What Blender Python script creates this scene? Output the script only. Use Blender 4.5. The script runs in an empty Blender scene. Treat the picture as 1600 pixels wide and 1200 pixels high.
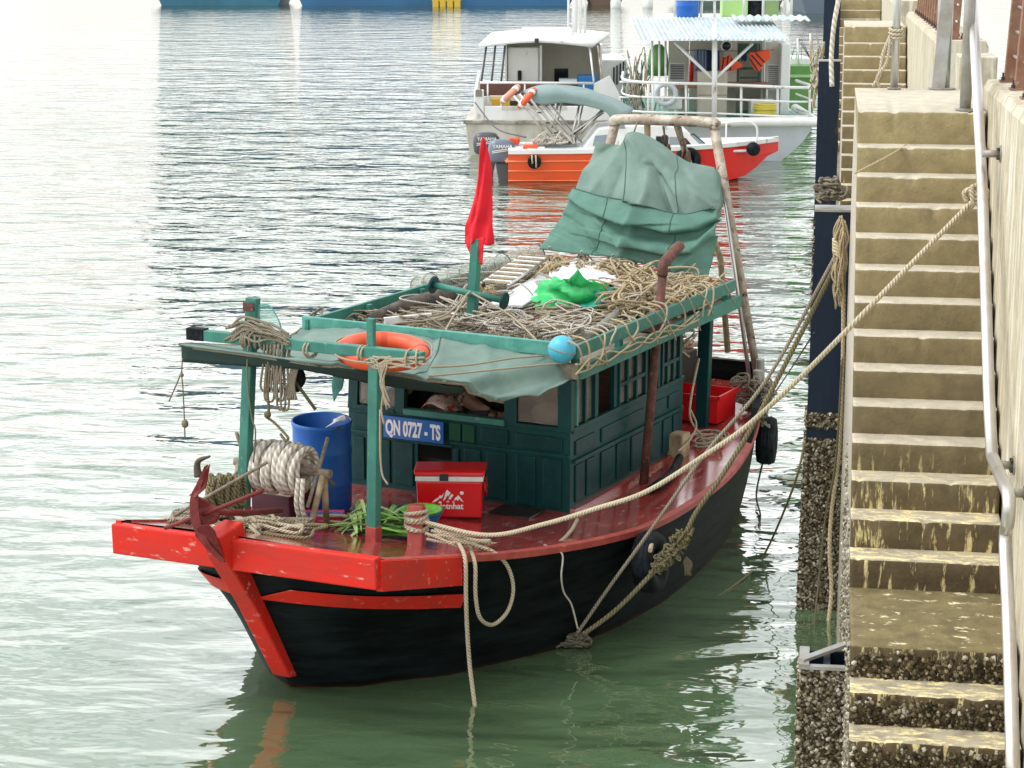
import bpy, bmesh, math, random
from mathutils import Vector, Matrix, noise, Quaternion
R = random.Random(7)
PI = math.pi
sc = bpy.context.scene
COL = sc.collection

# ------------------------------------------------------------------ camera
FPX, HOR, VPX, CAMH = 3200.0, -83.0, 1300.0, 5.7
PITCH = math.atan((600 - HOR) / FPX)
YAW = math.atan((VPX - 800) / ((600 - HOR) * math.sin(PITCH) + FPX * math.cos(PITCH)))
cd = bpy.data.cameras.new('camera')
cd.sensor_width = 36.0
cd.lens = FPX / 1600 * 36.0
cd.clip_start, cd.clip_end = 0.1, 5000
cam = bpy.data.objects.new('camera', cd)
COL.objects.link(cam)
cam.location = (0, 0, CAMH)
cam.rotation_euler = (PI / 2 - PITCH, 0, YAW)
sc.camera = cam

# ------------------------------------------------------------------ light
SUN_EL, SUN_AZ = math.radians(58), math.radians(-105)      # azimuth from +Y towards +X
w = bpy.data.worlds.new('World')
sc.world = w
w.use_nodes = True
nt = w.node_tree
bg = nt.nodes['Background']
sky = nt.nodes.new('ShaderNodeTexSky')
sky.sky_type = 'NISHITA'
sky.sun_disc = False
sky.sun_elevation = SUN_EL
sky.sun_rotation = SUN_AZ
sky.air_density = 2.5
sky.dust_density = 1.0
sky.ozone_density = 2.5
hs = nt.nodes.new('ShaderNodeHueSaturation')
hs.inputs['Saturation'].default_value = 0.14
nt.links.new(sky.outputs[0], hs.inputs['Color'])
tcw = nt.nodes.new('ShaderNodeTexCoord')
mpw = nt.nodes.new('ShaderNodeMapping'); mpw.inputs['Scale'].default_value = (1.0, 1.0, 2.6)
nt.links.new(tcw.outputs['Generated'], mpw.inputs['Vector'])
cld = nt.nodes.new('ShaderNodeTexNoise'); cld.inputs['Scale'].default_value = 3.4; cld.inputs['Detail'].default_value = 5
nt.links.new(mpw.outputs[0], cld.inputs['Vector'])
cr_w = nt.nodes.new('ShaderNodeMapRange'); cr_w.inputs['From Min'].default_value = 0.38; cr_w.inputs['From Max'].default_value = 0.62
cr_w.inputs['To Min'].default_value = 0.66; cr_w.inputs['To Max'].default_value = 1.22
nt.links.new(cld.outputs['Fac'], cr_w.inputs['Value'])
mulw = nt.nodes.new('ShaderNodeMix'); mulw.data_type = 'RGBA'; mulw.blend_type = 'MULTIPLY'; mulw.inputs['Factor'].default_value = 1.0
nt.links.new(hs.outputs[0], mulw.inputs['A']); nt.links.new(cr_w.outputs[0], mulw.inputs['B'])
nt.links.new(mulw.outputs['Result'], bg.inputs['Color'])
bg.inputs['Strength'].default_value = 0.15
sd = bpy.data.lights.new('sun', 'SUN')
sd.energy = 0.7
sd.angle = math.radians(20)
sd.color = (1.0, 0.98, 0.95)
sun = bpy.data.objects.new('sun', sd)
COL.objects.link(sun)
sdir = Vector((math.sin(SUN_AZ) * math.cos(SUN_EL), math.cos(SUN_AZ) * math.cos(SUN_EL), math.sin(SUN_EL)))
sun.rotation_euler = sdir.to_track_quat('Z', 'Y').to_euler()
sun.location = sdir * 50
sc.view_settings.view_transform = 'Standard'
sc.view_settings.look = 'None'
sc.view_settings.exposure = 1.06
sc.view_settings.gamma = 1.0

# ------------------------------------------------------------------ frames and surveying helpers
BOAT_H = math.radians(27.0) - YAW
M_WORLD = Matrix.Identity(4)
M_BOAT = Matrix.Translation((-4.03, 14.84, 0)) @ Matrix(((math.sin(BOAT_H), math.cos(BOAT_H), 0, 0),
        (math.cos(BOAT_H), -math.sin(BOAT_H), 0, 0), (0, 0, 1, 0), (0, 0, 0, 1)))
# boat axes: x aft, y to port, z up is left-handed in that order, so geometry is kept in a right-handed
# frame (x aft, y to starboard = -port); bp() converts.
M_BOAT = M_BOAT @ Matrix.Diagonal((1, -1, 1, 1))
M_FAR = Matrix.Rotation(YAW, 4, 'Z')
RC = Matrix.Rotation(YAW, 3, 'Z') @ Matrix.Rotation(PI / 2 - PITCH, 3, 'X')
CP = Vector((0, 0, CAMH))
def ray(px, py): return RC @ Vector((px - 800, 600 - py, -FPX))
def sight(frame, axis, v, px, py):
    inv = frame.inverted()
    o = inv @ CP
    d = inv.to_3x3() @ ray(px, py)
    t = (v - o[axis]) / d[axis]
    return o + d * t
def bx(px, py, x): return sight(M_BOAT, 0, x, px, py)          # boat frame, station x
def by(px, py, y): return sight(M_BOAT, 1, -y, px, py)         # boat frame, y to port given
def bz(px, py, z): return sight(M_BOAT, 2, z, px, py)
def qx(px, py, x): return sight(M_WORLD, 0, x, px, py)
def qz(px, py, z): return sight(M_WORLD, 2, z, px, py)
def qy(px, py, y): return sight(M_WORLD, 1, y, px, py)
def fd(px, py, d): return sight(M_FAR, 1, d, px, py)           # far frame, distance d
def bp(x, y, z): return Vector((x, -y, z))                     # boat: aft, port, up
def W(v, frame=None): return (frame or M_BOAT) @ Vector(v)

RCT = RC.transposed()
def see(v, frame):
    q = RCT @ (frame @ v - CP)
    return 800 - FPX * q.x / q.z, 600 + FPX * q.y / q.z
def crease(rows, lines, frame, axis):
    """press folds into a cloth: each fold is a polyline (as surveyed), depth, width in the same units, kind r(idge) or s(tep)"""
    out = []
    for r_ in rows:
        o_ = []
        for p in r_:
            X, Y = see(p, frame); h = 0
            for (pts, amp, wd, kind) in lines:
                best = None
                for (a, b) in zip(pts, pts[1:]):
                    dx, dy = b[0] - a[0], b[1] - a[1]; L2 = dx * dx + dy * dy
                    t = max(0, min(1, ((X - a[0]) * dx + (Y - a[1]) * dy) / L2))
                    ex, ey = X - a[0] - t * dx, Y - a[1] - t * dy; d = math.hypot(ex, ey)
                    if best is None or d < best[0]: best = (d, 1 if dx * ey - dy * ex > 0 else -1)
                d, sg = best
                if kind == 'r': h += amp * math.exp(-(d / wd) ** 1.3)
                else: h += amp * sg * math.tanh(d / wd * 2) * math.exp(-d / (wd * 5))
            o_.append(p + axis * h)
        out.append(o_)
    return out

# ------------------------------------------------------------------ materials
MATS = {}
def mat(name, col, rough=0.6, metal=0.0, col2=None, nscale=6.0, amount=0.5, contrast=0.25, bump=0.0, bscale=40.0,
        spec=0.5, col3=None, n3=18.0, a3=0.35, stretch=(1, 1, 1), alpha=1.0, trans=0.0, rough2=None, coat=0.0):
    if name in MATS: return MATS[name]
    m = bpy.data.materials.new(name)
    m.use_nodes = True
    n, l = m.node_tree.nodes, m.node_tree.links
    b = n['Principled BSDF']
    b.inputs['Base Color'].default_value = (*col, 1)
    b.inputs['Roughness'].default_value = rough
    b.inputs['Metallic'].default_value = metal
    b.inputs['Specular IOR Level'].default_value = spec
    b.inputs['Alpha'].default_value = alpha
    b.inputs['Transmission Weight'].default_value = trans
    b.inputs['Coat Weight'].default_value = coat
    b.inputs['Coat Roughness'].default_value = 0.12
    tc = n.new('ShaderNodeTexCoord')
    mp = n.new('ShaderNodeMapping')
    mp.inputs['Scale'].default_value = stretch
    l.new(tc.outputs['Object'], mp.inputs['Vector'])
    last = None
    def layer(prev, base, c2, scale, amt, con, det=6):
        t = n.new('ShaderNodeTexNoise')
        t.inputs['Scale'].default_value = scale
        t.inputs['Detail'].default_value = det
        t.inputs['Roughness'].default_value = 0.65
        l.new(mp.outputs[0], t.inputs['Vector'])
        r = n.new('ShaderNodeMapRange')
        c = 1 - amt
        lo = 0.5 + (c - 0.5) * 0.5
        r.inputs['From Min'].default_value = lo - con * 0.5
        r.inputs['From Max'].default_value = lo + con * 0.5
        l.new(t.outputs['Fac'], r.inputs['Value'])
        mx = n.new('ShaderNodeMix')
        mx.data_type = 'RGBA'
        l.new(r.outputs[0], mx.inputs['Factor'])
        if prev is None: mx.inputs['A'].default_value = (*base, 1)
        else: l.new(prev, mx.inputs['A'])
        mx.inputs['B'].default_value = (*c2, 1)
        return mx.outputs['Result'], r.outputs[0]
    if col2 is not None:
        last, f = layer(None, col, col2, nscale, amount, contrast)
        if rough2 is not None:
            rm = n.new('ShaderNodeMapRange')
            rm.inputs['To Min'].default_value = rough
            rm.inputs['To Max'].default_value = rough2
            l.new(f, rm.inputs['Value'])
            l.new(rm.outputs[0], b.inputs['Roughness'])
    if col3 is not None:
        last, _ = layer(last, col, col3, n3, a3, 0.08, 10)
    if last is not None: l.new(last, b.inputs['Base Color'])
    if bump > 0:
        t = n.new('ShaderNodeTexNoise')
        t.inputs['Scale'].default_value = bscale
        t.inputs['Detail'].default_value = 5
        l.new(mp.outputs[0], t.inputs['Vector'])
        bm_ = n.new('ShaderNodeBump')
        bm_.inputs['Strength'].default_value = bump
        bm_.inputs['Distance'].default_value = 0.02
        l.new(t.outputs['Fac'], bm_.inputs['Height'])
        l.new(bm_.outputs[0], b.inputs['Normal'])
    MATS[name] = m
    return m

def rope_mat(name, col, dark, twist=1.0):
    if name in MATS: return MATS[name]
    m = mat(name, col, 0.9, spec=0.2)
    n, l = m.node_tree.nodes, m.node_tree.links
    b = n['Principled BSDF']
    uv = n.new('ShaderNodeTexCoord')
    wv = n.new('ShaderNodeTexWave')
    wv.wave_type = 'BANDS'
    wv.bands_direction = 'DIAGONAL'
    wv.inputs['Scale'].default_value = twist * 2.4
    wv.inputs['Distortion'].default_value = 0.6
    l.new(uv.outputs['UV'], wv.inputs['Vector'])
    ns = n.new('ShaderNodeTexNoise')
    ns.inputs['Scale'].default_value = 3.0
    ns.inputs['Detail'].default_value = 5
    l.new(uv.outputs['Object'], ns.inputs['Vector'])
    mx = n.new('ShaderNodeMix'); mx.data_type = 'RGBA'
    mx.inputs['A'].default_value = (*dark, 1)
    mx.inputs['B'].default_value = (*col, 1)
    l.new(wv.outputs['Fac'], mx.inputs['Factor'])
    mx2 = n.new('ShaderNodeMix'); mx2.data_type = 'RGBA'
    rr = n.new('ShaderNodeMapRange')
    rr.inputs['From Min'].default_value = 0.45; rr.inputs['From Max'].default_value = 0.75
    rr.inputs['To Max'].default_value = 0.6
    l.new(ns.outputs['Fac'], rr.inputs['Value'])
    l.new(rr.outputs[0], mx2.inputs['Factor'])
    l.new(mx.outputs['Result'], mx2.inputs['A'])
    mx2.inputs['B'].default_value = (*dark, 1)
    l.new(mx2.outputs['Result'], b.inputs['Base Color'])
    bp_ = n.new('ShaderNodeBump')
    bp_.inputs['Strength'].default_value = 0.8
    bp_.inputs['Distance'].default_value = 0.01
    l.new(wv.outputs['Fac'], bp_.inputs['Height'])
    l.new(bp_.outputs[0], b.inputs['Normal'])
    return m

hull_black = mat('hull black paint', (0.003, 0.0045, 0.005), 0.5, spec=0.07, col2=(0.009, 0.015, 0.016), nscale=3, amount=0.45, bump=0.25, bscale=5, stretch=(0.6, 0.6, 3), col3=(0.03, 0.034, 0.03), n3=30, a3=0.10)
def stripe_hull(m):
    n, l = m.node_tree.nodes, m.node_tree.links
    b = n['Principled BSDF']
    old = b.inputs['Base Color'].links[0].from_socket
    tc = n.new('ShaderNodeTexCoord'); sp = n.new('ShaderNodeSeparateXYZ')
    l.new(tc.outputs['Object'], sp.inputs[0])
    ns = n.new('ShaderNodeTexNoise'); ns.inputs['Scale'].default_value = 7
    l.new(tc.outputs['Object'], ns.inputs['Vector'])
    ad = n.new('ShaderNodeMath'); ad.operation = 'MULTIPLY_ADD'
    ad.inputs[1].default_value = 0.05; l.new(ns.outputs['Fac'], ad.inputs[0]); l.new(sp.outputs['Z'], ad.inputs[2])
    r = n.new('ShaderNodeMapRange')
    r.inputs['From Min'].default_value = 0.66; r.inputs['From Max'].default_value = 0.63      # object origin sits at keel
    l.new(ad.outputs[0], r.inputs['Value'])
    mx = n.new('ShaderNodeMix'); mx.data_type = 'RGBA'
    l.new(r.outputs[0], mx.inputs['Factor']); l.new(old, mx.inputs['A'])
    mx.inputs['B'].default_value = (0.035, 0.012, 0.010, 1)
    wv = n.new('ShaderNodeTexWave'); wv.wave_type = 'BANDS'; wv.bands_direction = 'Z'; wv.inputs['Scale'].default_value = 2.2; wv.inputs['Distortion'].default_value = 0.8
    wv.inputs['Detail Scale'].default_value = 0.6
    l.new(tc.outputs['Object'], wv.inputs['Vector'])
    rs = n.new('ShaderNodeMapRange'); rs.inputs['From Min'].default_value = 0.0; rs.inputs['From Max'].default_value = 0.06; l.new(wv.outputs['Fac'], rs.inputs['Value'])
    bq = n.new('ShaderNodeBump'); bq.inputs['Strength'].default_value = 0.18; bq.inputs['Distance'].default_value = 0.02
    l.new(rs.outputs[0], bq.inputs['Height']); l.new(b.inputs['Normal'].links[0].from_socket, bq.inputs['Normal']); l.new(bq.outputs[0], b.inputs['Normal'])
    l.new(mx.outputs['Result'], b.inputs['Base Color'])
stripe_hull(hull_black)
red_paint = mat('red boat paint', (0.66, 0.018, 0.008), 0.45, spec=.22, col2=(0.5, 0.03, 0.02), nscale=4, amount=0.5, col3=(0.62, 0.30, 0.24), n3=15, a3=0.21, bump=0.2, bscale=14, stretch=(1, .3, 1))
faded_red = mat('faded red paint', (0.45, 0.085, 0.065), 0.5, col2=(0.33, 0.05, 0.045), nscale=7, amount=0.5, col3=(0.6, 0.4, 0.35), n3=25, a3=0.15, bump=0.15)
deck_red = mat('wet red deck', (0.40, 0.06, 0.05), 0.30, col2=(0.25, 0.024, 0.022), nscale=2.2, amount=0.5, contrast=0.3, rough2=0.08, spec=.8, coat=0.9, col3=(0.46, 0.22, 0.2), n3=9, a3=0.28, bump=0.12, bscale=6, stretch=(0.6, 1.6, 1))
anchor_red = mat('rusty red oxide paint', (0.13, 0.014, 0.013), 0.55, spec=.3, col2=(0.2, 0.03, 0.027), nscale=10, amount=0.4, bump=0.25, bscale=60)
teal_light = mat('light teal paint', (0.05, 0.215, 0.165), 0.5, spec=.35, col2=(0.032, 0.16, 0.125), nscale=6, amount=0.5, col3=(0.25, 0.33, 0.28), n3=16, a3=0.16, bump=0.12, stretch=(1, 1, 0.5))
teal_pale = mat('chalky teal paint', (0.11, 0.36, 0.29), 0.6, col2=(0.06, 0.26, 0.21), nscale=8, amount=0.5, col3=(0.06, 0.22, 0.2), n3=20, a3=0.2)
cabin_teal = mat('dark teal cabin paint', (0.004, 0.060, 0.058), 0.42, spec=0.25, col2=(0.003, 0.043, 0.043), nscale=5, amount=0.5, col3=(0.03, 0.13, 0.115), n3=26, a3=0.17, bump=0.12, bscale=20, stretch=(1, 1, 0.4))
cabin_dark = mat('deep teal panel paint', (0.003, 0.038, 0.040), 0.42, spec=0.25, col2=(0.005, 0.056, 0.054), nscale=9, amount=0.35, bump=0.12, bscale=20)
cabin_green = mat('fresh green panel paint', (0.006, 0.07, 0.036), 0.45, spec=.3)
window_glass = mat('dusty window glass', (0.2, 0.19, 0.16), 0.25, alpha=0.55, col2=(0.32, 0.29, 0.24), nscale=5, amount=0.5)
dark_inside = mat('dark cabin interior', (0.03, 0.022, 0.016), 0.8)
wood_brown = mat('brown wood', (0.16, 0.075, 0.04), 0.7, col2=(0.09, 0.045, 0.026), nscale=5, stretch=(1, 1, 6))
wood_grey = mat('weathered grey wood', (0.30, 0.25, 0.19), 0.85, col2=(0.16, 0.13, 0.10), nscale=8, stretch=(6, 1, 1), bump=0.3)
wood_pale = mat('pale driftwood', (0.42, 0.33, 0.2), 0.85, col2=(0.2, 0.15, 0.09), nscale=7, bump=0.3)
plate_blue = mat('blue enamel plate', (0.01, 0.12, 0.42), 0.35)
letter_white = mat('white lettering', (0.85, 0.86, 0.85), 0.5)
rust = mat('rusty steel pipe', (0.17, 0.065, 0.045), 0.75, metal=0.2, col2=(0.08, 0.035, 0.03), nscale=7, col3=(0.3, 0.15, 0.09), n3=20, a3=0.25, bump=0.3, bscale=50)
bare_pipe = mat('weathered galvanised pipe', (0.32, 0.25, 0.19), 0.6, metal=0.25, col2=(0.55, 0.5, 0.42), nscale=8, amount=0.4, col3=(0.09, 0.055, 0.04), n3=9, a3=0.3, bump=0.2)
steel = mat('stainless steel tube', (0.62, 0.61, 0.59), 0.32, metal=0.85, col2=(0.5, 0.42, 0.36), nscale=3, amount=0.25, stretch=(1, 1, 0.3))
galv = mat('dull galvanised steel', (0.42, 0.43, 0.42), 0.5, metal=0.5, col2=(0.3, 0.27, 0.22), nscale=4)
rubber = mat('black tyre rubber', (0.004, 0.005, 0.006), 0.6, spec=.12, col2=(0.018, 0.024, 0.03), nscale=8, bump=0.3)
tarp_grey = mat('grey green canvas', (0.175, 0.25, 0.215), 0.75, spec=.25, col2=(0.135, 0.205, 0.175), nscale=3, amount=0.5, bump=0.15, bscale=25)
tarp_green = mat('green canvas', (0.105, 0.215, 0.170), 0.75, spec=.25, col2=(0.08, 0.175, 0.138), nscale=4, amount=0.5, bump=0.2, bscale=22)
drum_blue = mat('blue plastic drum', (0.004, 0.105, 0.46), 0.4, col2=(0.012, 0.13, 0.46), nscale=5, col3=(0.03, 0.05, 0.09), n3=5, a3=0.2, stretch=(1, 1, 2.5))
cooler_red = mat('red cooler plastic', (0.72, 0.006, 0.008), 0.28, col2=(0.66, 0.008, 0.01), nscale=10)
white_plastic = mat('white plastic', (0.80, 0.80, 0.78), 0.4, col2=(0.7, 0.7, 0.66), nscale=8)
dark_plastic = mat('dark plastic latch', (0.03, 0.03, 0.035), 0.4)
basin_blue = mat('blue plastic basin', (0.01, 0.16, 0.42), 0.35)
basin_green = mat('lime green plastic basin', (0.22, 0.62, 0.06), 0.35)
tray_pink = mat('pink plastic tray', (0.78, 0.03, 0.18), 0.4)
tray_lilac = mat('lilac plastic lining', (0.32, 0.25, 0.62), 0.4)
leaf_green = mat('fresh green leaf blade', (0.14, 0.34, 0.06), 0.5, col2=(0.28, 0.46, 0.12), nscale=14, amount=0.45)
leaf_pale = mat('pale leaf stem', (0.42, 0.55, 0.22), 0.5)
ring_orange = mat('orange lifebuoy', (0.80, 0.10, 0.02), 0.45, col2=(0.66, 0.09, 0.03), nscale=5, col3=(0.7, 0.35, 0.25), n3=16, a3=0.12)
ball_blue = mat('light blue float', (0.07, 0.42, 0.58), 0.4)
flag_red = mat('red flag cloth', (0.75, 0.003, 0.018), 0.7, col2=(0.62, 0.003, 0.016), nscale=5)
sheet_green = mat('bright green plastic sheet', (0.03, 0.50, 0.14), 0.4)
sheet_teal = mat('teal plastic sheet', (0.02, 0.33, 0.24), 0.4)
sheet_white = mat('white plastic sack', (0.78, 0.76, 0.78), 0.55, bump=0.2)
net_mat = mat('translucent green netting', (0.2, 0.5, 0.42), 0.8, alpha=0.4)
box_maroon = mat('maroon hatch paint', (0.05, 0.012, 0.022), 0.4, col2=(0.07, 0.02, 0.03), nscale=6)
hatch_top = mat('white worn hatch lid', (0.6, 0.56, 0.5), 0.55, col2=(0.45, 0.38, 0.33), nscale=8)
crate_red = mat('red fish crate plastic', (0.66, 0.008, 0.012), 0.4)
rope_cream = rope_mat('cream rope', (0.66, 0.58, 0.44), (0.40, 0.33, 0.22), 0.9)
rope_white = rope_mat('white three strand rope', (0.80, 0.76, 0.69), (0.5, 0.44, 0.36), 0.6)
rope_grey = rope_mat('weathered grey rope', (0.40, 0.35, 0.27), (0.2, 0.17, 0.12), 0.9)
rope_olive = rope_mat('mossy olive rope', (0.30, 0.26, 0.15), (0.13, 0.115, 0.06), 0.9)
rope_straw = rope_mat('straw coloured net rope', (0.70, 0.58, 0.38), (0.46, 0.36, 0.21), 0.7)
wire_dark = mat('dark wire', (0.06, 0.06, 0.06), 0.6)
white_boat = mat('white boat paint', (0.76, 0.77, 0.76), 0.42, col2=(0.66, 0.66, 0.63), nscale=0.9, amount=0.45, col3=(0.36, 0.28, 0.19), n3=2.6, a3=0.2, stretch=(1, 1, .4))
grey_hull = mat('pale grey hull paint', (0.62, 0.66, 0.72), 0.42, col2=(0.54, 0.57, 0.62), nscale=1.0, col3=(0.4, 0.34, 0.26), n3=5, a3=0.1)
dirty_white = mat('stained white hull', (0.56, 0.54, 0.48), 0.55, col2=(0.33, 0.29, 0.22), nscale=1.5, amount=0.42, stretch=(1, 1, 0.5))
roof_sheet = mat('zinc roofing sheet', (0.60, 0.66, 0.68), 0.4, metal=0.3, col2=(0.45, 0.52, 0.55), nscale=1.0, stretch=(4, 1, 1))
speed_orange = mat('orange fibreglass', (0.80, 0.085, 0.012), 0.35, col2=(0.7, 0.09, 0.02), nscale=2, col3=(0.45, 0.05, 0.02), n3=5, a3=0.15)
speed_red = mat('red bow fibreglass', (0.66, 0.02, 0.012), 0.35)
motor_grey = mat('slate outboard cowling', (0.13, 0.16, 0.21), 0.32, col2=(0.16, 0.2, 0.26), nscale=2)
motor_dark = mat('charcoal outboard cowling', (0.07, 0.075, 0.085), 0.35)
bimini = mat('pale teal bimini canvas', (0.22, 0.30, 0.29), 0.7, col2=(0.18, 0.25, 0.245), nscale=2)
tint_glass = mat('dark tinted glass', (0.02, 0.03, 0.035), 0.08)
pale_glass = mat('pale window glass', (0.25, 0.3, 0.34), 0.1)
bulwark_brown = mat('brown bulwark boards', (0.17, 0.07, 0.05), 0.6, col2=(0.12, 0.05, 0.04), nscale=4, stretch=(1, 1, 5))
cream_wall = mat('cream cabin wall', (0.66, 0.64, 0.56), 0.55, col2=(0.56, 0.53, 0.45), nscale=1.5)
yellow_mat = mat('yellow hose', (0.70, 0.60, 0.10), 0.5)
deck_green = mat('green boat deck', (0.05, 0.28, 0.2), 0.5)
olive_green = mat('olive green boat paint', (0.10, 0.26, 0.06), 0.45, col2=(0.07, 0.2, 0.045), nscale=2)
lime_box = mat('lime painted locker', (0.36, 0.6, 0.2), 0.45)
cloth_navy = mat('navy cloth', (0.03, 0.05, 0.12), 0.9)
cloth_blue = mat('grey blue towel', (0.16, 0.2, 0.3), 0.9)
vest_orange = mat('orange vest fabric', (0.85, 0.10, 0.03), 0.7)
vest_band = mat('dark vest strap', (0.03, 0.02, 0.03), 0.8)
beige_board = mat('beige canvas board', (0.50, 0.46, 0.38), 0.8, col2=(0.42, 0.38, 0.31), nscale=2)
pile_navy = mat('blue black pile paint', (0.005, 0.012, 0.026), 0.42, spec=.25, col2=(0.009, 0.02, 0.042), nscale=2, col3=(0.075, 0.04, 0.026), n3=9, a3=0.24, bump=0.1, stretch=(1, 1, 0.35))
barnacle = mat('grey barnacle shell', (0.34, 0.30, 0.23), 0.9, col2=(0.11, 0.095, 0.065), nscale=14, amount=0.5, contrast=0.15, col3=(0.62, 0.58, 0.5), n3=32, a3=0.3, bump=0.5)
barnacle_dark = mat('dark mussel crust', (0.065, 0.05, 0.032), 0.9, col2=(0.17, 0.14, 0.08), nscale=20, amount=0.45, contrast=0.15, col3=(0.5, 0.46, 0.36), n3=40, a3=0.22, bump=0.5)
def shell_mat(name, stops):
    m = mat(name, (.3, .3, .3), 0.9, bump=0.6, bscale=90, spec=.2)
    n, l = m.node_tree.nodes, m.node_tree.links
    g = n.new('ShaderNodeNewGeometry'); r = n.new('ShaderNodeValToRGB')
    e = r.color_ramp.elements
    while len(e) < len(stops): e.new(0.5)
    for k, (p, c) in enumerate(stops): e[k].position = p; e[k].color = (*c, 1)
    l.new(g.outputs['Random Per Island'], r.inputs[0]); l.new(r.outputs[0], n['Principled BSDF'].inputs['Base Color'])
    return m
barnacle = shell_mat('mixed barnacle shells', [(0, (.07, .055, .035)), (.3, (.17, .145, .10)), (.65, (.28, .25, .185)), (.88, (.42, .38, .31)), (1, (.60, .56, .48))])
barnacle_dark = shell_mat('dark mussel shells', [(0, (.02, .015, .008)), (.5, (.055, .042, .022)), (.8, (.13, .10, .05)), (.95, (.24, .19, .11)), (1, (.45, .40, .3))])
brown_post = mat('brown painted steel', (0.20, 0.085, 0.05), 0.7, col2=(0.26, 0.15, 0.09), nscale=8, amount=0.5, col3=(0.32, 0.24, 0.18), n3=20, a3=0.2)
skin_m = mat('skin', (0.20, 0.10, 0.065), 0.55)
cloth_black = mat('black cotton', (0.012, 0.012, 0.013), 0.9)
hair_m = mat('black hair', (0.012, 0.010, 0.009), 0.7)
blanket = mat('patterned blanket', (0.55, 0.42, 0.36), 0.9, col2=(0.45, 0.05, 0.04), nscale=14, amount=0.4, contrast=0.06)
bedding = mat('pale bedding', (0.50, 0.46, 0.40), 0.9)

# concrete with height-bound weathering ---------------------------------------------------------
def concrete(name, dry, wet, moss, zlo, zhi, streak=False, mossamt=0.55, mstretch=(1, 1, 1), pale=(0.62, 0.57, 0.44)):
    m = bpy.data.materials.new(name); m.use_nodes = True
    n, l = m.node_tree.nodes, m.node_tree.links
    b = n['Principled BSDF']; b.inputs['Roughness'].default_value = 0.85
    geo = n.new('ShaderNodeNewGeometry'); sp = n.new('ShaderNodeSeparateXYZ')
    l.new(geo.outputs['Position'], sp.inputs[0])
    def nz(scale, det=6, stretch=(1, 1, 1), rough=0.65):
        mp = n.new('ShaderNodeMapping'); mp.inputs['Scale'].default_value = stretch
        l.new(geo.outputs['Position'], mp.inputs['Vector'])
        t = n.new('ShaderNodeTexNoise'); t.inputs['Scale'].default_value = scale; t.inputs['Detail'].default_value = det
        t.inputs['Roughness'].default_value = rough
        l.new(mp.outputs[0], t.inputs['Vector']); return t.outputs['Fac']
    def rng(v, a, c, to=(0, 1)):
        r = n.new('ShaderNodeMapRange'); r.inputs['From Min'].default_value = a; r.inputs['From Max'].default_value = c
        r.inputs['To Min'].default_value, r.inputs['To Max'].default_value = to
        l.new(v, r.inputs['Value']); return r.outputs[0]
    def mix(f, a, c):
        x = n.new('ShaderNodeMix'); x.data_type = 'RGBA'; l.new(f, x.inputs['Factor'])
        for s, k in ((a, 'A'), (c, 'B')):
            if isinstance(s, tuple): x.inputs[k].default_value = (*s, 1)
            else: l.new(s, x.inputs[k])
        return x.outputs['Result']
    def mul(a, c):
        x = n.new('ShaderNodeMath'); x.operation = 'MULTIPLY'; x.use_clamp = True
        l.new(a, x.inputs[0]); l.new(c, x.inputs[1]); return x.outputs[0]
    big, mid, fine = nz(1.6), nz(7.0), nz(45.0, 8)
    c = mix(rng(mid, 0.35, 0.7), dry, tuple(v * 0.68 for v in dry))
    c = mix(rng(nz(2.6, 7, (1, 1, 1.6), .75), 0.54, 0.68, (0, .5)), c, (dry[0] * .52, dry[1] * .56, dry[2] * .55))
    c = mix(rng(nz(3.3, 7, (1.3, 1, 1), .7), 0.60, 0.72, (0, .6)), c, tuple(min(1, v * 1.35) for v in dry))
    c = mix(rng(fine, 0.62, 0.75), c, tuple(v * 0.45 for v in dry))
    if streak:
        st = nz(5.0, 5, (1.6, 1.6, 0.16))
        c = mix(rng(st, 0.47, 0.68), c, pale)
        st2 = nz(9.0, 4, (1.4, 1.4, 0.1))
        c = mix(rng(st2, 0.56, 0.72, (0, 0.8)), c, tuple(v * 0.42 for v in dry))
    h = n.new('ShaderNodeMath'); h.operation = 'MULTIPLY_ADD'; h.inputs[1].default_value = 0.5
    l.new(big, h.inputs[0]); l.new(sp.outputs['Z'], h.inputs[2])
    wetf = rng(h.outputs[0], zhi, zlo)
    c = mix(wetf, c, mix(rng(mid, 0.4, 0.65), wet, tuple(v * 0.6 for v in wet)))
    mossz = rng(h.outputs[0], zlo + 0.65, zlo + 0.35)
    c = mix(mul(mossz, rng(nz(11.0, 8, mstretch), 0.60 - mossamt * 0.3, 0.66 - mossamt * 0.25)), c, mix(rng(fine, 0.4, 0.6), moss, tuple(min(1, v * 1.6) for v in moss)))
    l.new(c, b.inputs['Base Color'])
    bm_ = n.new('ShaderNodeBump'); bm_.inputs['Strength'].default_value = 0.5; bm_.inputs['Distance'].default_value = 0.015
    ad = n.new('ShaderNodeMath'); ad.operation = 'ADD'; l.new(mid, ad.inputs[0]); l.new(fine, ad.inputs[1])
    l.new(ad.outputs[0], bm_.inputs['Height']); l.new(bm_.outputs[0], b.inputs['Normal'])
    MATS[name] = m
    return m
riser_m = concrete('brown stained riser concrete', (0.36, 0.29, 0.145), (0.095, 0.066, 0.03), (0.42, 0.35, 0.17), 2.35, 4.75, mossamt=0.13, mstretch=(2.2, 1, .35))
tread_m = concrete('pale worn tread concrete', (0.60, 0.54, 0.42), (0.42, 0.37, 0.26), (0.56, 0.47, 0.25), 2.3, 3.4, mossamt=0.36, mstretch=(.6, 1.6, 1))
side_m = concrete('pale stair side concrete', (0.56, 0.50, 0.40), (0.30, 0.27, 0.21), (0.3, 0.27, 0.2), 1.9, 3.2, mossamt=0.6)
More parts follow.
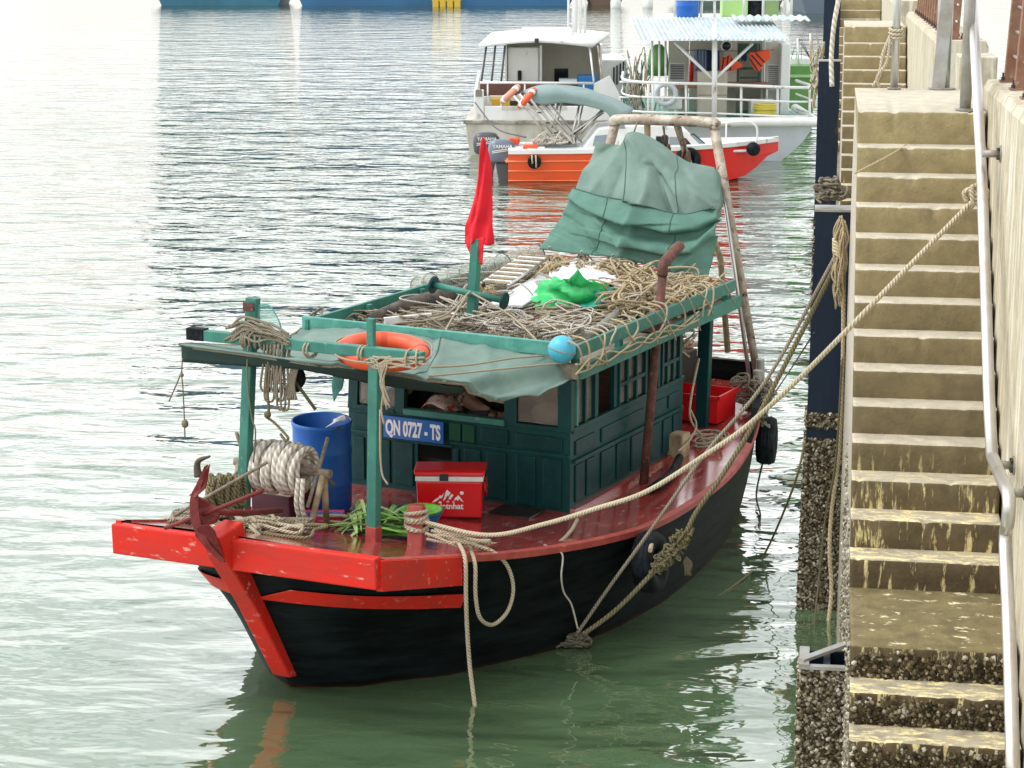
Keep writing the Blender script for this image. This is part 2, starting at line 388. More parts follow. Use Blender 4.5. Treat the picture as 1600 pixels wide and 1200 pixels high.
wall_m = concrete('streaked quay wall concrete', (0.54, 0.47, 0.33), (0.40, 0.34, 0.24), (0.33, 0.29, 0.2), 1.0, 2.6, streak=True, pale=(0.72, 0.68, 0.58))

# ------------------------------------------------------------------ mesh builder
class MB:
    def __init__(s): s.v, s.f, s.uv, s.sm, s.mi = [], [], [], [], []
    def face(s, idx, smooth=False, uv=None, mi=0):
        s.f.append(tuple(idx)); s.sm.append(smooth); s.uv.append(uv); s.mi.append(mi)
    def obox(s, M, sx, sy, sz, mi=0):
        b = len(s.v)
        for x in (-.5, .5):
            for y in (-.5, .5):
                for z in (-.5, .5): s.v.append(M @ Vector((x * sx, y * sy, z * sz)))
        for q in ((0, 1, 3, 2), (4, 6, 7, 5), (0, 4, 5, 1), (2, 3, 7, 6), (0, 2, 6, 4), (1, 5, 7, 3)):
            s.face([b + i for i in q], mi=mi)
        return s
    def box(s, x0, x1, y0, y1, z0, z1, mi=0):
        return s.obox(Matrix.Translation(((x0 + x1) / 2, (y0 + y1) / 2, (z0 + z1) / 2)), abs(x1 - x0), abs(y1 - y0), abs(z1 - z0), mi)
    def beam(s, p, q, wd, ht, up=(0, 0, 1)):
        p, q = Vector(p), Vector(q); d = q - p; L = d.length; d.normalize()
        up = Vector(up); sd_ = up.cross(d)
        if sd_.length < 1e-4: sd_ = Vector((1, 0, 0)).cross(d)
        sd_.normalize(); u = d.cross(sd_)
        M = Matrix(((d.x, sd_.x, u.x, 0), (d.y, sd_.y, u.y, 0), (d.z, sd_.z, u.z, 0), (0, 0, 0, 1)))
        return s.obox(Matrix.Translation((p + q) / 2) @ M, L, wd, ht)
    def tube(s, pts, r, n=8, cap=True, closed=False, smooth=True):
        pts = [Vector(p) for p in pts]
        m = len(pts); b = len(s.v)
        rad = r if callable(r) else (lambda t: r)
        t0 = (pts[1] - pts[0]).normalized()
        nrm = t0.orthogonal().normalized()
        acc = 0; lens = [0]
        for i in range(1, m): lens.append(lens[-1] + (pts[i] - pts[i - 1]).length)
        prev = t0
        for i in range(m):
            a_, c_ = pts[(i - 1) % m if closed else max(i - 1, 0)], pts[(i + 1) % m if closed else min(i + 1, m - 1)]
            t = (c_ - a_)
            t = t.normalized() if t.length > 1e-9 else prev
            nrm = (nrm - t * nrm.dot(t))
            nrm = nrm.normalized() if nrm.length > 1e-6 else t.orthogonal().normalized()
            bi = t.cross(nrm); rr = rad(lens[i] / max(lens[-1], 1e-9)); prev = t
            for k in range(n):
                a = 2 * PI * k / n
                s.v.append(pts[i] + (nrm * math.cos(a) + bi * math.sin(a)) * rr)
        r0 = max(rad(0.5), 1e-4)
        for i in range(m if closed else m - 1):
            j = (i + 1) % m
            u0, u1 = lens[i] / (2 * PI * r0), (lens[j] if j else lens[-1]) / (2 * PI * r0)
            for k in range(n):
                k2 = (k + 1) % n
                s.face((b + i * n + k, b + i * n + k2, b + j * n + k2, b + j * n + k), smooth,
                       ((u0, k / n), (u0, (k + 1) / n), (u1, (k + 1) / n), (u1, k / n)))
        if cap and not closed:
            s.face([b + k for k in range(n)][::-1]); s.face([b + (m - 1) * n + k for k in range(n)])
        return s
    def lathe(s, prof, M, n=20, smooth=True, sx=1, sy=1):
        b = len(s.v)
        for (r, z) in prof:
            for k in range(n):
                a = 2 * PI * k / n
                s.v.append(M @ Vector((r * math.cos(a) * sx, r * math.sin(a) * sy, z)))
        for i in range(len(prof) - 1):
            for k in range(n):
                k2 = (k + 1) % n
                s.face((b + i * n + k, b + i * n + k2, b + (i + 1) * n + k2, b + (i + 1) * n + k), smooth)
        if prof[0][0] > 1e-4: s.face([b + k for k in range(n)][::-1])
        if prof[-1][0] > 1e-4: s.face([b + (len(prof) - 1) * n + k for k in range(n)])
        return s
    def torus(s, M, R_, r, n=40, m=12):
        pts = [M @ Vector((R_ * math.cos(2 * PI * i / n), R_ * math.sin(2 * PI * i / n), 0)) for i in range(n)]
        return s.tube(pts, r, m, closed=True)
    def ball(s, c, r, n=18, m=10, sc_=(1, 1, 1)):
        prof = [(math.sin(PI * i / m) * r, -math.cos(PI * i / m) * r) for i in range(m + 1)]
        return s.lathe(prof, Matrix.Translation(c) @ Matrix.Diagonal((*sc_, 1)), n)
    def prism(s, poly, M, h):
        n = len(poly); b = len(s.v)
        for z in (0, h):
            for (x, y) in poly: s.v.append(M @ Vector((x, y, z)))
        s.face([b + i for i in range(n)][::-1]); s.face([b + n + i for i in range(n)])
        for i in range(n):
            j = (i + 1) % n
            s.face((b + i, b + j, b + n + j, b + n + i))
        return s
    def grid(s, rows, smooth=True, uvs=1.0):
        b = len(s.v); nu = len(rows[0])
        for r_ in rows: s.v.extend(Vector(p) for p in r_)
        for i in range(len(rows) - 1):
            for j in range(nu - 1):
                s.face((b + i * nu + j, b + i * nu + j + 1, b + (i + 1) * nu + j + 1, b + (i + 1) * nu + j), smooth)
        return s
    def quad(s, a, b_, c, d, mi=0):
        b = len(s.v); s.v += [Vector(a), Vector(b_), Vector(c), Vector(d)]; s.face((b, b + 1, b + 2, b + 3), mi=mi); return s
    def build(s, name, m, parent=None, frame=None, bevel=0, solid=0, base=None, fix=True):
        if parent is not None: frame = FR[parent.name][0]; base = FR[parent.name][1]
        frame = frame or M_WORLD
        if base is None:
            xs = [v.x for v in s.v]; ys = [v.y for v in s.v]; zs_ = [v.z for v in s.v]
            base = Vector(((min(xs) + max(xs)) / 2, (min(ys) + max(ys)) / 2, min(zs_)))
        me = bpy.data.meshes.new(name)
        me.from_pydata([v - base for v in s.v], [], s.f)
        uvl = me.uv_layers.new(name='UVMap')
        me.polygons.foreach_set('use_smooth', s.sm)
        ms = m if isinstance(m, (list, tuple)) else [m]
        for x in ms: me.materials.append(x)
        me.polygons.foreach_set('material_index', s.mi)
        flat = []
        for f, u in zip(s.f, s.uv):
            if u is None: flat.extend([0.0, 0.0] * len(f))
            else:
                for q in u: flat.extend(q)
        uvl.data.foreach_set('uv', flat)
        if fix:
            bm_ = bmesh.new(); bm_.from_mesh(me)
            bmesh.ops.recalc_face_normals(bm_, faces=bm_.faces)
            bm_.to_mesh(me); bm_.free()
        me.update()
        o = bpy.data.objects.new(name, me); COL.objects.link(o)
        if parent is not None:
            o.parent = parent
        else: o.matrix_world = frame @ Matrix.Translation(base)
        FR[o.name] = (frame, base)
        if bevel:
            md = o.modifiers.new('bevel', 'BEVEL'); md.width = bevel; md.segments = 2; md.limit_method = 'ANGLE'; md.angle_limit = math.radians(40)
        if solid:
            md = o.modifiers.new('thickness', 'SOLIDIFY'); md.thickness = solid; md.offset = 0
        return o
FR = {}
def tag(o, label, cat, group=None, kind=None):
    if label: o['label'] = label
    if cat: o['category'] = cat
    if group: o['group'] = group
    if kind: o['kind'] = kind
    return o
def thing(name, label, cat, base, frame=M_WORLD, group=None):
    o = bpy.data.objects.new(name, None); COL.objects.link(o)
    o.empty_display_size = 0.2
    o.matrix_world = frame @ Matrix.Translation(base)
    FR[o.name] = (frame, Vector(base))
    return tag(o, label, cat, group)
def sub(mb, name, m, parent, **k):
    """a part of a part: same frame and base as the thing"""
    return mb.build(name, m, parent, **k)

def cr(pts, n=8, closed=False):
    """Catmull-Rom through the points"""
    P = [Vector(p) for p in pts]; m = len(P); out = []
    for i in range(m if closed else m - 1):
        p0 = P[(i - 1) % m] if closed or i > 0 else P[0] * 2 - P[1]
        p1, p2 = P[i], P[(i + 1) % m]
        p3 = P[(i + 2) % m] if closed or i + 2 < m else P[-1] * 2 - P[-2]
        for k in range(n):
            t = k / n
            out.append(0.5 * ((2 * p1) + (p2 - p0) * t + (2 * p0 - 5 * p1 + 4 * p2 - p3) * t * t + (3 * p1 - p0 - 3 * p2 + p3) * t ** 3))
    if not closed: out.append(P[-1])
    return out
def surf(ctrl, nu=8, nv=8):
    rows = [cr(r_, nu) for r_ in ctrl]
    cols = [cr([r_[j] for r_ in rows], nv) for j in range(len(rows[0]))]
    return [[cols[j][i] for j in range(len(cols))] for i in range(len(cols[0]))]
def wrinkle(rows, amp, scale, seed=0, direction=None, stretch=(1, 1, 1), fine=0.25):
    n_, m_ = len(rows), len(rows[0]); out = []
    for i in range(n_):
        r_ = []
        for j in range(m_):
            p = rows[i][j]
            du = rows[i][min(j + 1, m_ - 1)] - rows[i][max(j - 1, 0)]
            dv = rows[min(i + 1, n_ - 1)][j] - rows[max(i - 1, 0)][j]
            nn = du.cross(dv); nn = nn.normalized() if nn.length > 1e-9 else Vector((0, 0, 1))
            q = Vector((p.x * stretch[0], p.y * stretch[1], p.z * stretch[2])) * scale + Vector((seed * 7.3, seed * 3.1, 0))
            h = 1 - abs(noise.noise(q)) * 2 + fine * noise.noise(q * 3.1)
            r_.append(p + nn * amp * (h - 0.5))
        out.append(r_)
    return out
def squiggle(c, rx, ry, rz, n, rnd, z0=0):
    return cr([(c[0] + rnd.uniform(-rx, rx), c[1] + rnd.uniform(-ry, ry), c[2] + z0 + abs(rnd.gauss(0, rz))) for _ in range(n)], 8)
def interp(tab, x):
    if x <= tab[0][0]: return tab[0][1]
    for (a, u), (c, v) in zip(tab, tab[1:]):
        if x <= c: return u + (v - u) * (x - a) / (c - a)
    return tab[-1][1]
def smooth_interp(tab, x):
    if x <= tab[0][0]: return tab[0][1]
    for i in range(len(tab) - 1):
        a, u = tab[i]; c, v = tab[i + 1]
        if x <= c:
            t = (x - a) / (c - a)
            m0 = ((v - u) / (c - a) + ((u - tab[i - 1][1]) / (a - tab[i - 1][0]) if i > 0 else (v - u) / (c - a))) / 2
            m1 = ((v - u) / (c - a) + ((tab[i + 2][1] - v) / (tab[i + 2][0] - c) if i + 2 < len(tab) else (v - u) / (c - a))) / 2
            h = c - a
            return (2 * t**3 - 3 * t**2 + 1) * u + (t**3 - 2 * t**2 + t) * h * m0 + (-2 * t**3 + 3 * t**2) * v + (t**3 - t**2) * h * m1
    return tab[-1][1]

def glyphs(text, m, parent, size, M, name='lettering', xs=1.0, extr=0.002, bold=0.0):
    cu = bpy.data.curves.new(name, 'FONT'); cu.body = text; cu.size = size; cu.align_x = 'LEFT'; cu.extrude = extr; cu.offset = bold
    t = bpy.data.objects.new(name, cu); COL.objects.link(t)
    dg = bpy.context.evaluated_depsgraph_get(); dg.update()
    me = bpy.data.meshes.new_from_object(t.evaluated_get(dg))
    COL.objects.unlink(t); bpy.data.objects.remove(t)
    xmin = min(v.co.x for v in me.vertices); xmax = max(v.co.x for v in me.vertices)
    fr, base = FR[parent.name]
    K = Matrix.Translation(-base) @ M @ Matrix.Diagonal((xs, 1, 1, 1)) @ Matrix.Translation((-xmin, 0, 0))
    me.transform(K)
    me.materials.clear(); me.materials.append(m)
    o = bpy.data.objects.new(name, me); COL.objects.link(o); o.parent = parent
    FR[o.name] = (fr, base)
    return o, (xmax - xmin) * xs

# ================================================================== water
def build_water():
    m = bpy.data.materials.new('harbour water'); m.use_nodes = True
    n, l = m.node_tree.nodes, m.node_tree.links
    n.remove(n['Principled BSDF']); out = n['Material Output']
    geo = n.new('ShaderNodeNewGeometry')
    def nz(scale, det, stretch, rot=0, rough=0.5, dist=0.0):
        mp = n.new('ShaderNodeMapping'); mp.inputs['Scale'].default_value = stretch
        mp.inputs['Rotation'].default_value = (0, 0, rot)
        l.new(geo.outputs['Position'], mp.inputs['Vector'])
        t = n.new('ShaderNodeTexNoise'); t.inputs['Scale'].default_value = scale; t.inputs['Detail'].default_value = det
        t.inputs['Roughness'].default_value = rough; t.inputs['Distortion'].default_value = dist
        l.new(mp.outputs[0], t.inputs['Vector']); return t.outputs['Fac']
    def mad(a, k, c=None):
        x = n.new('ShaderNodeMath'); x.operation = 'MULTIPLY_ADD'; l.new(a, x.inputs[0]); x.inputs[1].default_value = k
        if c is None: x.inputs[2].default_value = 0
        else: l.new(c, x.inputs[2])
        return x.outputs[0]
    h = mad(nz(0.30, 2, (0.7, 1.0, 1), -YAW), 0.30)
    h = mad(nz(0.85, 2, (0.5, 1.0, 1), -YAW - 0.2, 0.5, 0.5), 0.26, h)
    h = mad(nz(2.3, 3, (0.55, 1.0, 1), -YAW + 0.15, 0.5, 0.3), 0.095, h)
    h = mad(nz(8.0, 2, (0.6, 1.0, 1), -YAW), 0.006, h)
    # calmer water in the lee of the quay, choppier in the open
    sp = n.new('ShaderNodeSeparateXYZ'); l.new(geo.outputs['Position'], sp.inputs[0])
    r = n.new('ShaderNodeFloatCurve'); sc_ = n.new('ShaderNodeMath'); sc_.operation = 'MULTIPLY'; sc_.use_clamp = True
    sc_.inputs[1].default_value = 1 / 200; l.new(sp.outputs['Y'], sc_.inputs[0])
    cv = r.mapping.curves[0]; cv.points[0].location = (0, .2); cv.points[1].location = (1, .22)
    for q in ((.06, .22), (.11, .5), (.17, .85), (.27, 1.0), (.45, .6)): cv.points.new(*q)
    r.mapping.update(); l.new(sc_.outputs[0], r.inputs['Value'])
    bmp = n.new('ShaderNodeBump'); bmp.inputs['Distance'].default_value = 1.25
    l.new(r.outputs[0], bmp.inputs['Strength']); l.new(h, bmp.inputs['Height'])
    fr = n.new('ShaderNodeFresnel'); fr.inputs['IOR'].default_value = 2.0; l.new(bmp.outputs[0], fr.inputs['Normal'])
    rr = n.new('ShaderNodeMapRange'); rr.inputs['From Min'].default_value = 0.10; rr.inputs['From Max'].default_value = 0.40
    rr.inputs['To Min'].default_value = 0.12; rr.inputs['To Max'].default_value = 0.92
    l.new(fr.outputs[0], rr.inputs['Value'])
    df = n.new('ShaderNodeBsdfDiffuse')
    cn = nz(0.35, 3, (1, 1, 1))
    mx = n.new('ShaderNodeMix'); mx.data_type = 'RGBA'; l.new(cn, mx.inputs['Factor'])
    mx.inputs['A'].default_value = (0.085, 0.15, 0.072, 1); mx.inputs['B'].default_value = (0.11, 0.18, 0.09, 1)
    l.new(mx.outputs['Result'], df.inputs['Color'])
    gl = n.new('ShaderNodeBsdfGlossy'); gl.inputs['Roughness'].default_value = 0.03
    gl.inputs['Color'].default_value = (0.79, 0.80, 0.795, 1)
    l.new(bmp.outputs[0], gl.inputs['Normal'])
    ms = n.new('ShaderNodeMixShader'); l.new(rr.outputs[0], ms.inputs[0]); l.new(df.outputs[0], ms.inputs[1]); l.new(gl.outputs[0], ms.inputs[2])
    l.new(ms.outputs[0], out.inputs['Surface'])
    mb = MB()
    n_ = 40
    rows = [[Vector((-1500 + 3000 * j / n_, -60 + 2500 * (i / n_), 0)) for j in range(n_ + 1)] for i in range(n_ + 1)]
    mb.grid(rows, smooth=False)
    o = mb.build('water', m)
    o['kind'] = 'structure'
build_water()

# ================================================================== quay
XS, XE, XW = 0.22, 1.10, 1.12            # stair edge, stair inner edge, wall face
Z0, RISE, RUN, Y0 = 2.0, 0.18, 0.23, 11.75
def rough_slab(mb, x0, x1, y0, y1, z0, z1, nx=40, mi_top=1, mi_side=0, seed=0, lip=0.009):
    """a cast step: front face and top with an uneven, chipped nose"""
    b = len(mb.v)
    prof = []                               # (y, z) from the bottom front up and back
    prof = [(y0, z0), (y0, z0 + (z1 - z0) * 0.5), (y0, z1 - 0.022), (y0 + 0.004, z1 - 0.008), (y0 + 0.014, z1), (y0 + (y1 - y0) * 0.5, z1 - 0.004), (y1, z1)]
    for j in range(nx + 1):
        x = x0 + (x1 - x0) * j / nx
        for k, (y, z) in enumerate(prof):
            q = Vector((x * 5, y * 5, z * 5 + seed))
            d = noise.noise(q * 1.7) * lip + noise.noise(q * 4.3) * lip * 0.6
            chip = max(0, noise.noise(Vector((x * 13, seed * 3.7, 0))) - 0.3) * 0.055 if k in (2, 3, 4) else 0
            edge = k not in (0, 6) and 0 < j < nx
            mb.v.append(Vector((x, y + (d * 0.5 + chip if edge else 0), z - (chip + abs(d) * 0.4 if edge and k in (3, 4) else 0))))
    K = len(prof)
    for j in range(nx):
        for k in range(K - 1):
            mb.face((b + j * K + k, b + (j + 1) * K + k, b + (j + 1) * K + k + 1, b + j * K + k + 1), True, mi=mi_top if k >= 3 else mi_side)
    # ends and back
    mb.face([b + k for k in range(K)] + [len(mb.v)] if False else [b + k for k in range(K)], mi=mi_side)
    mb.face([b + nx * K + k for k in range(K)][::-1], mi=mi_side)
def shells(mb, place, n, rnd, smin=0.012, smax=0.032):
    for _ in range(n):
        p, nn = place(rnd)
        if p is None: continue
        r = rnd.uniform(smin, smax); h = r * rnd.uniform(0.6, 1.5)
        nn = (nn + Vector((rnd.gauss(0, .45), rnd.gauss(0, .45), rnd.gauss(0, .45)))).normalized()
        t = nn.orthogonal().normalized(); u = nn.cross(t); b = len(mb.v); k = 5; a0 = rnd.uniform(0, 6)
        el = rnd.uniform(0.6, 1.3)
        for (q, hh) in ((1.0, -0.2 * r), (0.75, h * 0.7), (0.3, h)):
            for i in range(k):
                a = a0 + 2 * PI * i / k
                mb.v.append(p + t * math.cos(a) * r * q * el + u * math.sin(a) * r * q + nn * hh)
        for lv in range(2):
            for i in range(k):
                j = (i + 1) % k
                mb.face((b + lv * k + i, b + lv * k + j, b + (lv + 1) * k + j, b + (lv + 1) * k + i))
        mb.face([b + 2 * k + i for i in range(k)])

landing_m = concrete('wet olive landing concrete', (0.40, 0.34, 0.2), (0.20, 0.160, 0.068), (0.55, 0.49, 0.32), 2.6, 3.4, mossamt=0.05, mstretch=(.7, 1.2, 1))
def staircase(dy, label, lower, group):
    st = thing('quay_staircase', label, 'staircase', (0.65, 12 + dy, -0.5), M_WORLD, group)
    nsteps = 14
    for i in range(nsteps):
        mb = MB()
        top = Z0 + RISE * (i + 1)
        if i == nsteps - 1: top = 4.57
        yb = Y0 + RUN * (i + 1) + dy
        if i == nsteps - 1: yb = 17.15 + dy
        rough_slab(mb, XS, XE, Y0 + RUN * i + dy, yb, Z0 + RISE * i - 0.02 if i else Z0 - .02, top, seed=i * 1.9 + dy)
        mb.build('step' if i < nsteps - 1 else 'upper_landing', [riser_m, tread_m], st)
    mb = MB()
    rough_slab(mb, XS, XE, 10.72 + dy, Y0 + dy, Z0 - 0.17, Z0, seed=77 + dy, lip=0.02)
    mb.build('lower_landing', [riser_m, landing_m], st)
    for k in range(lower):
        mb = MB(); zt = Z0 - RISE * (k + 1)
        rough_slab(mb, XS, XE, 10.72 - RUN * (k + 1) + dy, 10.72 - RUN * k + dy, zt - RISE - .02, zt, seed=90 + k + dy, lip=0.022)
        mb.build('step', [riser_m, tread_m], st)
    # solid flank under the flight, set 3 mm back from the step ends
    mb = MB()
    poly = [(10.72 - RUN * lower + dy, -1.0), (10.72 - RUN * lower + dy, Z0 - RISE * (lower + 1) - .01)]
    for k in range(lower, 0, -1):
        poly += [(10.72 - RUN * k + dy + 0.02, Z0 - RISE * k - RISE - 0.01), (10.72 - RUN * k + dy + 0.02, Z0 - RISE * k - 0.02)]
    poly += [(10.74 + dy, Z0 - RISE - 0.01), (10.74 + dy, Z0 - 0.02), (Y0 + dy + 0.02, Z0 - 0.02)]
    for i in range(nsteps):
        poly += [(Y0 + RUN * i + dy + 0.02, (4.57 if i == nsteps - 1 else Z0 + RISE * (i + 1)) - 0.02)]
        if i < nsteps - 1: poly += [(Y0 + RUN * (i + 1) + dy + 0.02, Z0 + RISE * (i + 1) - 0.02)]
    poly += [(17.15 + dy, 4.55), (17.15 + dy, -1.0)]
    M = Matrix(((0, 0, 1, XS + 0.004), (1, 0, 0, 0), (0, 1, 0, 0), (0, 0, 0, 1)))
    mb.prism(poly, M, XE - XS - 0.01)
    mb.build('stair_flank', side_m, st)
    rnd = random.Random(31 + int(dy))
    if dy == 0:
        mb = MB()
        def pl(r):
            if r.random() < 0.87:                     # flank
                y = r.uniform(9.2, 14.6); z = r.uniform(0.0, 2.2)
                top = Z0 if y < Y0 else Z0 + RISE * int((y - Y0) / RUN)
                if y < 10.72: top = Z0 - RISE * (1 + int((10.72 - y) / RUN))
                if z > top - 0.04 or r.random() < (z - 1.3) * 0.9: return None, None
                return Vector((XS + 0.004, y, z)), Vector((-1, 0, 0))
            k = r.randint(0, 7)
            return Vector((r.uniform(XS + .01, XE - .02), 10.72 - RUN * k, Z0 - RISE * k - r.uniform(0.03, RISE))), Vector((0, -1, 0.2))
        shells(mb, pl, 8500, rnd, 0.005, 0.017)
        o = mb.build('barnacle_crust', barnacle, st); o['kind'] = 'stuff'
        mb = MB()
        def pl2(r):
            k = r.randint(0, 7)
            return Vector((r.uniform(XS + .01, XE - .02), 10.715 - RUN * k, Z0 - RISE * k - .02 - .16 * r.random() ** .55)), Vector((0, -1, 0.2))
        shells(mb, pl2, 3600, rnd, 0.004, 0.018)
        o = mb.build('mussel_crust', barnacle_dark, st); o['kind'] = 'stuff'
    return st
staircase(0, 'brown stained concrete staircase with yellow algae on its lower steps beside the fishing boat', 8, 'staircases down the quay')
staircase(15.9, 'farther concrete staircase rising behind the top landing of the near flight', 3, 'staircases down the quay')
staircase(31.8, 'farthest concrete staircase, a few steps showing at the top of the photo', 1, 'staircases down the quay')

def wall_run(y0, y1, label):
    t = thing('quay_wall', label, 'quay wall', (XW + .2, (y0 + y1) / 2, -1), M_WORLD, 'sections of the quay wall')
    mb = MB()
    ny = max(4, int((y1 - y0) * 3))
    sec = [(XW, -1.0), (XW, 1.5), (XW, 3.2), (XW, 4.70), (XW + .03, 4.76), (XW + .24, 4.765), (XW + .46, 4.76), (XW + .49, 4.7), (XW + .49, -1.0)]
    rows = []
    for i in range(ny + 1):
        y = y0 + (y1 - y0) * i / ny
        rows.append([Vector((x + noise.noise(Vector((0, y * 0.7, z))) * 0.006, y, z)) for x, z in sec])
    mb.grid(rows, smooth=False)
    K = len(sec); b0 = 0; b1 = ny * K
    mb.face([b0 + k for k in range(K)]); mb.face([b1 + k for k in range(K)][::-1])
    mb.build('wall_face', wall_m, t)
    return t
wall_run(7.0, 15.35, 'streaked pale concrete quay wall beside the near staircase, at right')
wall_run(21.6, 31.4, 'streaked concrete quay wall seen beyond the opening behind the steel posts')
wall_run(37.5, 47.3, 'short far end of the concrete quay wall at the top of the photo')
mb = MB(); mb.box(1.26, 1.62, 20.5, 21.2, 3.5, 4.66)
tag(mb.build('concrete_block', wall_m, bevel=0.015), 'short streaked concrete block behind the thick steel post', 'concrete block')
mb = MB(); mb.ball((1.85, 17.6, 4.35), 0.42, 14, 9, (1.0, 1.1, 1.0)); mb.box(1.7, 2.0, 17.4, 17.8, 3.6, 4.2)
for i, v in enumerate(mb.v): mb.v[i] = v + Vector((noise.noise(v * 3), noise.noise(v * 3 + Vector((5, 0, 0))), noise.noise(v * 3 + Vector((0, 9, 0))))) * 0.12
tag(mb.build('mossy_boulder', mat('mossy stone', (0.16, 0.15, 0.09), 0.9, col2=(0.09, 0.13, 0.04), nscale=5, bump=0.4)), 'dark mossy boulder behind the top of the quay wall by the railing', 'boulder')

# brown railing on the wall: flat posts on base plates with thin rods through them
def railing(y0, y1, step, label, lean):
    t = thing('wall_railing', label, 'railing', (XW + .25, (y0 + y1) / 2, 4.765), M_WORLD, 'brown railings on the quay wall')
    y = y0; ys = []
    while y < y1: ys.append(y); y += step
    for y in ys:
        for dx in (0.17,):
            mb = MB(); x = XW + dx
            mb.obox(Matrix.Translation((x + 0.02, y, 5.40)) @ Matrix.Rotation(0.05, 4, 'Y'), 0.085, 0.10, 1.26)
            p = mb.build('post', brown_post, t, bevel=0.004)
            mb = MB(); mb.box(x - 0.085, x + 0.085, y - .07, y + .07, 4.764, 4.776)
            sub(mb, 'base_plate', brown_post, p)
            for sx in (-0.065, 0.065):
                mb = MB()
                mb.lathe([(0.014, 4.77), (0.014, 4.80), (0.007, 4.802), (0.007, 4.83), (0, 4.831)], Matrix.Translation((x + sx, y - .045, 0)), 6, False)
                sub(mb, 'anchor_bolt', mat('dark bolt', (0.04, 0.03, 0.025), 0.7), p)
    for k in range(6):
        mb = MB(); z = 4.95 + 0.17 * k; x = XW + 0.17 + 0.008 * k
        mb.tube([(x, y0 - .15, z), (x, ys[-1] + .15, z)], 0.011, 6)
        mb.build('rod', steel, t)
    return t
railing(8.3, 15.3, 0.84, 'brown post railing with thin rods on the near quay wall', 0.05)
railing(21.9, 31.2, 0.62, 'brown post railing crowded together on the wall beyond the opening', 0.05)

# handrail along the near flight
hr = thing('handrail', 'long shiny steel handrail running down beside the near staircase', 'handrail', (1.0, 12.3, 2.7))
path = [qx(1514, -40, 1.0), qx(1520, 0, 1.0), qx(1535, 300, 1.0), qx(1546, 640, 1.0), qx(1550, 712, 1.0)]
k0, k1 = qx(1576, 775, 1.0), qx(1571, 850, 1.0)
p2 = [path[-1], path[-1] * 0.5 + k0 * 0.5, k0, k0 * 0.45 + k1 * 0.55 + Vector((0, -.05, 0.02)), k1, qx(1577, 1000, 1.0), qx(1583, 1215, 1.0)]
full = path + cr(p2, 5)[1:]
mb = MB(); mb.tube(full, 0.036, 14); mb.build('rail', steel, hr)
for (px, py) in ((1535, 240), (1552, 726), (1572, 770)):
    p = qx(px, py, 1.0); mb = MB()
    mb.tube([p, p + Vector((XW - 1.0, 0, 0.0))], 0.024, 10); br = mb.build('bracket', galv, hr)
    mb = MB(); mb.lathe([(0.055, 0), (0.055, 0.012), (0, 0.012)], Matrix.Translation((XW, p.y, p.z)) @ Matrix.Rotation(-PI / 2, 4, 'Y'), 16, False)
    sub(mb, 'wall_flange', galv, br)
    mb = MB()
    for a in range(4):
        mb.lathe([(0.011, 0.01), (0.011, 0.028), (0, 0.03)], Matrix.Translation((XW, p.y + 0.04 * math.cos(a * PI / 2 + .7), p.z + .04 * math.sin(a * PI / 2 + .7))) @ Matrix.Rotation(-PI / 2, 4, 'Y'), 6, False)
    sub(mb, 'flange_bolts', mat('dark bolt', (0.04, 0.03, 0.025), 0.7), br)

# steel posts round the landing opening
def post(px, py, z, r, top, label, m, grp='steel posts on the landing'):
    b = qz(px, py, z); mb = MB()
    mb.tube([b, b + Vector((0, 0, top))], r, 14); t = mb.build('steel_post', m)
    tag(t, label, 'post', grp)
    mb = MB(); mb.lathe([(r * 1.8, 0), (r * 1.8, .012), (r * 1.05, .014)], Matrix.Translation(b), 14, False); mb.build('foot_flange', galv, t)
    return t
post(1508, 172, 4.574, 0.04, 1.5, 'dull steel post on the front edge of the top landing', galv)
post(1472, 139, 4.574, 0.062, 1.7, 'thick pale steel pipe standing at the back of the top landing', steel)
post(1397, 139, 4.574, 0.032, 1.6, 'slim steel post with rope tied to it behind the top landing', steel)
mb = MB(); b = qz(1458, 139, 4.574)
for (a0, a1, c0, c1) in ((-.055, .055, -.012, .0), (-.055, -.043, 0, .09), (.043, .055, 0, .09)):
    mb.obox(Matrix.Translation(b + Vector((.0 + (c0 + c1) / 2 + 0.10 * .5, (a0 + a1) / 2, .85))) @ Matrix.Rotation(0.06, 4, 'Y'), c1 - c0, a1 - a0, 1.7)
tag(mb.build('channel_post', galv), 'open steel channel leaning beside the thick pipe at the opening', 'post', 'steel posts on the landing')

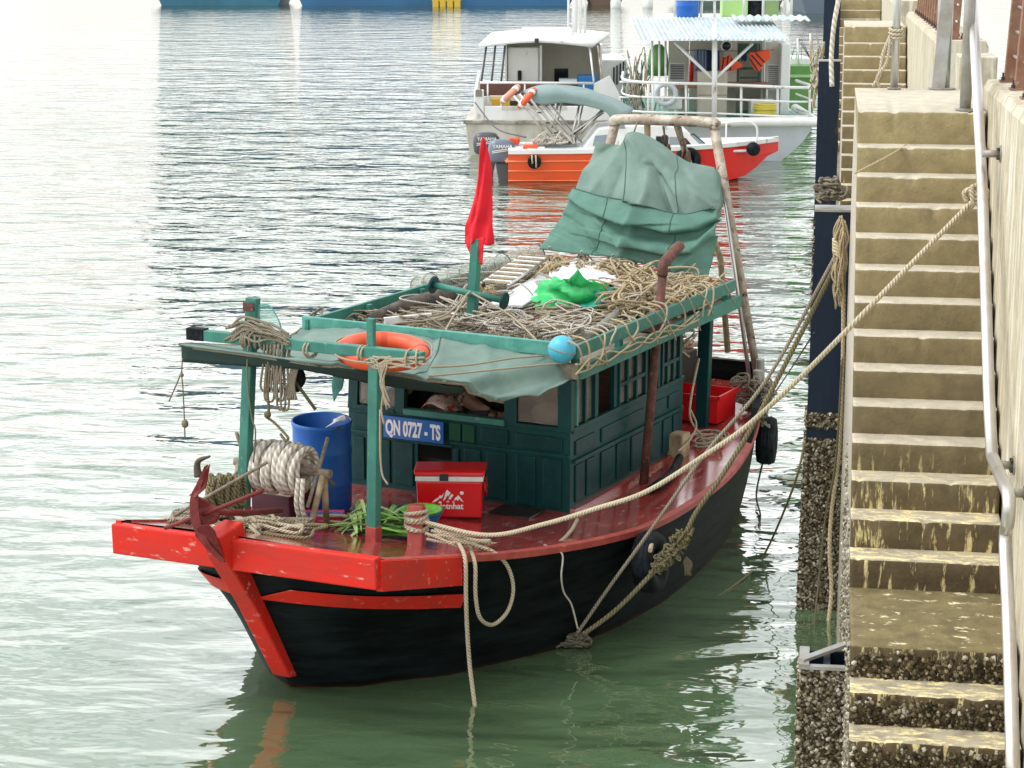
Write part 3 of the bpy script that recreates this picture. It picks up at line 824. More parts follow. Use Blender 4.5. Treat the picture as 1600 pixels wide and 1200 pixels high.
# fender piles
def pile(foot, top, wd, label, crust_to, dense, rnd, cap=False):
    fx, fy = foot; tx, ty, tz = top
    t = thing('fender_pile', label, 'pile', (fx, fy, -1.0), M_WORLD, 'navy fender piles along the quay')
    b, q = Vector((fx, fy, -1.0)), Vector((tx, ty, tz))
    mb = MB(); a, c = wd / 2, wd * .5
    # H section: front flange, web and back flange
    def col(x0, x1, y0, y1):
        i0 = len(mb.v)
        for p in (b, q):
            for (x, y) in ((x0, y0), (x1, y0), (x1, y1), (x0, y1)): mb.v.append(p + Vector((x, y, 0)))
        for f in ((0, 1, 5, 4), (1, 2, 6, 5), (2, 3, 7, 6), (3, 0, 4, 7), (4, 5, 6, 7)): mb.face([i0 + k for k in f])
    col(-a, a, 0.0, 0.03); col(-.02, .02, 0.0305, 0.28); col(-a, a, 0.281, 0.31)
    mb.build('pile_column', pile_navy, t)
    if cap:
        mb = MB(); z = tz
        mb.beam((tx - a - .01, ty - .01, z), (tx + a + .01, ty + .0, z), 0.05, 0.02)
        mb.beam((tx - a, ty + .03, z + .024), (tx + a, ty + .36, z + .045), 0.05, 0.02)
        mb.box(tx - a - .01, tx - a + .05, ty - .03, ty + .3, z + .012, z + .021)
        mb.build('steel_strap', galv, t)
    else:
        mb = MB(); mb.box(tx - a - .01, tx + a + .01, ty - .01, ty + .33, tz, tz + .018); mb.build('cap_plate', galv, t)
    if crust_to > 0:
        def pl(r):
            z = r.uniform(-.05, crust_to)
            f = (z + 1) / (tz + 1); p = b.lerp(q, f)
            if z > tz - .02: return None, None
            if z > crust_to * .62 and noise.noise(Vector((p.x * 6 + z * 2, z * 5, fx * 9))) < -.38 + .5 * (z / crust_to - .62) / .38: return None, None
            if r.random() < .78: return p + Vector((r.uniform(-a, a), 0, 0)), Vector((0, -1, .1))
            return p + Vector((-a, r.uniform(0, .31), 0)), Vector((-1, 0, .1))
        mb = MB(); shells(mb, pl, int(dense * 2.2), rnd, 0.007, 0.02)
        o = mb.build('barnacle_crust', barnacle, t); o['kind'] = 'stuff'
        mb = MB(); shells(mb, pl, int(dense * 2.6), rnd, 0.007, 0.02)
        o = mb.build('mussel_crust', barnacle_dark, t); o['kind'] = 'stuff'
    return t
rnd = random.Random(5)
pile((0.045, 17.43), (0.10, 17.36, 3.52), 0.33, 'blue black pile with barnacled lower half beside the staircase, ropes hanging on it', 1.95, 2000, rnd)
pile((0.10, 11.75), (0.105, 11.74, 1.5), 0.31, 'barnacled pile with a grey steel strap on top at the bottom edge', 1.9, 2200, rnd, True)
pile((0.02, 32.1), (0.02, 32.1, 3.98), 0.33, 'tall navy pile behind the rope bundle, beside the far white boat', 1.6, 300, rnd)
pile((0.05, 46.0), (0.05, 46.0, 4.6), 0.36, 'most distant navy pile against the far staircase', 0, 0, rnd)
# ================================================================== fishing boat (boat frame: x aft, y to starboard, z up; bp() takes port)
SHEER = [(-.8, 1.42), (.35, 1.14), (1.0, 1.02), (1.9, .92), (2.75, .85), (4, .84), (5, .87), (6.3, .97), (7.6, 1.10)]
HALF = [(-.8, 1.28), (.35, 1.29), (.9, 1.43), (1.9, 1.74), (2.75, 1.87), (4, 1.89), (5, 1.81), (6.3, 1.53), (7.6, 1.05)]
EXPO = [(-.8, 1.0), (0, .85), (.25, .66), (.75, .26), (1.85, .08), (3.2, .05), (6.6, .10), (7.6, .22)]
def sheer(x): return smooth_interp(SHEER, x)
def half(x, s=1): return smooth_interp(HALF, x) * (interp([(-.8, .76), (.4, .80), (1.6, .92), (2.75, 1)], x) if s < 0 else 1)
def stemz(x): return -x / .8 * 1.40 if x < 0 else -.35 * min(1, x / .25)
def hull_y(x, z, s=1):
    zb, zt = stemz(x), sheer(x)
    t = max(0, min(1, (z - zb) / max(zt - zb, .02)))
    return half(x, s) * t ** interp(EXPO, x)
boat = thing('fishing_boat', 'teal and black wooden fishing boat with red bow moored in front of the staircase', 'fishing boat', (3, 0, -.6), M_BOAT)
# hull: one lofted shell from transom to stem
mb = MB(); XSN = [-.79, -.7, -.6, -.5, -.4, -.3, -.2, -.1, 0, .12, .25, .4, .6, .8, 1.1, 1.5, 2, 2.6, 3.3, 4, 4.7, 5.4, 6, 6.6, 7.1, 7.6]
rows = []
for x in XSN:
    zt = sheer(x) - .012; zb = stemz(x); sec = []
    ts = [1, .9, .75, .6, .45, .32, .2, .11, .05, .015, 0]
    for t in ts: sec.append(bp(x, half(x) * t ** interp(EXPO, x), zb + (zt - zb) * t))
    for t in ts[::-1][1:]: sec.append(bp(x, -half(x, -1) * t ** interp(EXPO, x), zb + (zt - zb) * t))
    rows.append(sec)
mb.grid(rows)
mb.face([(len(XSN) - 1) * 21 + k for k in range(21)])
hull = mb.build('hull', hull_black, boat)
# deck
mb = MB(); rows = []
for i in range(57):
    x = -.78 + 8.36 * i / 56
    rows.append([bp(x, half(x, -1 if u < 0 else 1) * u * .992, sheer(x) + .004 + .03 * (1 - u * u)) for u in (-1, -.8, -.5, -.2, 0, .2, .5, .8, 1)])
mb.grid(rows); deck = mb.build('deck', deck_red, boat)
# gunwale: red capping along both edges
for s in (1, -1):
    mb = MB(); rows = []
    for i in range(53):
        x = -.72 + 8.3 * i / 52; y = half(x, s); z = sheer(x)
        rows.append([bp(x, s * (y + .022), z - .035), bp(x, s * (y + .026), z + .018), bp(x, s * (y - .035), z + .026), bp(x, s * (y - .04), z + .004)])
    mb.grid(rows, smooth=False)
    mb.build('gunwale', faded_red, boat)
# black rubbing band and stern bulwark
for s in (1, -1):
    mb = MB(); rows = []
    for i in range(30):
        x = 5.6 + 2.0 * i / 29; y = half(x); z = sheer(x); k = min(1, i / 8) * .22
        rows.append([bp(x, s * (y + .01), z - .03), bp(x, s * (y + .02), z + k), bp(x, s * (y - .05), z + k + .004), bp(x, s * (y - .05), z - .01)])
    mb.grid(rows, smooth=False); mb.build('stern_bulwark', hull_black, boat)
mb = MB(); mb.beam(bp(7.58, -1.05, 1.2), bp(7.58, 1.05, 1.2), .07, .28); mb.build('transom_board', hull_black, boat)
# red breast beam, side fascia and lower strake
mb = MB(); mb.beam(bp(-.82, -1.02, 1.30), bp(-.82, 1.31, 1.345), .085, .235); mb.build('breast_beam', red_paint, boat, bevel=.012)
for s in (1, -1):
    mb = MB(); rows = []
    for i in range(9):
        x = -.80 + 1.17 * i / 8; y = half(x, s) + .028; z = sheer(x) + .012
        rows.append([bp(x, s * (y - .03), z + .004), bp(x, s * (y + .022), z), bp(x, s * (y + .022), z - .225), bp(x, s * (y - .03), z - .23)])
    mb.grid(rows, smooth=False)
    mb.face([0, 1, 2, 3]); mb.face([35, 34, 33, 32])
    mb.build('bow_fascia', red_paint, boat)
    mb = MB(); rows = []
    for i in range(14):
        x = -.50 + 1.10 * i / 13; zc = .94 - .22 * (x + .5) / 1.10
        rr_ = []
        for (dz, off) in ((.058, 0), (.058, .035), (-.058, .035), (-.058, 0)):
            rr_.append(bp(x - .018, s * (hull_y(x, zc + dz, s) + off), zc + dz - .0))
        rows.append(rr_)
    mb.grid(rows, smooth=False); mb.face([0, 1, 2, 3]); mb.face([55, 54, 53, 52])
    mb.build('bow_strake', red_paint, boat)
# stem timber
poly = [(-1.02, 1.50), (-.70, 1.54), (-.66, 1.30), (-.42, .80), (.02, .10), (-.13, .13), (-.60, .86), (-.95, 1.32)]
M = Matrix(((1, 0, 0, 0), (0, 0, 1, -.085), (0, 1, 0, 0), (0, 0, 0, 1)))
mb = MB(); mb.prism(poly, M, .17); mb.build('stem', red_paint, boat, bevel=.014)
# bitt (mooring post) with flared head, port bow
mb = MB(); c = bp(.62, .80, sheer(.62))
for (z, a) in ((0, .11), (.05, .095), (.22, .06), (.36, .085)): pass
prof = [(-.12, 0), (.12, 0), (.07, .2), (.10, .33), (.055, .37), (-.075, .37), (-.075, .2)]
M = Matrix.Translation(c) @ Matrix.Rotation(.35, 4, 'Z') @ Matrix(((1, 0, 0, 0), (0, 0, 1, -.06), (0, 1, 0, 0), (0, 0, 0, 1)))
mb.prism([(-.12, 0), (.12, 0), (.075, .2), (.095, .30), (.06, .34), (-.06, .36), (-.085, .2)], M, .12)
mb.build('mooring_bitt', faded_red, boat, bevel=.015)
# canopy posts on the foredeck with red feet, and their cross beam
for (yp, xt, lean) in ((-.64, .4, .07), (.55, .4, .03)):
    mb = MB(); zb = sheer(.4)
    mb.beam(bp(.42, yp - lean * .9, zb), bp(xt, yp + lean, 2.64), .085, .085, (1, 0, 0)); p = mb.build('canopy_post', teal_light, boat, bevel=.006)
    mb = MB(); mb.beam(bp(.42, yp - lean * .9, zb - .01), bp(.42, yp - lean * .72, zb + .15), .096, .096, (1, 0, 0)); sub(mb, 'red_foot', faded_red, p, bevel=.005)
mb = MB(); mb.beam(bp(.40, -1.02, 2.665), bp(.40, 1.0, 2.665), .075, .085); mb.build('cross_beam', teal_light, boat, bevel=.006)
mb = MB(); mb.beam(bp(.40, -1.16, 2.67), bp(.40, -.99, 2.67), .09, .1); mb.build('beam_cap', rubber, boat, bevel=.01)
mb = MB(); mb.beam(bp(.41, -.57, 2.60), bp(.42, -.545, 3.0), .10, .07, (1, 0, 0)); tp = mb.build('post_head', teal_light, boat, bevel=.005)
mb = MB(); mb.box(.355, .365, .505, .60, 2.9, 2.97); sub(mb, 'dark_grille', rust, tp)
mb = MB(); mb.beam(bp(.44, .52, 2.62), bp(.44, .52, 2.92), .06, .05, (1, 0, 0)); mb.build('post_head', teal_light, boat, bevel=.005)

# ------------------------------------------------ cabin
CX0, CX1, CY, CZ0, CZ1 = 2.75, 5.30, 1.12, .84, 2.20
SILL = 1.60
def side(mbf, s): return mbf
cabin_parts = []
mb = MB()
# front wall below the sill, split round the small hatch opening
for (y0, y1, z0, z1) in ((-CY, -.40, CZ0, SILL), (-.05, CY, CZ0, SILL), (-.40, -.05, 1.33, SILL), (-.40, -.05, CZ0, .99)):
    mb.box(CX0, CX0 + .04, -y1, -y0, z0, z1)
for s in (1, -1): mb.box(CX0 + .041, CX1, s * CY, s * (CY - .04), CZ0, SILL)
mb.box(CX1 - .04, CX1 + .001, -(CY - .041), -.35, CZ0, CZ1 - .02); mb.box(CX1 - .04, CX1 + .001, .35, CY - .041, CZ0, CZ1 - .02)
mb.box(CX0 + .01, CX1, -(CY - .05), CY - .05, CZ0 - .1, CZ0 + .02)
cab = mb.build('cabin_wall', cabin_teal, boat)
# corner and window posts, header
for (y, wd) in ((-CY + .05, .1), (-.58, .1), (.545, .12), (CY - .05, .13)):
    mb = MB(); mb.beam(bp(CX0 + .018, y, SILL + .001), bp(CX0 + .018 + .03, y * .985, CZ1), .07, wd, (0, 1, 0)); sub(mb, 'window_post', cabin_teal, cab, bevel=.004)
for s in (1, -1):
    for x in (3.30, 3.72, 4.42, 4.72, 5.25):
        mb = MB(); mb.box(x - .04, x + .04, s * (CY - .05), s * (CY - .004), SILL + .001, CZ1); sub(mb, 'window_post', cabin_teal, cab, bevel=.004)
    mb = MB(); mb.box(CX0 + .05, CX1, s * (CY - .035), s * (CY + .02), CZ1 - .16, CZ1 - .06); sub(mb, 'header_rail', cabin_dark, cab, bevel=.004)
    mb = MB(); mb.box(CX0 + .03, CX1, s * (CY - .02), s * (CY + .018), SILL - .02, SILL + .025); sub(mb, 'side_sill', cabin_teal, cab, bevel=.004)
    mb = MB(); mb.box(CX0, CX1, s * (CY - .01), s * (CY + .05), CZ0 - .03, CZ0 + .07); sub(mb, 'foot_rail', deck_red, cab, bevel=.006)
mb = MB(); mb.box(CX0 - .012, CX0 + .05, -CY, CY, CZ1 - .15, CZ1); sub(mb, 'header_rail', cabin_dark, cab, bevel=.004)
mb = MB(); mb.box(CX0 - .035, CX0 + .05, -.49, .53, SILL - .01, SILL + .045); sub(mb, 'window_sill', teal_light, cab, bevel=.006)
for (y0, y1) in ((-CY, -.63), (.60, CY)):
    mb = MB(); mb.box(CX0 - .02, CX0 + .03, -y1, -y0, SILL - .01, SILL + .03); sub(mb, 'window_sill', cabin_teal, cab, bevel=.005)
# raised panels on the front: a frame strip with a fielded panel each
def panel(y0, y1, z0, z1, m=None, x=None, s=None):
    mb = MB(); g = .022
    if s is None:
        X = CX0
        mb.box(X - .018, X - .0005, -y1, -y0, z0, z1)
        b = len(mb.v)
        p = mb.build('wall_panel', m or cabin_dark, cab, bevel=.006) if False else sub(mb, 'wall_panel', m or cabin_dark, cab, bevel=.008)
    else:
        mb.box(x[0], x[1], s * (CY + .0005), s * (CY + .016), z0, z1); sub(mb, 'wall_panel', m or cabin_dark, cab, bevel=.007)
for (y0, y1, z0, z1, m) in ((-1.07, -.74, 1.42, 1.55, None), (-1.07, -.95, .93, 1.33, None), (-.90, -.68, .93, 1.33, None), (-.64, -.44, .93, 1.33, None),
        (-.02, .03, .93, 1.33, cabin_teal), (.08, .25, .92, 1.34, None), (.31, .50, .92, 1.34, None), (.60, .79, .90, 1.34, None), (.86, 1.04, .90, 1.34, None),
        (-.07, .05, 1.40, 1.56, cabin_green), (.07, .19, 1.40, 1.56, cabin_green), (.25, .52, 1.42, 1.55, None), (.60, 1.05, 1.41, 1.54, None)):
    panel(y0, y1, z0, z1, m)
for (z, h, y0, y1) in ((1.365, .028, -CY, -.40), (1.365, .028, -.05, CY), (1.335, .02, -.42, -.03)):
    mb = MB(); mb.box(CX0 - .026, CX0 - .001, -y1, -y0, z, z + h); sub(mb, 'belt_rail', cabin_teal, cab, bevel=.004)
for s in (1, -1):
    for (x0, x1, z0, z1) in ((2.84, 3.02, .95, 1.28), (3.07, 3.25, .95, 1.28), (3.38, 3.66, .95, 1.28), (3.72, 3.98, .95, 1.28), (4.05, 4.34, .95, 1.28), (4.5, 4.72, .95, 1.28), (4.8, 5.0, .95, 1.28), (5.05, 5.22, .95, 1.28),
            (2.84, 3.25, 1.37, 1.5), (3.38, 4.34, 1.37, 1.5), (4.5, 4.85, 1.37, 1.5), (4.92, 5.22, 1.37, 1.5)):
        panel(None, None, z0, z1, None, (x0, x1), s)
    mb = MB(); mb.box(2.80, 5.26, s * (CY + .0165), s * (CY + .028), 1.305, 1.335); sub(mb, 'belt_rail', cabin_teal, cab)
# window panes
mb = MB(); mb.box(CX0 + .012, CX0 + .02, -1.0, -.61, SILL + .04, CZ1 - .15); sub(mb, 'window_pane', window_glass, cab)
mb = MB(); mb.box(CX0 + .012, CX0 + .02, .64, 1.01, SILL + .04, CZ1 - .15); sub(mb, 'window_pane', window_glass, cab)
for s in (1, -1):
    for (x0, x1, hasglass, bars) in ((2.86, 3.26, 1, 1), (3.76, 4.38, 1, 2), (4.46, 4.68, 1, 1), (4.76, 5.21, 1, 2)):
        mb = MB(); mb.box(x0, x1, s * (CY - .03), s * (CY - .024), SILL + .03, CZ1 - .16); pn = sub(mb, 'window_pane', window_glass, cab)
        for k in range(bars):
            xx = x0 + (x1 - x0) * (k + 1) / (bars + 1)
            mb = MB(); mb.box(xx - .016, xx + .016, s * (CY - .05), s * (CY + .006), SILL + .03, CZ1 - .16); sub(mb, 'window_bar', cabin_teal, cab)
        if bars == 2:
            mb = MB(); mb.box(x0, x1, s * (CY - .05), s * (CY + .009), 1.80, 1.835); sub(mb, 'window_bar', cabin_teal, cab)
        for xx in (x0 + .012, x1 - .012):
            mb = MB(); mb.box(xx - .012, xx + .012, s * (CY - .03), s * (CY + .012), SILL + .03, CZ1 - .16); sub(mb, 'window_frame', teal_pale if (xx < 3.0) else cabin_teal, cab)
# interior lining
mb = MB(); mb.box(CX0 + .1, CX1 - .06, -(CY - .06), CY - .06, CZ0 + .02, 1.18); sub(mb, 'bunk_floor', dark_inside, cab)
mb = MB(); mb.box(4.2, 4.24, -.95, .9, 1.19, CZ1 - .02); sub(mb, 'inner_bulkhead', wood_brown, cab)

# registration plate
ZP0, ZP1 = 1.365, 1.565
mb = MB(); mb.box(CX0 - .043, CX0 - .032, .11, .73, ZP0, ZP1); plate = mb.build('registration_plate', plate_blue, boat)
M = Matrix.Translation((CX0 - .0435, .70, ZP0 + .035)) @ Matrix(((0, 0, -1, 0), (-1, 0, 0, 0), (0, 1, 0, 0), (0, 0, 0, 1)))
o, wd = glyphs('QN 0727 - TS', letter_white, plate, .185, M, 'plate_lettering', 1.0, .0015, .0075)
# refit width to the plate
fx = .565 / wd
for v in o.data.vertices:
    y = v.co.y + FR[plate.name][1].y
    v.co.y = .705 - (.70 - y) * fx - FR[plate.name][1].y
# ------------------------------------------------ roof
RX0, RX1, RY, RZ = 2.42, 6.15, 1.36, 2.22
mb = MB(); rows = []
for i in range(13):
    x = RX0 + (RX1 - RX0) * i / 12
    rows.append([bp(x, RY * u, RZ + .05 * (1 - u * u)) for u in (-1, -.7, -.35, 0, .35, .7, 1)])
mb.grid(rows); roof = mb.build('roof', mat('bleached roof boards', (0.40, 0.35, 0.28), 0.85, col2=(0.26, 0.22, 0.17), nscale=5, stretch=(1, 5, 1), bump=.3), boat, solid=.04)
for s in (1, -1):
    mb = MB(); mb.beam(bp(RX0 - .02, s * (RY + .02), RZ), bp(RX1 + .05, s * (RY - .01), RZ + .02), .045, .125); sub(mb, 'roof_fascia', teal_light if s > 0 else teal_light, roof, bevel=.005)
    mb = MB(); mb.beam(bp(RX0 - .02, s * (RY - .03), RZ + .165), bp(RX1 + .0, s * (RY - .06), RZ + .18), .04, .115); sub(mb, 'roof_rail', teal_light, roof, bevel=.005)
    for x in (2.5, 3.4, 4.4, 5.3, 6.0):
        mb = MB(); mb.box(x - .035, x + .035, -s * (RY - .055), -s * (RY - .105), RZ + .03, RZ + .21); sub(mb, 'rail_stanchion', teal_light, roof)
mb = MB(); mb.beam(bp(RX0 - .03, -RY - .02, RZ), bp(RX0 - .03, RY + .01, RZ), .05, .13); sub(mb, 'roof_fascia', wood_grey, roof, bevel=.006)
mb = MB(); mb.beam(bp(RX0 + .02, -RY - .03, RZ + .185), bp(RX0 + .02, RY - .06, RZ + .165), .05, .12); sub(mb, 'front_rail', teal_pale, roof, bevel=.006)
mb = MB(); mb.beam(bp(RX1, -RY, RZ + .02), bp(RX1, RY, RZ + .02), .05, .12); sub(mb, 'roof_fascia', wood_grey, roof, bevel=.005)
for s in (1, -1):
    mb = MB(); mb.beam(bp(6.0, s * 1.05, sheer(6.0)), bp(6.02, s * 1.07, RZ), .13, .09, (1, 0, 0)); mb.build('aft_post', cabin_dark, boat, bevel=.008)
# exhaust pipe
mb = MB(); P0, P1, P2 = by(1005, 762, 1.27), by(1036, 420, 1.30), by(1062, 384, 1.30)
c1 = P1.lerp(P0, .03)
mb.tube([P0, P0.lerp(P1, .5), c1], .042, 14); ex = mb.build('exhaust_pipe', rust, boat)
mb = MB(); mb.tube(cr([c1, P1 + Vector((0, 0, .03)), P1.lerp(P2, .3) + Vector((0, 0, .035)), P2], 4), .05, 14, cap=True); sub(mb, 'exhaust_elbow', rust, ex)
pp = P0.lerp(P1, .74); mb = MB(); mb.box(pp.x - .14, pp.x + .02, pp.y - .01, pp.y + .16, pp.z - .035, pp.z + .03); sub(mb, 'pipe_clamp', rust, ex)
# gallows of pipe over the stern
GX = 7.25
T0, T1 = bx(965, 187, GX), bx(1112, 192, GX)
L0, L1 = bp(GX, 1.20, 1.15), bp(GX, -1.2, 1.15)
mb = MB(); mb.tube(cr([T0 + Vector((0, .03, -.06)), T0, T0.lerp(T1, .5) + Vector((0, 0, .01)), T1, T1 + Vector((0, -.03, -.06))], 6), .058, 14)
gal = mb.build('gallows_frame', bare_pipe, boat)
for (t, b) in ((T1 + Vector((0, -.03, -.05)), L0), (T0 + Vector((0, .03, -.05)), L1)):
    mb = MB(); mb.tube([t, t.lerp(b, .45), b], lambda q: .052 - .012 * q, 12); sub(mb, 'gallows_leg', bare_pipe, gal)
    mb = MB(); mb.tube([t.lerp(b, .06), b + Vector((-.12, .05, 0))], .022, 10); sub(mb, 'gallows_brace', steel, gal)
for (f, dx, dy) in ((.32, 1.1, .55), (.62, 1.1, -.5)):
    a = T0.lerp(T1, f); mb = MB(); mb.tube([a, a + Vector((.75, dy * .5, -1.55)), a + Vector((.9, dy * .6, -2.6))], .034, 10); sub(mb, 'gallows_stay', wood_pale, gal)
# timber heads at the port quarter and stern
for (x, y, h, r) in ((6.75, 1.36, .42, .05), (6.98, 1.30, .34, .05), (7.2, 1.22, .40, .045)):
    mb = MB(); z = sheer(x)
    mb.lathe([(r, -.02), (r * 1.05, h * .5), (r, h - .01), (r * .9, h)], Matrix.Translation(bp(x, y, z)), 12, False); mb.build('timber_head', galv, boat)
# windlass
WX, WY0, WY1, WZ = .58, -.83, -.02, 1.60
wl = None
for y in (WY0, WY1):
    for dx in (-.17, .12):
        mb = MB(); mb.tube([bp(WX + dx, y + (-.06 if y == WY1 else 0), sheer(WX)), bp(WX, y + .0, WZ + .02)], .026, 10)
        if wl is None: wl = mb.build('windlass', wood_pale, boat)
        else: sub(mb, 'windlass_leg', wood_pale, wl)
mb = MB(); mb.tube([bp(WX, WY0 - .04, WZ), bp(WX, WY1 + .06, WZ)], .036, 14); sub(mb, 'windlass_shaft', wood_grey, wl)
for (y, a0) in ((WY0 + .06, .4), (WY1 - .06, 1.0)):
    for k in range(2):
        a = a0 + k * PI / 2; d = Vector((math.cos(a), 0, math.sin(a))) * .3
        mb = MB(); mb.tube([bp(WX, y, WZ) - d, bp(WX, y, WZ) + d], .016, 8); sub(mb, 'hand_spoke', wood_grey, wl)
# hatch box at the starboard bow
mb = MB(); mb.box(.98, 1.5, .62, 1.0, sheer(1.2), sheer(1.2) + .24); hb = mb.build('deck_hatch', box_maroon, boat, bevel=.008)
mb = MB(); mb.box(.97, 1.52, .6, 1.02, sheer(1.2) + .2405, sheer(1.2) + .27); sub(mb, 'hatch_lid', hatch_top, hb, bevel=.008)
# black plate near the cabin door, coloured for the shade inside a deck opening
mb = MB(); mb.box(2.3, 2.62, -.95, -.55, sheer(2.4) + .03, sheer(2.4) + .05); mb.build('deck_plate', mat('deck opening shade', (0.02, 0.012, 0.012), 0.3), boat, bevel=.004)
# mast with cross arm (roof)
Mb = bx(737, 503, 3.72); Mt = bx(745, 372, 3.72)
mb = MB(); mb.beam(Mb, Mt, .085, .085, (1, 0, 0)); mast = mb.build('mast', teal_light, boat, bevel=.008)
mb = MB(); mb.tube([Mt - Vector((0, 0, .1)), bx(753, 300, 3.74), bx(757, 222, 3.75)], .016, 8); sub(mb, 'flag_staff', wood_grey, mast)
A0, A1 = bx(677, 445, 3.66), bx(788, 470, 3.66)
mb = MB(); mb.tube([A0, A1], .03, 10); arm = sub(mb, 'mast_arm', teal_light, mast)
for a, d in ((A0, -1), (A1, 1)):
    u = (A1 - A0).normalized()
    mb = MB(); mb.lathe([(.08, -.012), (.085, 0), (.08, .012)], Matrix.Translation(a) @ u.to_track_quat('Z', 'Y').to_matrix().to_4x4(), 16, False); sub(mb, 'arm_disc', cabin_dark, mast)
# ================================================================== things on the fishing boat
def dz(x, y=0):                                       # deck height
    u = min(1, abs(y) / half(x)); return sheer(x) + .004 + .03 * (1 - u * u)
# awning: canvas slung from the roof rail to the cross beam, sagging at the port side
ctrl = [[bx(470, 512, 2.42), bx(560, 515, 2.41), bx(690, 530, 2.41), bx(800, 552, 2.41), bx(892, 572, 2.42)],
        [bx(440, 530, 1.6), bx(540, 536, 1.7), bx(680, 562, 1.8), bx(790, 590, 1.9), bx(880, 592, 2.1)],
        [bx(375, 540, .85), bx(500, 560, .9), bx(640, 588, 1.15), bx(745, 608, 1.5), bx(845, 606, 1.9)],
        [bx(285, 537, .35), bx(460, 560, .34), bx(600, 577, .6), bx(735, 603, 1.25), bx(790, 622, 1.6)],
        [bx(286, 541, .34), bx(459, 565, .33), bx(598, 584, .58), bx(732, 607, 1.22), bx(785, 625, 1.6)]]
rows = wrinkle(surf(ctrl, 18, 14), .012, 2.2, 3, stretch=(.5, 1.4, 1))
rows = crease(rows, [([(678, 532), (668, 560), (662, 590)], -.05, 5, 'r'), ([(690, 534), (684, 570)], .03, 5, 'r'), ([(893, 572), (820, 584), (742, 604)], .06, 7, 's'), ([(893, 572), (850, 596), (830, 616)], -.05, 6, 'r'), ([(888, 574), (800, 600), (762, 616)], -.035, 6, 'r'),
    ([(560, 520), (540, 545), (530, 570)], .03, 7, 'r'), ([(480, 515), (440, 545)], -.04, 7, 'r'), ([(620, 528), (600, 560)], -.03, 6, 'r'), ([(760, 545), (770, 600)], .03, 9, 'r')], M_BOAT, Vector((-.5, 0, .85)))
aw = thing('canvas_awning', 'grey green canvas awning sagging between the cabin roof and the foredeck posts', 'awning', bp(1.4, 0, 2.0), M_BOAT)
mb = MB(); mb.grid(rows); mb.build('canvas_sheet', tarp_grey, aw, solid=.008); aw_rows = rows
mb = MB(); mb.tube([r_[0] for r_ in rows[::4]], .012, 6); mb.build('hem_rope', rope_grey, aw)
mb = MB(); mb.tube([p for p in rows[-1]], .013, 6); mb.build('hem_rope', rope_grey, aw)
mb = MB(); mb.grid(wrinkle(surf([[bx(283, 541, .33), bx(380, 551, .325), bx(470, 565, .32), bx(600, 586, .56), bx(728, 607, 1.2)], [bx(284, 566, .36), bx(382, 572, .35), bx(470, 578, .36), bx(600, 603, .62), bx(722, 617, 1.22)]], 8, 4), .01, 5, 1)); mb.build('shaded_flap', mat('shaded canvas underside', (0.012, 0.035, 0.03), 0.8), aw, solid=.006)  # underside of the awning edge, its shade put into a near-black colour
mb = MB(); mb.grid(wrinkle(surf([[bx(520, 585, 2.3), bx(528, 588, 2.3), bx(538, 590, 2.3)], [bx(519, 610, 2.3), bx(527, 608, 2.3), bx(535, 606, 2.3)], [bx(522, 628, 2.3), bx(525, 622, 2.3), bx(530, 612, 2.3)]], 4, 4), .01, 7, 2)); mb.build('torn_corner', teal_light, aw, solid=.005)

mb = MB(); mb.tube([q[36] + Vector((0, 0, .006)) for q in aw_rows], .005, 5); mb.build('seam', mat('dark canvas seam', (.05, .11, .09), .8), aw)
for j in range(3, 70, 9):
    p = aw_rows[-3][j]; mb = MB(); mb.torus(Matrix.Translation(p + Vector((0, 0, .006))), .016, .005, 12, 5); mb.build('eyelet', galv, aw)
# stern canvas cover hung from the gallows
def C(px, py, x): return bx(px, py, x)
cov = thing('stern_cover', 'large wrinkled grey green canvas tent hung under the stern gallows', 'tarpaulin', bp(6.6, 0, 2.4), M_BOAT)
ctrl = [[C(931, 222, 7.0), C(966, 228, 6.95), C(989, 205, 6.95), C(1030, 224, 6.95), C(1070, 251, 6.95), C(1116, 262, 6.95)],
        [C(915, 262, 6.75), C(958, 262, 6.62), C(990, 262, 6.60), C(1032, 266, 6.62), C(1072, 276, 6.7), C(1124, 292, 6.85)],
        [C(899, 300, 6.6), C(948, 300, 6.42), C(990, 296, 6.38), C(1030, 300, 6.42), C(1072, 305, 6.5), C(1126, 316, 6.75)],
        [C(884, 330, 6.5), C(940, 330, 6.3), C(985, 332, 6.25), C(1028, 334, 6.3), C(1072, 338, 6.4), C(1122, 340, 6.65)]]
def pleat(rows, apex, amp, n, ph=0):
    out = []
    for r_ in rows:
        q = []
        for p in r_:
            d = p - apex; a = math.atan2(d.y, -d.z + .3); k = min(1, d.length / .5)
            f = math.sin(a * n + ph + 2.5 * noise.noise(p * 1.3))
            q.append(p + Vector((-1, 0, 0)) * amp * k * (abs(f) ** .6 * (1 if f > 0 else -1)))
        out.append(q)
    return out
apex = C(990, 205, 6.95)
rows = wrinkle(surf(ctrl, 18, 20), .016, 2.4, 5, stretch=(1, 1.6, .7))
rows = crease(rows, [([(988, 208), (1018, 258), (1012, 300), (998, 330)], .09, 9, 'r'), ([(1019, 258), (1030, 300), (1042, 335)], -.13, 7, 'r'), ([(1030, 275), (1050, 310), (1062, 338)], -.06, 6, 'r'),
    ([(990, 210), (1024, 236), (1062, 272), (1114, 316)], .06, 5, 's'), ([(986, 212), (950, 245), (900, 268)], -.055, 6, 's'), ([(984, 212), (962, 250), (925, 300)], .05, 7, 'r'), ([(986, 214), (975, 260), (950, 318)], -.045, 6, 'r'),
    ([(966, 222), (935, 240)], -.08, 7, 'r'), ([(1000, 222), (1010, 245)], -.04, 4, 'r'), ([(1075, 262), (1095, 300), (1120, 312)], .05, 8, 'r')], M_BOAT, Vector((-1, 0, 0)))
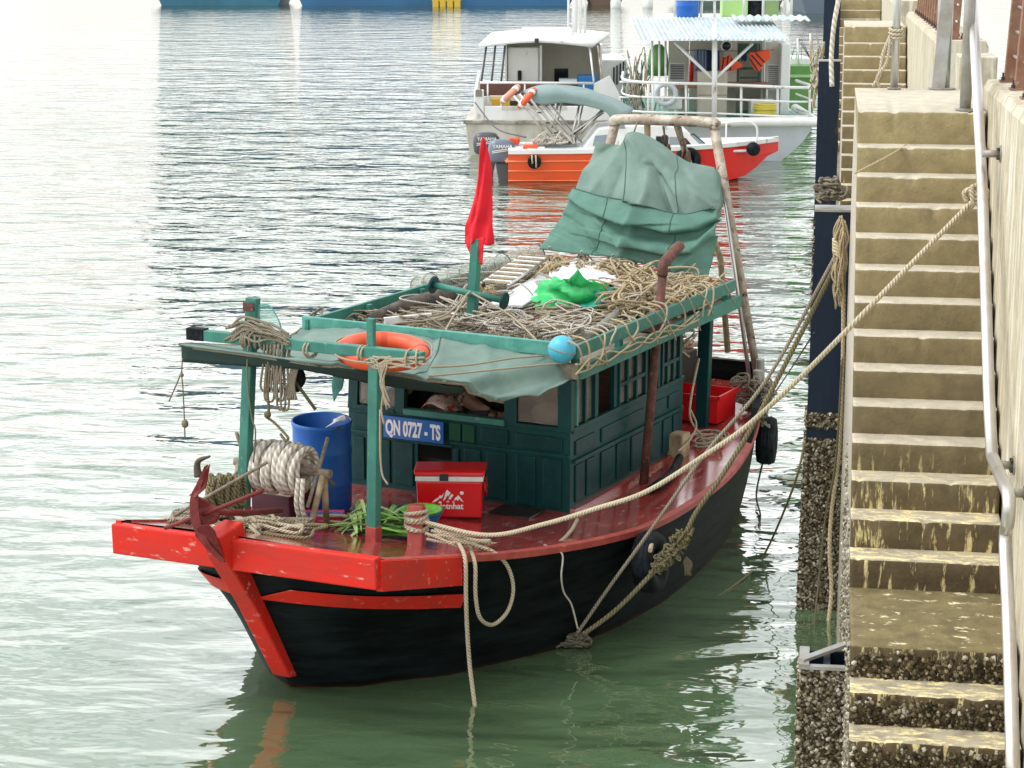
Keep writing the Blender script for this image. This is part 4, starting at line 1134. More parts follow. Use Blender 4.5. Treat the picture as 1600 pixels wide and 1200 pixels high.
mb = MB(); mb.grid(rows); mb.build('upper_sheet', tarp_grey, cov, solid=.008); up_rows = rows
ctrl = [[C(897, 293, 6.52), C(940, 306, 6.34), C(990, 314, 6.28), C(1035, 330, 6.3), C(1072, 334, 6.38), C(1118, 322, 6.62)],
        [C(884, 318, 6.44), C(935, 330, 6.20), C(985, 340, 6.14), C(1030, 352, 6.18), C(1072, 356, 6.26), C(1122, 340, 6.55)],
        [C(870, 345, 6.36), C(925, 356, 6.12), C(980, 366, 6.06), C(1028, 378, 6.10), C(1072, 384, 6.2), C(1118, 371, 6.45)],
        [C(858, 368, 6.28), C(918, 378, 6.08), C(975, 388, 6.02), C(1026, 402, 6.06), C(1070, 410, 6.15), C(1112, 405, 6.35)],
        [C(846, 389, 6.2), C(910, 396, 6.06), C(970, 404, 6.0), C(1024, 418, 6.05), C(1068, 430, 6.1), C(1105, 437, 6.25)]]
rows = wrinkle(surf(ctrl, 18, 18), .02, 2.2, 9, stretch=(1, .55, 2.2), fine=.35)
rows = crease(rows, [([(890, 312), (930, 335), (965, 350), (990, 350)], -.05, 6, 's'), ([(995, 322), (986, 350), (970, 398)], .11, 9, 'r'), ([(985, 352), (1040, 366), (1085, 360), (1120, 344)], -.10, 6, 's'), ([(984, 372), (1045, 384), (1090, 374), (1116, 352)], .08, 6, 's'),
    ([(978, 386), (1040, 400), (1080, 395), (1113, 372)], -.07, 6, 's'), ([(878, 338), (905, 358), (925, 392)], -.05, 6, 'r'), ([(900, 310), (935, 350), (955, 370)], .05, 6, 'r'), ([(1118, 350), (1085, 395), (1060, 420)], .05, 7, 'r'), ([(870, 362), (900, 378), (920, 390)], .05, 5, 's'), ([(1000, 318), (1050, 330), (1110, 326)], -.06, 4, 's')], M_BOAT, Vector((-1, 0, 0)))
mb = MB(); mb.grid(rows); mb.build('lower_sheet', tarp_green, cov, solid=.008)
def seams(rows, cols, name, m_, parent, r_=.006):
    for j in cols:
        mb = MB(); mb.tube([q[j] + Vector((-.006, 0, .003)) for q in rows], r_, 5); mb.build(name, m_, parent)
seam_m = mat('dark canvas seam', (.05, .11, .09), .8)
seams(rows, (22, 62), 'seam', seam_m, cov)
mb = MB(); mb.tube([p + Vector((-.008, 0, 0)) for p in rows[0]], .007, 5); mb.build('hem', seam_m, cov)
mb = MB(); mb.tube([p + Vector((-.008, 0, 0)) for p in rows[-1]], .008, 5); mb.build('hem', seam_m, cov)
for j in range(4, 90, 14):
    p = rows[-3][j]; mb = MB(); mb.torus(Matrix.Translation(p + Vector((-.012, 0, .0))) @ Matrix.Rotation(PI / 2, 4, 'Y'), .018, .006, 12, 5); mb.build('eyelet', galv, cov)
seams(up_rows, (30, 66), 'seam', seam_m, cov, .005)
ctrl = [[C(1116, 262, 6.95), C(1124, 275, 7.1), C(1131, 297, 7.25)], [C(1122, 320, 6.72), C(1125, 318, 7.0), C(1128, 322, 7.2)], [C(1118, 345, 6.6), C(1123, 342, 6.9), C(1127, 337, 7.15)]]
mb = MB(); mb.grid(wrinkle(surf(ctrl, 6, 8), .03, 4, 4)); mb.build('side_fold', tarp_grey, cov, solid=.008)
# net hauler hidden below: a ridge pole holds the tent up
mb = MB(); mb.tube([apex + Vector((.02, 0, 0)), T0.lerp(T1, .22)], .01, 6); mb.build('tie_rope', rope_grey, cov)
for i, (px, py) in enumerate(((1037, 212), (1068, 222))):
    a = T0.lerp(T1, (.5, .68)[i]) + Vector((-.02, 0, -.05)); b = bx(px + 4, py + 20, GX - .05)
    pb = thing('pulley_block', ('rusty pulley block hanging from the middle of the gallows pipe', 'larger rusty pulley block hanging right of the middle of the gallows pipe')[i], 'pulley', b, M_BOAT, 'pulleys under the gallows')
    mb = MB(); mb.tube([a, b], .012, 6); mb.build('hook_chain', wire_dark, pb)
    mb = MB(); mb.torus(Matrix.Translation(a.lerp(b, .55)) @ Matrix.Rotation(PI / 2, 4, 'Y'), .035, .009, 14, 6); mb.build('shackle_ring', rust, pb)
    mb = MB()
    for o_ in (-.025, .025): mb.lathe([(.06, -.008), (.065, 0), (.06, .008)], Matrix.Translation(b + Vector((0, o_, -.05))) @ Matrix.Rotation(PI / 2, 4, 'X') @ Matrix.Diagonal((1, 1.6, 1, 1)), 14, False)
    mb.build('block_cheeks', wood_brown, pb)
    mb = MB(); mb.lathe([(.045, -.015), (.03, 0), (.045, .015)], Matrix.Translation(b + Vector((0, 0, -.05))) @ Matrix.Rotation(PI / 2, 4, 'X'), 12); mb.build('sheave', rust, pb)

# flag, furled round its staff
fl = []
for (py, xl, xr) in ((218, 753, 760), (240, 750, 764), (275, 746, 767), (310, 741, 769), (340, 733, 771), (352, 728, 771), (366, 727, 772), (379, 726, 772)):
    row = []
    for k in range(9):
        u = k / 8; a = PI * (u - .5)
        p = bx(xl + (xr - xl) * u, py + (4 * math.sin(u * 9)), 3.74)
        row.append(p + Vector((-.06 * math.cos(a) * (1 if py > 225 else .3) + .02 * math.sin(u * 13 + py * .05), 0, 0)))
    fl.append(row)
rows = wrinkle(surf(fl, 3, 4), .012, 5, 2, stretch=(1, 2, .5))
fg = thing('red_flag', 'plain red flag drooping round its staff on the boat mast', 'flag', bx(742, 400, 3.74), M_BOAT)
mb = MB(); mb.grid(rows); mb.build('flag_cloth', flag_red, fg, solid=.004)
mb = MB(); mb.grid(wrinkle(surf([[bx(727, 372, 3.70), bx(733, 366, 3.70), bx(740, 360, 3.70)], [bx(730, 388, 3.69), bx(735, 383, 3.69), bx(741, 378, 3.69)], [bx(738, 402, 3.69), bx(740, 398, 3.69), bx(742, 392, 3.69)]], 5, 5), .012, 7, 3)); mb.build('flag_fold', flag_red, fg, solid=.004)
mb = MB(); mb.grid(wrinkle(surf([[bx(746, 372, 3.69), bx(751, 370, 3.69), bx(757, 372, 3.69)], [bx(747, 395, 3.69), bx(751, 396, 3.69), bx(755, 395, 3.69)], [bx(749, 412, 3.69), bx(752, 414, 3.69), bx(754, 413, 3.69)]], 5, 5), .012, 7, 6)); mb.build('flag_fold', flag_red, fg, solid=.004)

# lifebuoy resting on the cross beam
cL = bx(598, 549, .72); u = (bx(665, 562, .72) - bx(530, 535, .72)).normalized()
rt_ = thing('life_ring', 'orange lifebuoy lying on the teal cross beam over the foredeck', 'lifebuoy', cL, M_BOAT)
wv_ = Vector((.99, 0, .06)).normalized(); nn = u.cross(wv_).normalized(); wv_ = nn.cross(u)
M = Matrix(((u.x, wv_.x, nn.x, cL.x), (u.y, wv_.y, nn.y, cL.y), (u.z, wv_.z, nn.z, cL.z), (0, 0, 0, 1)))
mb = MB(); mb.torus(M @ Matrix.Diagonal((1, 1, .9, 1)), .30, .072, 48, 16); mb.build('ring_body', ring_orange, rt_)
for k in range(4):
    a = k * PI / 2 + .5; q = M @ Vector((.30 * math.cos(a), .30 * math.sin(a), 0)); t = (M.to_3x3() @ Vector((-math.sin(a), math.cos(a), 0))).normalized()
    mb = MB(); mb.tube([q - t * .025, q + t * .025], .0745, 16, cap=False); mb.build('ring_band', mat('worn orange band', (0.55, 0.06, 0.015), 0.5), rt_)
mb = MB()
pts = []
for k in range(49):
    a = 2 * PI * k / 48; rr_ = .372 + .05 * abs(math.sin(2 * (a - .5))); pts.append(M @ Vector((rr_ * math.cos(a), rr_ * math.sin(a), .02)))
mb.tube(pts, .008, 6); mb.build('grab_line', rope_cream, rt_)

# blue drum
dcen = Vector((1.62, .70, 0)); dcen.z = dz(1.6, .7); DR, DH = .255, .78
M = Matrix.Translation(dcen) @ Matrix.Rotation(-.035, 4, 'Y') @ Matrix.Rotation(.03, 4, 'X')
dr = thing('plastic_drum', 'open blue plastic drum on the foredeck beside the cabin front', 'drum', dcen, M_BOAT)
prof = [(DR * .93, .0), (DR * .98, .02), (DR * .985, .22), (DR * 1.005, .24), (DR * 1.005, .26), (DR * .985, .28), (DR * .985, .50), (DR * 1.005, .52), (DR * 1.005, .54), (DR * .985, .56), (DR * .98, DH - .05), (DR * 1.02, DH - .03), (DR * 1.03, DH), (DR * .99, DH + .004), (DR * .95, DH - .01), (DR * .94, .06), (0, .055)]
mb = MB(); mb.lathe(prof, M, 36); mb.build('drum_body', drum_blue, dr)
mb = MB(); mb.grid(wrinkle(surf([[M @ Vector((math.cos(a) * r_, math.sin(a) * r_, DH + h)) for a, r_, h in ((-2.2, .2, .01), (-1.4, .23, .03), (-.6, .22, .015))], [M @ Vector((math.cos(a) * r_, math.sin(a) * r_, DH + h)) for a, r_, h in ((-2.4, .12, -.03), (-1.4, .1, 0), (-.4, .12, -.02))]], 6, 5), .02, 6, 2)); mb.build('plastic_liner', sheet_white, dr, solid=.003)
mb = MB(); v = M @ Vector((-DR, .1, .19)); mb.tube([v, v + Vector((-.05, .0, 0)), v + Vector((-.055, 0, -.06))], .014, 8); mb.build('drum_tap', white_plastic, dr)

# red cooler box
co = thing('cooler_box', 'red and white cooler box with a mountain print in front of the cabin', 'cooler', bp(1.95, .45, dz(1.95, .45)), M_BOAT)
a0, b0 = Vector((1.74, -.16)), Vector((1.98, -.68))
ux = (b0 - a0).normalized(); LX = .50; uy = Vector((-ux.y, ux.x)) * 1.0
if uy.x < 0: uy = -uy
zc = dz(1.85, .4) + .005
M = Matrix(((ux.x, uy.x, 0, a0.x), (ux.y, uy.y, 0, a0.y), (0, 0, 1, zc), (0, 0, 0, 1)))
M = Matrix(((-ux.x, uy.x, 0, b0.x - 0 * ux.x), (-ux.y, uy.y, 0, b0.y), (0, 0, 1, zc), (0, 0, 0, 1)))
M = Matrix(((ux.x, uy.x, 0, a0.x), (ux.y, uy.y, 0, a0.y), (0, 0, 1, zc), (0, 0, 0, 1)))
LX, WY_, HZ = .56, .36, .32
def frustum(mb, x0, x1, y0, y1, z0, z1, tap):
    b = len(mb.v)
    for (z, t) in ((z0, tap), (z1, 0)):
        for (x, y) in ((x0 + t, y0 + t), (x1 - t, y0 + t), (x1 - t, y1 - t), (x0 + t, y1 - t)): mb.v.append(M @ Vector((x, y, z)))
    for f in ((0, 1, 2, 3), (4, 5, 6, 7), (0, 1, 5, 4), (1, 2, 6, 5), (2, 3, 7, 6), (3, 0, 4, 7)): mb.face([b + k for k in f])
mb = MB(); frustum(mb, 0, LX, 0, WY_, 0, HZ, .01); mb.build('cooler_body', cooler_red, co, bevel=.014)
mb = MB(); frustum(mb, -.008, LX + .008, -.008, WY_ + .008, HZ + .001, HZ + .043, 0); mb.build('white_band', white_plastic, co, bevel=.006)
mb = MB(); frustum(mb, LX + .008, -.008, -.008, WY_ + .008, HZ + .09, HZ + .044, .022); lid = mb.build('cooler_lid', cooler_red, co, bevel=.016)
mb = MB(); mb.obox(M @ Matrix.Translation((LX * .42, -.014, HZ + .04)), .075, .02, .06); mb.build('lid_latch', dark_plastic, co, bevel=.006)
mb = MB(); mb.tube(cr([M @ Vector(p) for p in ((LX + .008, .07, HZ - .02), (LX + .02, .07, HZ - .11), (LX + .02, .16, HZ - .14), (LX + .02, .26, HZ - .11), (LX + .008, .26, HZ - .02))], 5), .014, 8); mb.build('carry_handle', mat('dark red plastic', (0.3, 0.004, 0.006), 0.35), co)
# print: mountain range, sun dot and name
Mp = M @ Matrix(((1, 0, 0, 0), (0, 0, 1, .0), (0, 1, 0, 0), (0, 0, 0, 1)))
def fy(z): return .01 * (1 - z / HZ) - .0025
def flat(poly, name):
    mb = MB(); b = len(mb.v)
    for (x, z) in poly: mb.v.append(M @ Vector((x, fy(z), z)))
    mb.face(range(len(poly))); return mb
mt = [[(.13, .135), (.16, .165), (.185, .178), (.20, .20), (.215, .195), (.235, .225), (.222, .185), (.21, .17), (.20, .178), (.175, .15), (.155, .14)],
      [(.225, .15), (.24, .19), (.25, .235), (.262, .25), (.275, .235), (.29, .222), (.278, .205), (.27, .19), (.26, .20), (.25, .17), (.24, .16)],
      [(.27, .165), (.285, .195), (.30, .215), (.315, .20), (.30, .18), (.29, .165)],
      [(.315, .15), (.33, .18), (.345, .19), (.355, .205), (.37, .185), (.385, .165), (.40, .14), (.375, .155), (.365, .17), (.35, .15), (.34, .165)],
      [(.18, .13), (.2, .15), (.215, .14), (.21, .13)], [(.25, .14), (.27, .155), (.28, .14)], [(.30, .14), (.315, .15), (.325, .135)]]
prt = None
for poly in mt:
    mb = flat(poly, 'p')
    if prt is None: prt = mb.build('mountain_print', letter_white, co, fix=False)
    else: sub(mb, 'mountain_print', letter_white, prt, fix=False)
mb = flat([(.385 + .016 * math.cos(a * PI / 7), .222 + .016 * math.sin(a * PI / 7)) for a in range(14)], 's'); sub(mb, 'print_dot', letter_white, prt, fix=False)
mb = flat([(.132 + .02 * math.cos(a * PI / 9), .10 + .02 * math.sin(a * PI / 9)) for a in range(18)], 's'); sub(mb, 'print_dot', letter_white, prt, fix=False)
K = M @ Matrix.Translation((.168, fy(.08) - .002, .082)) @ Matrix(((1, 0, 0, 0), (0, 0, -1, 0), (0, 1, 0, 0), (0, 0, 0, 1)))
glyphs('vietnhat', letter_white, prt, .07, K, 'print_lettering', 1.0, .001, .002)

# basins, tray
def basin(c, R_, H_, m, name, label, cat, tilt=(0, 0), grp=None, thick=.008):
    M = Matrix.Translation(c) @ Matrix.Rotation(tilt[0], 4, 'X') @ Matrix.Rotation(tilt[1], 4, 'Y')
    mb = MB(); mb.lathe([(0, 0), (R_ * .72, 0), (R_ * .95, H_ * .85), (R_ * .97, H_), (R_ * 1.03, H_ + .002), (R_ * 1.03, H_ + .012), (R_ * .95, H_ + .008), (R_ * .92, H_ * .85), (R_ * .69, thick), (0, thick)], M, 32)
    o = mb.build(name, m, frame=M_BOAT); return tag(o, label, cat, grp)
cB = Vector((1.42, -.36, dz(1.42, .36)))
basin(cB, .205, .125, basin_blue, 'plastic_basin', 'blue plastic basin under the lime basin in front of the cooler', 'basin', grp='basins on the foredeck')
basin(cB + Vector((.015, -.02, .075)), .172, .062, basin_green, 'plastic_basin', 'lime green basin nested in the blue basin before the cooler', 'basin', grp='basins on the foredeck')
tr = thing('pink_tray', 'pink and lilac rectangular tray at the foot of the blue drum', 'tray', Vector((.93, .25, dz(.93, .25))), M_BOAT)
mb = MB(); c = Vector((.93, .25, dz(.93, .25) + .004))
Mt_ = Matrix.Translation(c) @ Matrix.Rotation(-1.1, 4, 'Z')
def tray(mb, L, Wd, H_, th):
    for (x0, x1, y0, y1, z0, z1) in ((-L, L, -Wd, Wd, 0, th), (-L, L, -Wd, -Wd + th, th, H_), (-L, L, Wd - th, Wd, th, H_), (-L, -L + th, -Wd + th, Wd - th, th, H_), (L - th, L, -Wd + th, Wd - th, th, H_)):
        mb.obox(Mt_ @ Matrix.Translation(((x0 + x1) / 2, (y0 + y1) / 2, (z0 + z1) / 2)), x1 - x0, y1 - y0, z1 - z0)
tray(mb, .16, .11, .085, .012); mb.build('tray_body', tray_pink, tr, bevel=.004)
mb = MB(); Mt_ = Mt_ @ Matrix.Translation((0, 0, .013)); tray(mb, .145, .095, .066, .006); mb.build('tray_lining', tray_lilac, tr, bevel=.003)
# leaves
lv = thing('leafy_stalks', 'bundle of long green leafy stalks lying behind the port canopy post', 'leaves', Vector((.95, -.12, dz(.95))), M_BOAT)
rnd = random.Random(3)
for i in range(64):
    c0 = Vector((rnd.uniform(.62, 1.0), rnd.uniform(-.42, -.14), dz(.9) + .008 + i * .0012))
    ang = rnd.gauss(-1.25, .26) if i % 5 else rnd.uniform(-.5, .6)
    L = rnd.uniform(.35, .75); up = rnd.uniform(.01, .07) + (.14 if i % 11 == 0 else 0); wd = rnd.uniform(.014, .03)
    d = Vector((math.cos(ang) * .9, math.sin(ang), 0)) * (1 if i % 4 else -1)
    if i % 6 == 0: d = Vector((rnd.uniform(.3, .8), rnd.uniform(-.2, .5), 0)); up += .10
    s_ = Vector((-d.y, d.x, 0)).normalized()
    mb = MB(); rows = []
    for k in range(9):
        t = k / 8; p = c0 + d * L * (t - .35) + Vector((0, 0, up * math.sin(PI * min(1, t * .8)) + .006))
        ww = wd * math.sin(PI * (0.08 + .92 * (1 - t) ** .8)) + .0015
        rows.append([p - s_ * ww, p + Vector((0, 0, -ww * .5)), p + s_ * ww])
    mb.grid(rows); mb.build('leaf_blade', leaf_green if i % 4 else leaf_pale, lv)

# anchor leaning on the bow beam
an = thing('anchor', 'rust red stocked anchor hanging over the bow beam beside the stem', 'anchor', bx(340, 800, -.95), M_BOAT)
AX = -.98
def A(px, py, dx=0): return bx(px, py, AX + dx)
mb = MB(); arm = cr([A(322, 728, .02), A(310, 755, -.03), A(301, 775, -.06), A(300, 800, -.08), A(307, 828, -.09), A(322, 852, -.08), A(348, 878, -.03)], 6)
rows = []
for i, p in enumerate(arm):
    t = i / (len(arm) - 1); wd = .02 + .045 * math.sin(PI * t)
    rows.append([p + Vector((-.025, 0, 0)), p + Vector((.0, -wd * .9, .015)), p + Vector((.03, -.0, 0)), p + Vector((0, wd * .3, 0)), p + Vector((-.025, 0, 0))])
mb.grid(rows, smooth=False); mb.build('anchor_arms', anchor_red, an)
def plate(pts, name, th=.022):
    P = [A(*p) for p in pts]; mb = MB(); b = len(mb.v); n = len(P)
    nrm = Vector((1, .15, 0)).normalized() * th
    mb.v += P + [p + nrm for p in P]
    mb.face(range(n)); mb.face([n + k for k in range(n)][::-1])
    for k in range(n): mb.face((k, (k + 1) % n, n + (k + 1) % n, n + k))
    return mb.build(name, anchor_red, an, bevel=.005)
plate([(327, 725, -.0), (303, 768, -.06), (294, 774, -.05), (304, 778, -.1), (320, 764, -.03), (323, 750, .0)], 'fluke')
plate([(303, 828, -.11), (312, 822, -.12), (324, 820, -.1), (334, 830, -.07), (351, 880, -.03), (346, 876, -.02), (322, 858, -.05), (305, 838, -.1)], 'fluke')
plate([(302, 775, -.05), (317, 782, 0), (328, 790, .06), (338, 796, .07), (341, 806, .06), (336, 818, .04), (324, 822, -.02), (308, 825, -.07), (300, 798, -.07)], 'crown_plate', .04)
mb = MB(); mb.tube([A(258, 825, -.02), A(305, 808, -.02), A(340, 795, .0), A(412, 766, .05)], .016, 10); st_ = mb.build('anchor_stock', anchor_red, an)
mb = MB(); mb.tube([A(335, 800, .08), bp(-.45, -.08, 1.52), bp(.1, -.12, 1.40)], .024, 10); mb.build('anchor_shank', anchor_red, an)
# curved iron hook beyond the anchor
mb = MB(); mb.tube(cr([bx(310, 745, -.5), bx(308, 728, -.5), bx(312, 719, -.5), bx(328, 713, -.5)], 6), lambda t: .034 - .025 * t, 10)
tag(mb.build('iron_hook', mat('dark iron', (0.06, 0.045, 0.03), 0.55), frame=M_BOAT), 'dark curved iron hook standing up behind the anchor', 'hook')

# white rope on the windlass drum, its tail to the deck
wr = thing('coiled_rope', 'thick white rope wound on the windlass at the bow', 'rope', bp(WX, -.4, WZ - .2), M_BOAT)
mb = MB(); pts = []; turns = 11
for lay, r0 in ((0, .125), (1, .172)):
    nt_ = turns - lay * 2
    for i in range(nt_ * 20):
        t = i / (nt_ * 20); t2 = t if lay == 0 else 1 - t
        a = 2 * PI * i / 20; y = WY0 + .16 + (WY1 - WY0 - .34) * t2 + .01 * math.sin(i * .37)
        r_ = r0 + .014 * noise.noise(Vector((i * .13, lay * 9, 0))) + .02 * math.sin(PI * t)
        pts.append(bp(WX + math.cos(a) * r_, y + .016 * math.sin(a * .5 + i * .03), WZ + math.sin(a) * r_ * 1.04))
mb.tube(pts, .025, 8); mb.build('rope_turns', rope_white, wr)
for k in range(2):
    mb = MB(); mb.tube(cr([bp(WX - .16, -.16 + k * .045, WZ - .02), bp(WX - .18, -.17 + k * .05, WZ - .22), bp(WX - .12, -.19 + k * .05, WZ - .4), bp(WX - .2, -.28 + k * .02, dz(.4) + .05), bp(WX - .35, -.5, dz(.2) + .03), bp(WX - .6, -.62, dz(0) + .03)], 6), .02, 8); mb.build('rope_tail', rope_white, wr)
# olive rope hung over the starboard rail behind the anchor
rl = thing('hung_rope', 'mossy olive rope draped in loops on a pole behind the anchor', 'rope', bp(-.3, -.6, 1.45), M_BOAT)
mb = MB(); Q0, Q1 = bx(272, 806, -.35), bx(418, 722, .1)
mb.tube([Q0, Q1], .013, 8); mb.build('rope_pole', wood_grey, rl)
mb = MB(); Q0, Q1 = bx(328, 752, -.1), bx(376, 752, .1)
for i in range(15):
    t = i / 14; p = Q0.lerp(Q1, t) + Vector((rnd.uniform(-.03, .03), 0, rnd.uniform(-.02, .02))); d_ = rnd.uniform(.16, .30)
    mb.tube(cr([p + Vector((-.035, 0, -.02)), p + Vector((0, 0, .03)), p + Vector((.04, .01, -.02)), p + Vector((.05, rnd.uniform(-.03, .03), -d_ * .6)), p + Vector((.0, rnd.uniform(-.03, .03), -d_)), p + Vector((-.05, 0, -d_ * .55)), p + Vector((-.035, 0, -.02))], 5), .021, 6)
mb.build('rope_loops', rope_olive, rl)
hp = thing('rope_pile', 'loose heap of grey and white rope on the bow deck between anchor and windlass', 'rope', bp(-.1, -.35, 1.3), M_BOAT)
for j, (m_, n_) in enumerate(((rope_grey, 9), (rope_cream, 7), (rope_olive, 5))):
    mb = MB()
    for i in range(n_): 
        cx, cy = rnd.uniform(-.35, .30), rnd.uniform(-.75, .15)
        mb.tube(squiggle((cx, -cy, dz(cx) + .02), .22, .3, .03, 7, rnd), .016, 6)
    mb.build('rope_strands', m_, hp)

# ropes lashed round the cross beam and hanging from it
lr = thing('lashed_rope', 'tangle of grey rope lashed round the head of the starboard canopy post', 'rope', bp(.4, -.5, 2.4), M_BOAT)
mb = MB()
for i in range(15):
    a, b = bx(rnd.uniform(350, 385), rnd.uniform(508, 535), .36), bx(rnd.uniform(430, 455), rnd.uniform(518, 540), .36)
    m_ = a.lerp(b, .5) + Vector((rnd.uniform(-.05, .02), 0, rnd.uniform(.0, .11)))
    mb.tube(cr([a, a.lerp(m_, .5) + Vector((0, 0, .04)), m_, m_.lerp(b, .5) + Vector((0, 0, .02)), b], 6), .011, 6)
for i in range(6):
    y = rnd.uniform(-.75, -.3); mb.torus(Matrix.Translation(bp(.40, y, 2.665)) @ Matrix.Rotation(PI / 2, 4, 'X') @ Matrix.Rotation(rnd.uniform(-.4, .4), 4, 'Y'), .066, .011, 16, 6)
mb.build('lashing', rope_grey, lr)
mb = MB()
for i in range(9):
    xo = rnd.uniform(410, 448); a = bx(xo, 538, .35); b = bx(xo + 8 + rnd.uniform(-3, 6), 540, .42); low = rnd.uniform(600, 645)
    mb.tube(cr([a, bx(xo - 2, 570, .34), bx(xo - 2 + rnd.uniform(-4, 4), low - 8, .34), bx(xo + 5, low, .36), bx(xo + 10, low - 10, .38), bx(xo + 8, 575, .38), b], 6), .0095, 6)
mb.build('hanging_loops', rope_grey, lr)
mb = MB(); mb.tube(cr([bx(424, 545, .34), bx(416, 590, .33), bx(420, 640, .34), bx(416, 650, .34), bx(428, 660, .34), bx(440, 672, .34), bx(450, 684, .33), bx(446, 688, .33), bx(438, 678, .34)], 6), .012, 6); mb.ball(bx(418, 648, .33), .03, 10, 6); mb.build('knotted_end', rope_olive, lr)
mb = MB(); mb.tube(cr([bx(388, 540, .34), bx(386, 580, .33), bx(389, 620, .33), bx(394, 655, .33), bx(399, 672, .33), bx(398, 700, .34), bx(396, 722, .36)], 6), .007, 6); mb.build('thin_line', rope_grey, lr)
# dark cloth/bag and net float bundle beside it
mb = MB(); mb.ball(bx(465, 588, .55), .10, 14, 9, (.7, .55, 1.3))
for i, v in enumerate(mb.v): mb.v[i] = v + Vector((0, noise.noise(v * 9), noise.noise(v * 8 + Vector((3, 0, 0))))) * .05
tag(mb.build('black_bag', rubber, frame=M_BOAT), 'small black bag hanging under the awning beside the rope loops', 'bag')
mb = MB()
for i in range(10): 
    xo = 455 + rnd.uniform(-5, 5)
    mb.tube(cr([bx(452, 556, .4), bx(xo + 6, 566, .38), bx(xo, 600, .38), bx(xo + rnd.uniform(-6, 6), 625, .38)], 6), .009, 6)
tag(mb.build('frayed_rope', rope_grey, frame=M_BOAT), 'frayed tassel of old rope hanging in front of the black bag', 'rope')
mb = MB(); mb.tube([bx(455, 588, .45), bx(493, 640, .45)], .014, 8)
tag(mb.build('wooden_stick', mat('mossy stick', (.1, .09, .04), .9), frame=M_BOAT), 'short dark stick hanging under the awning', 'stick')
mb = MB()
mb.tube(cr([bx(595, 572, .36), bx(600, 600, .35), bx(596, 640, .35), bx(600, 663, .35)], 6), .008, 6)
for i in range(6): mb.tube(cr([bx(590 + i * 3, 570, .34), bx(598 + rnd.uniform(-4, 5), 600, .34), bx(602 + rnd.uniform(-5, 8), 625 + i * 3, .34)], 6), .007, 6)
mb.tube(cr([bx(594, 640, .35), bx(594, 700, .35), bx(597, 740, .35), bx(606, 757, .35)], 6), .008, 6)
tag(mb.build('hanging_rope', rope_cream, frame=M_BOAT), 'thin cream ropes hanging down the port canopy post', 'rope')
lh = thing('lashing_rope', 'cream lashing ropes tying the lifebuoy and awning to the cross beam', 'rope', bx(600, 560, .40), M_BOAT)
for px in (484, 488, 640, 652, 565, 572):
    mb = MB(); mb.torus(Matrix.Translation(bx(px, 545 + (px - 480) * .085, .40)) @ Matrix.Rotation(PI / 2, 4, 'X') @ Matrix.Rotation(rnd.uniform(-.5, .5), 4, 'Y'), .062, .009, 14, 6); mb.build('rope_turn', rope_cream, lh)
for i in range(8):
    p = [bx(560 + rnd.uniform(0, 110), 560 + rnd.uniform(-4, 18), .36) for _ in range(4)]; p.sort(key=lambda v: -v.y)
    mb = MB(); mb.tube(cr(p, 6), .009, 6); mb.build('rope_end', rope_cream, lh)
mb = MB()
p0 = bx(285, 560, .33)
mb.tube(cr([p0, bx(284, 585, .33), bx(286, 610, .33), bx(288, 655, .33), bx(289, 683, .33)], 5), .006, 6)
mb.tube(cr([bx(284, 580, .33), bx(276, 600, .33), bx(264, 627, .33)], 5), .006, 6)
mb.ball(bx(289, 662, .33), .03, 10, 7, (1, 1, 1.2)); mb.ball(bx(284, 586, .33), .018, 8, 6)
tag(mb.build('knotted_cord', rope_grey, frame=M_BOAT), 'thin knotted cord hanging from the left corner of the awning', 'rope')
# green landing net on the post head
mb = MB(); rows = surf([[bx(402, 480, .42), bx(420, 478, .42), bx(436, 505, .42)], [bx(402, 500, .40), bx(422, 505, .40), bx(441, 520, .42)], [bx(405, 520, .40), bx(424, 522, .40), bx(441, 530, .42)]], 6, 6)
mb.grid(wrinkle(rows, .02, 6, 1)); nt_o = mb.build('landing_net', net_mat, frame=M_BOAT); tag(nt_o, 'pale green net stretched behind the starboard post head', 'net')
mb = MB(); mb.tube(cr([bx(402, 478, .41), bx(420, 477, .41), bx(436, 502, .41), bx(442, 530, .41)], 6), .006, 6); mb.build('net_rim', teal_pale, nt_o)

# ------------------------------------------------ roof clutter
RT = RZ + .075
def rz(px, py, h=0.0): return bz(px, py, RT + h)
# rolled trap: cylinder of netting with hoops
a, b = rz(655, 450, .10), rz(838, 398, .22)
tb = thing('net_trap', 'long cylindrical net trap lying along the starboard edge of the roof', 'fish trap', a.lerp(b, .5) - Vector((0, 0, .12)), M_BOAT)
ax_ = (b - a).normalized(); Mq = ax_.to_track_quat('Z', 'Y').to_matrix().to_4x4(); Lt = (b - a).length; RR = .115
mb = MB(); mb.lathe([(RR * (1 - .08 * abs(math.sin(i * PI / 4))), Lt * i / 40) for i in range(41)], Matrix.Translation(a) @ Mq, 18); mb.build('netting', mat('pale trap netting', (0.62, 0.63, 0.55), 0.85, alpha=.42, col2=(0.35, 0.38, 0.3), nscale=45, amount=.5, contrast=.05), tb)
for i in range(11):
    mb = MB(); mb.torus(Matrix.Translation(a + ax_ * Lt * i / 10) @ Mq, RR, .006, 20, 5); mb.build('hoop', wire_dark if i % 3 == 1 else galv, tb)
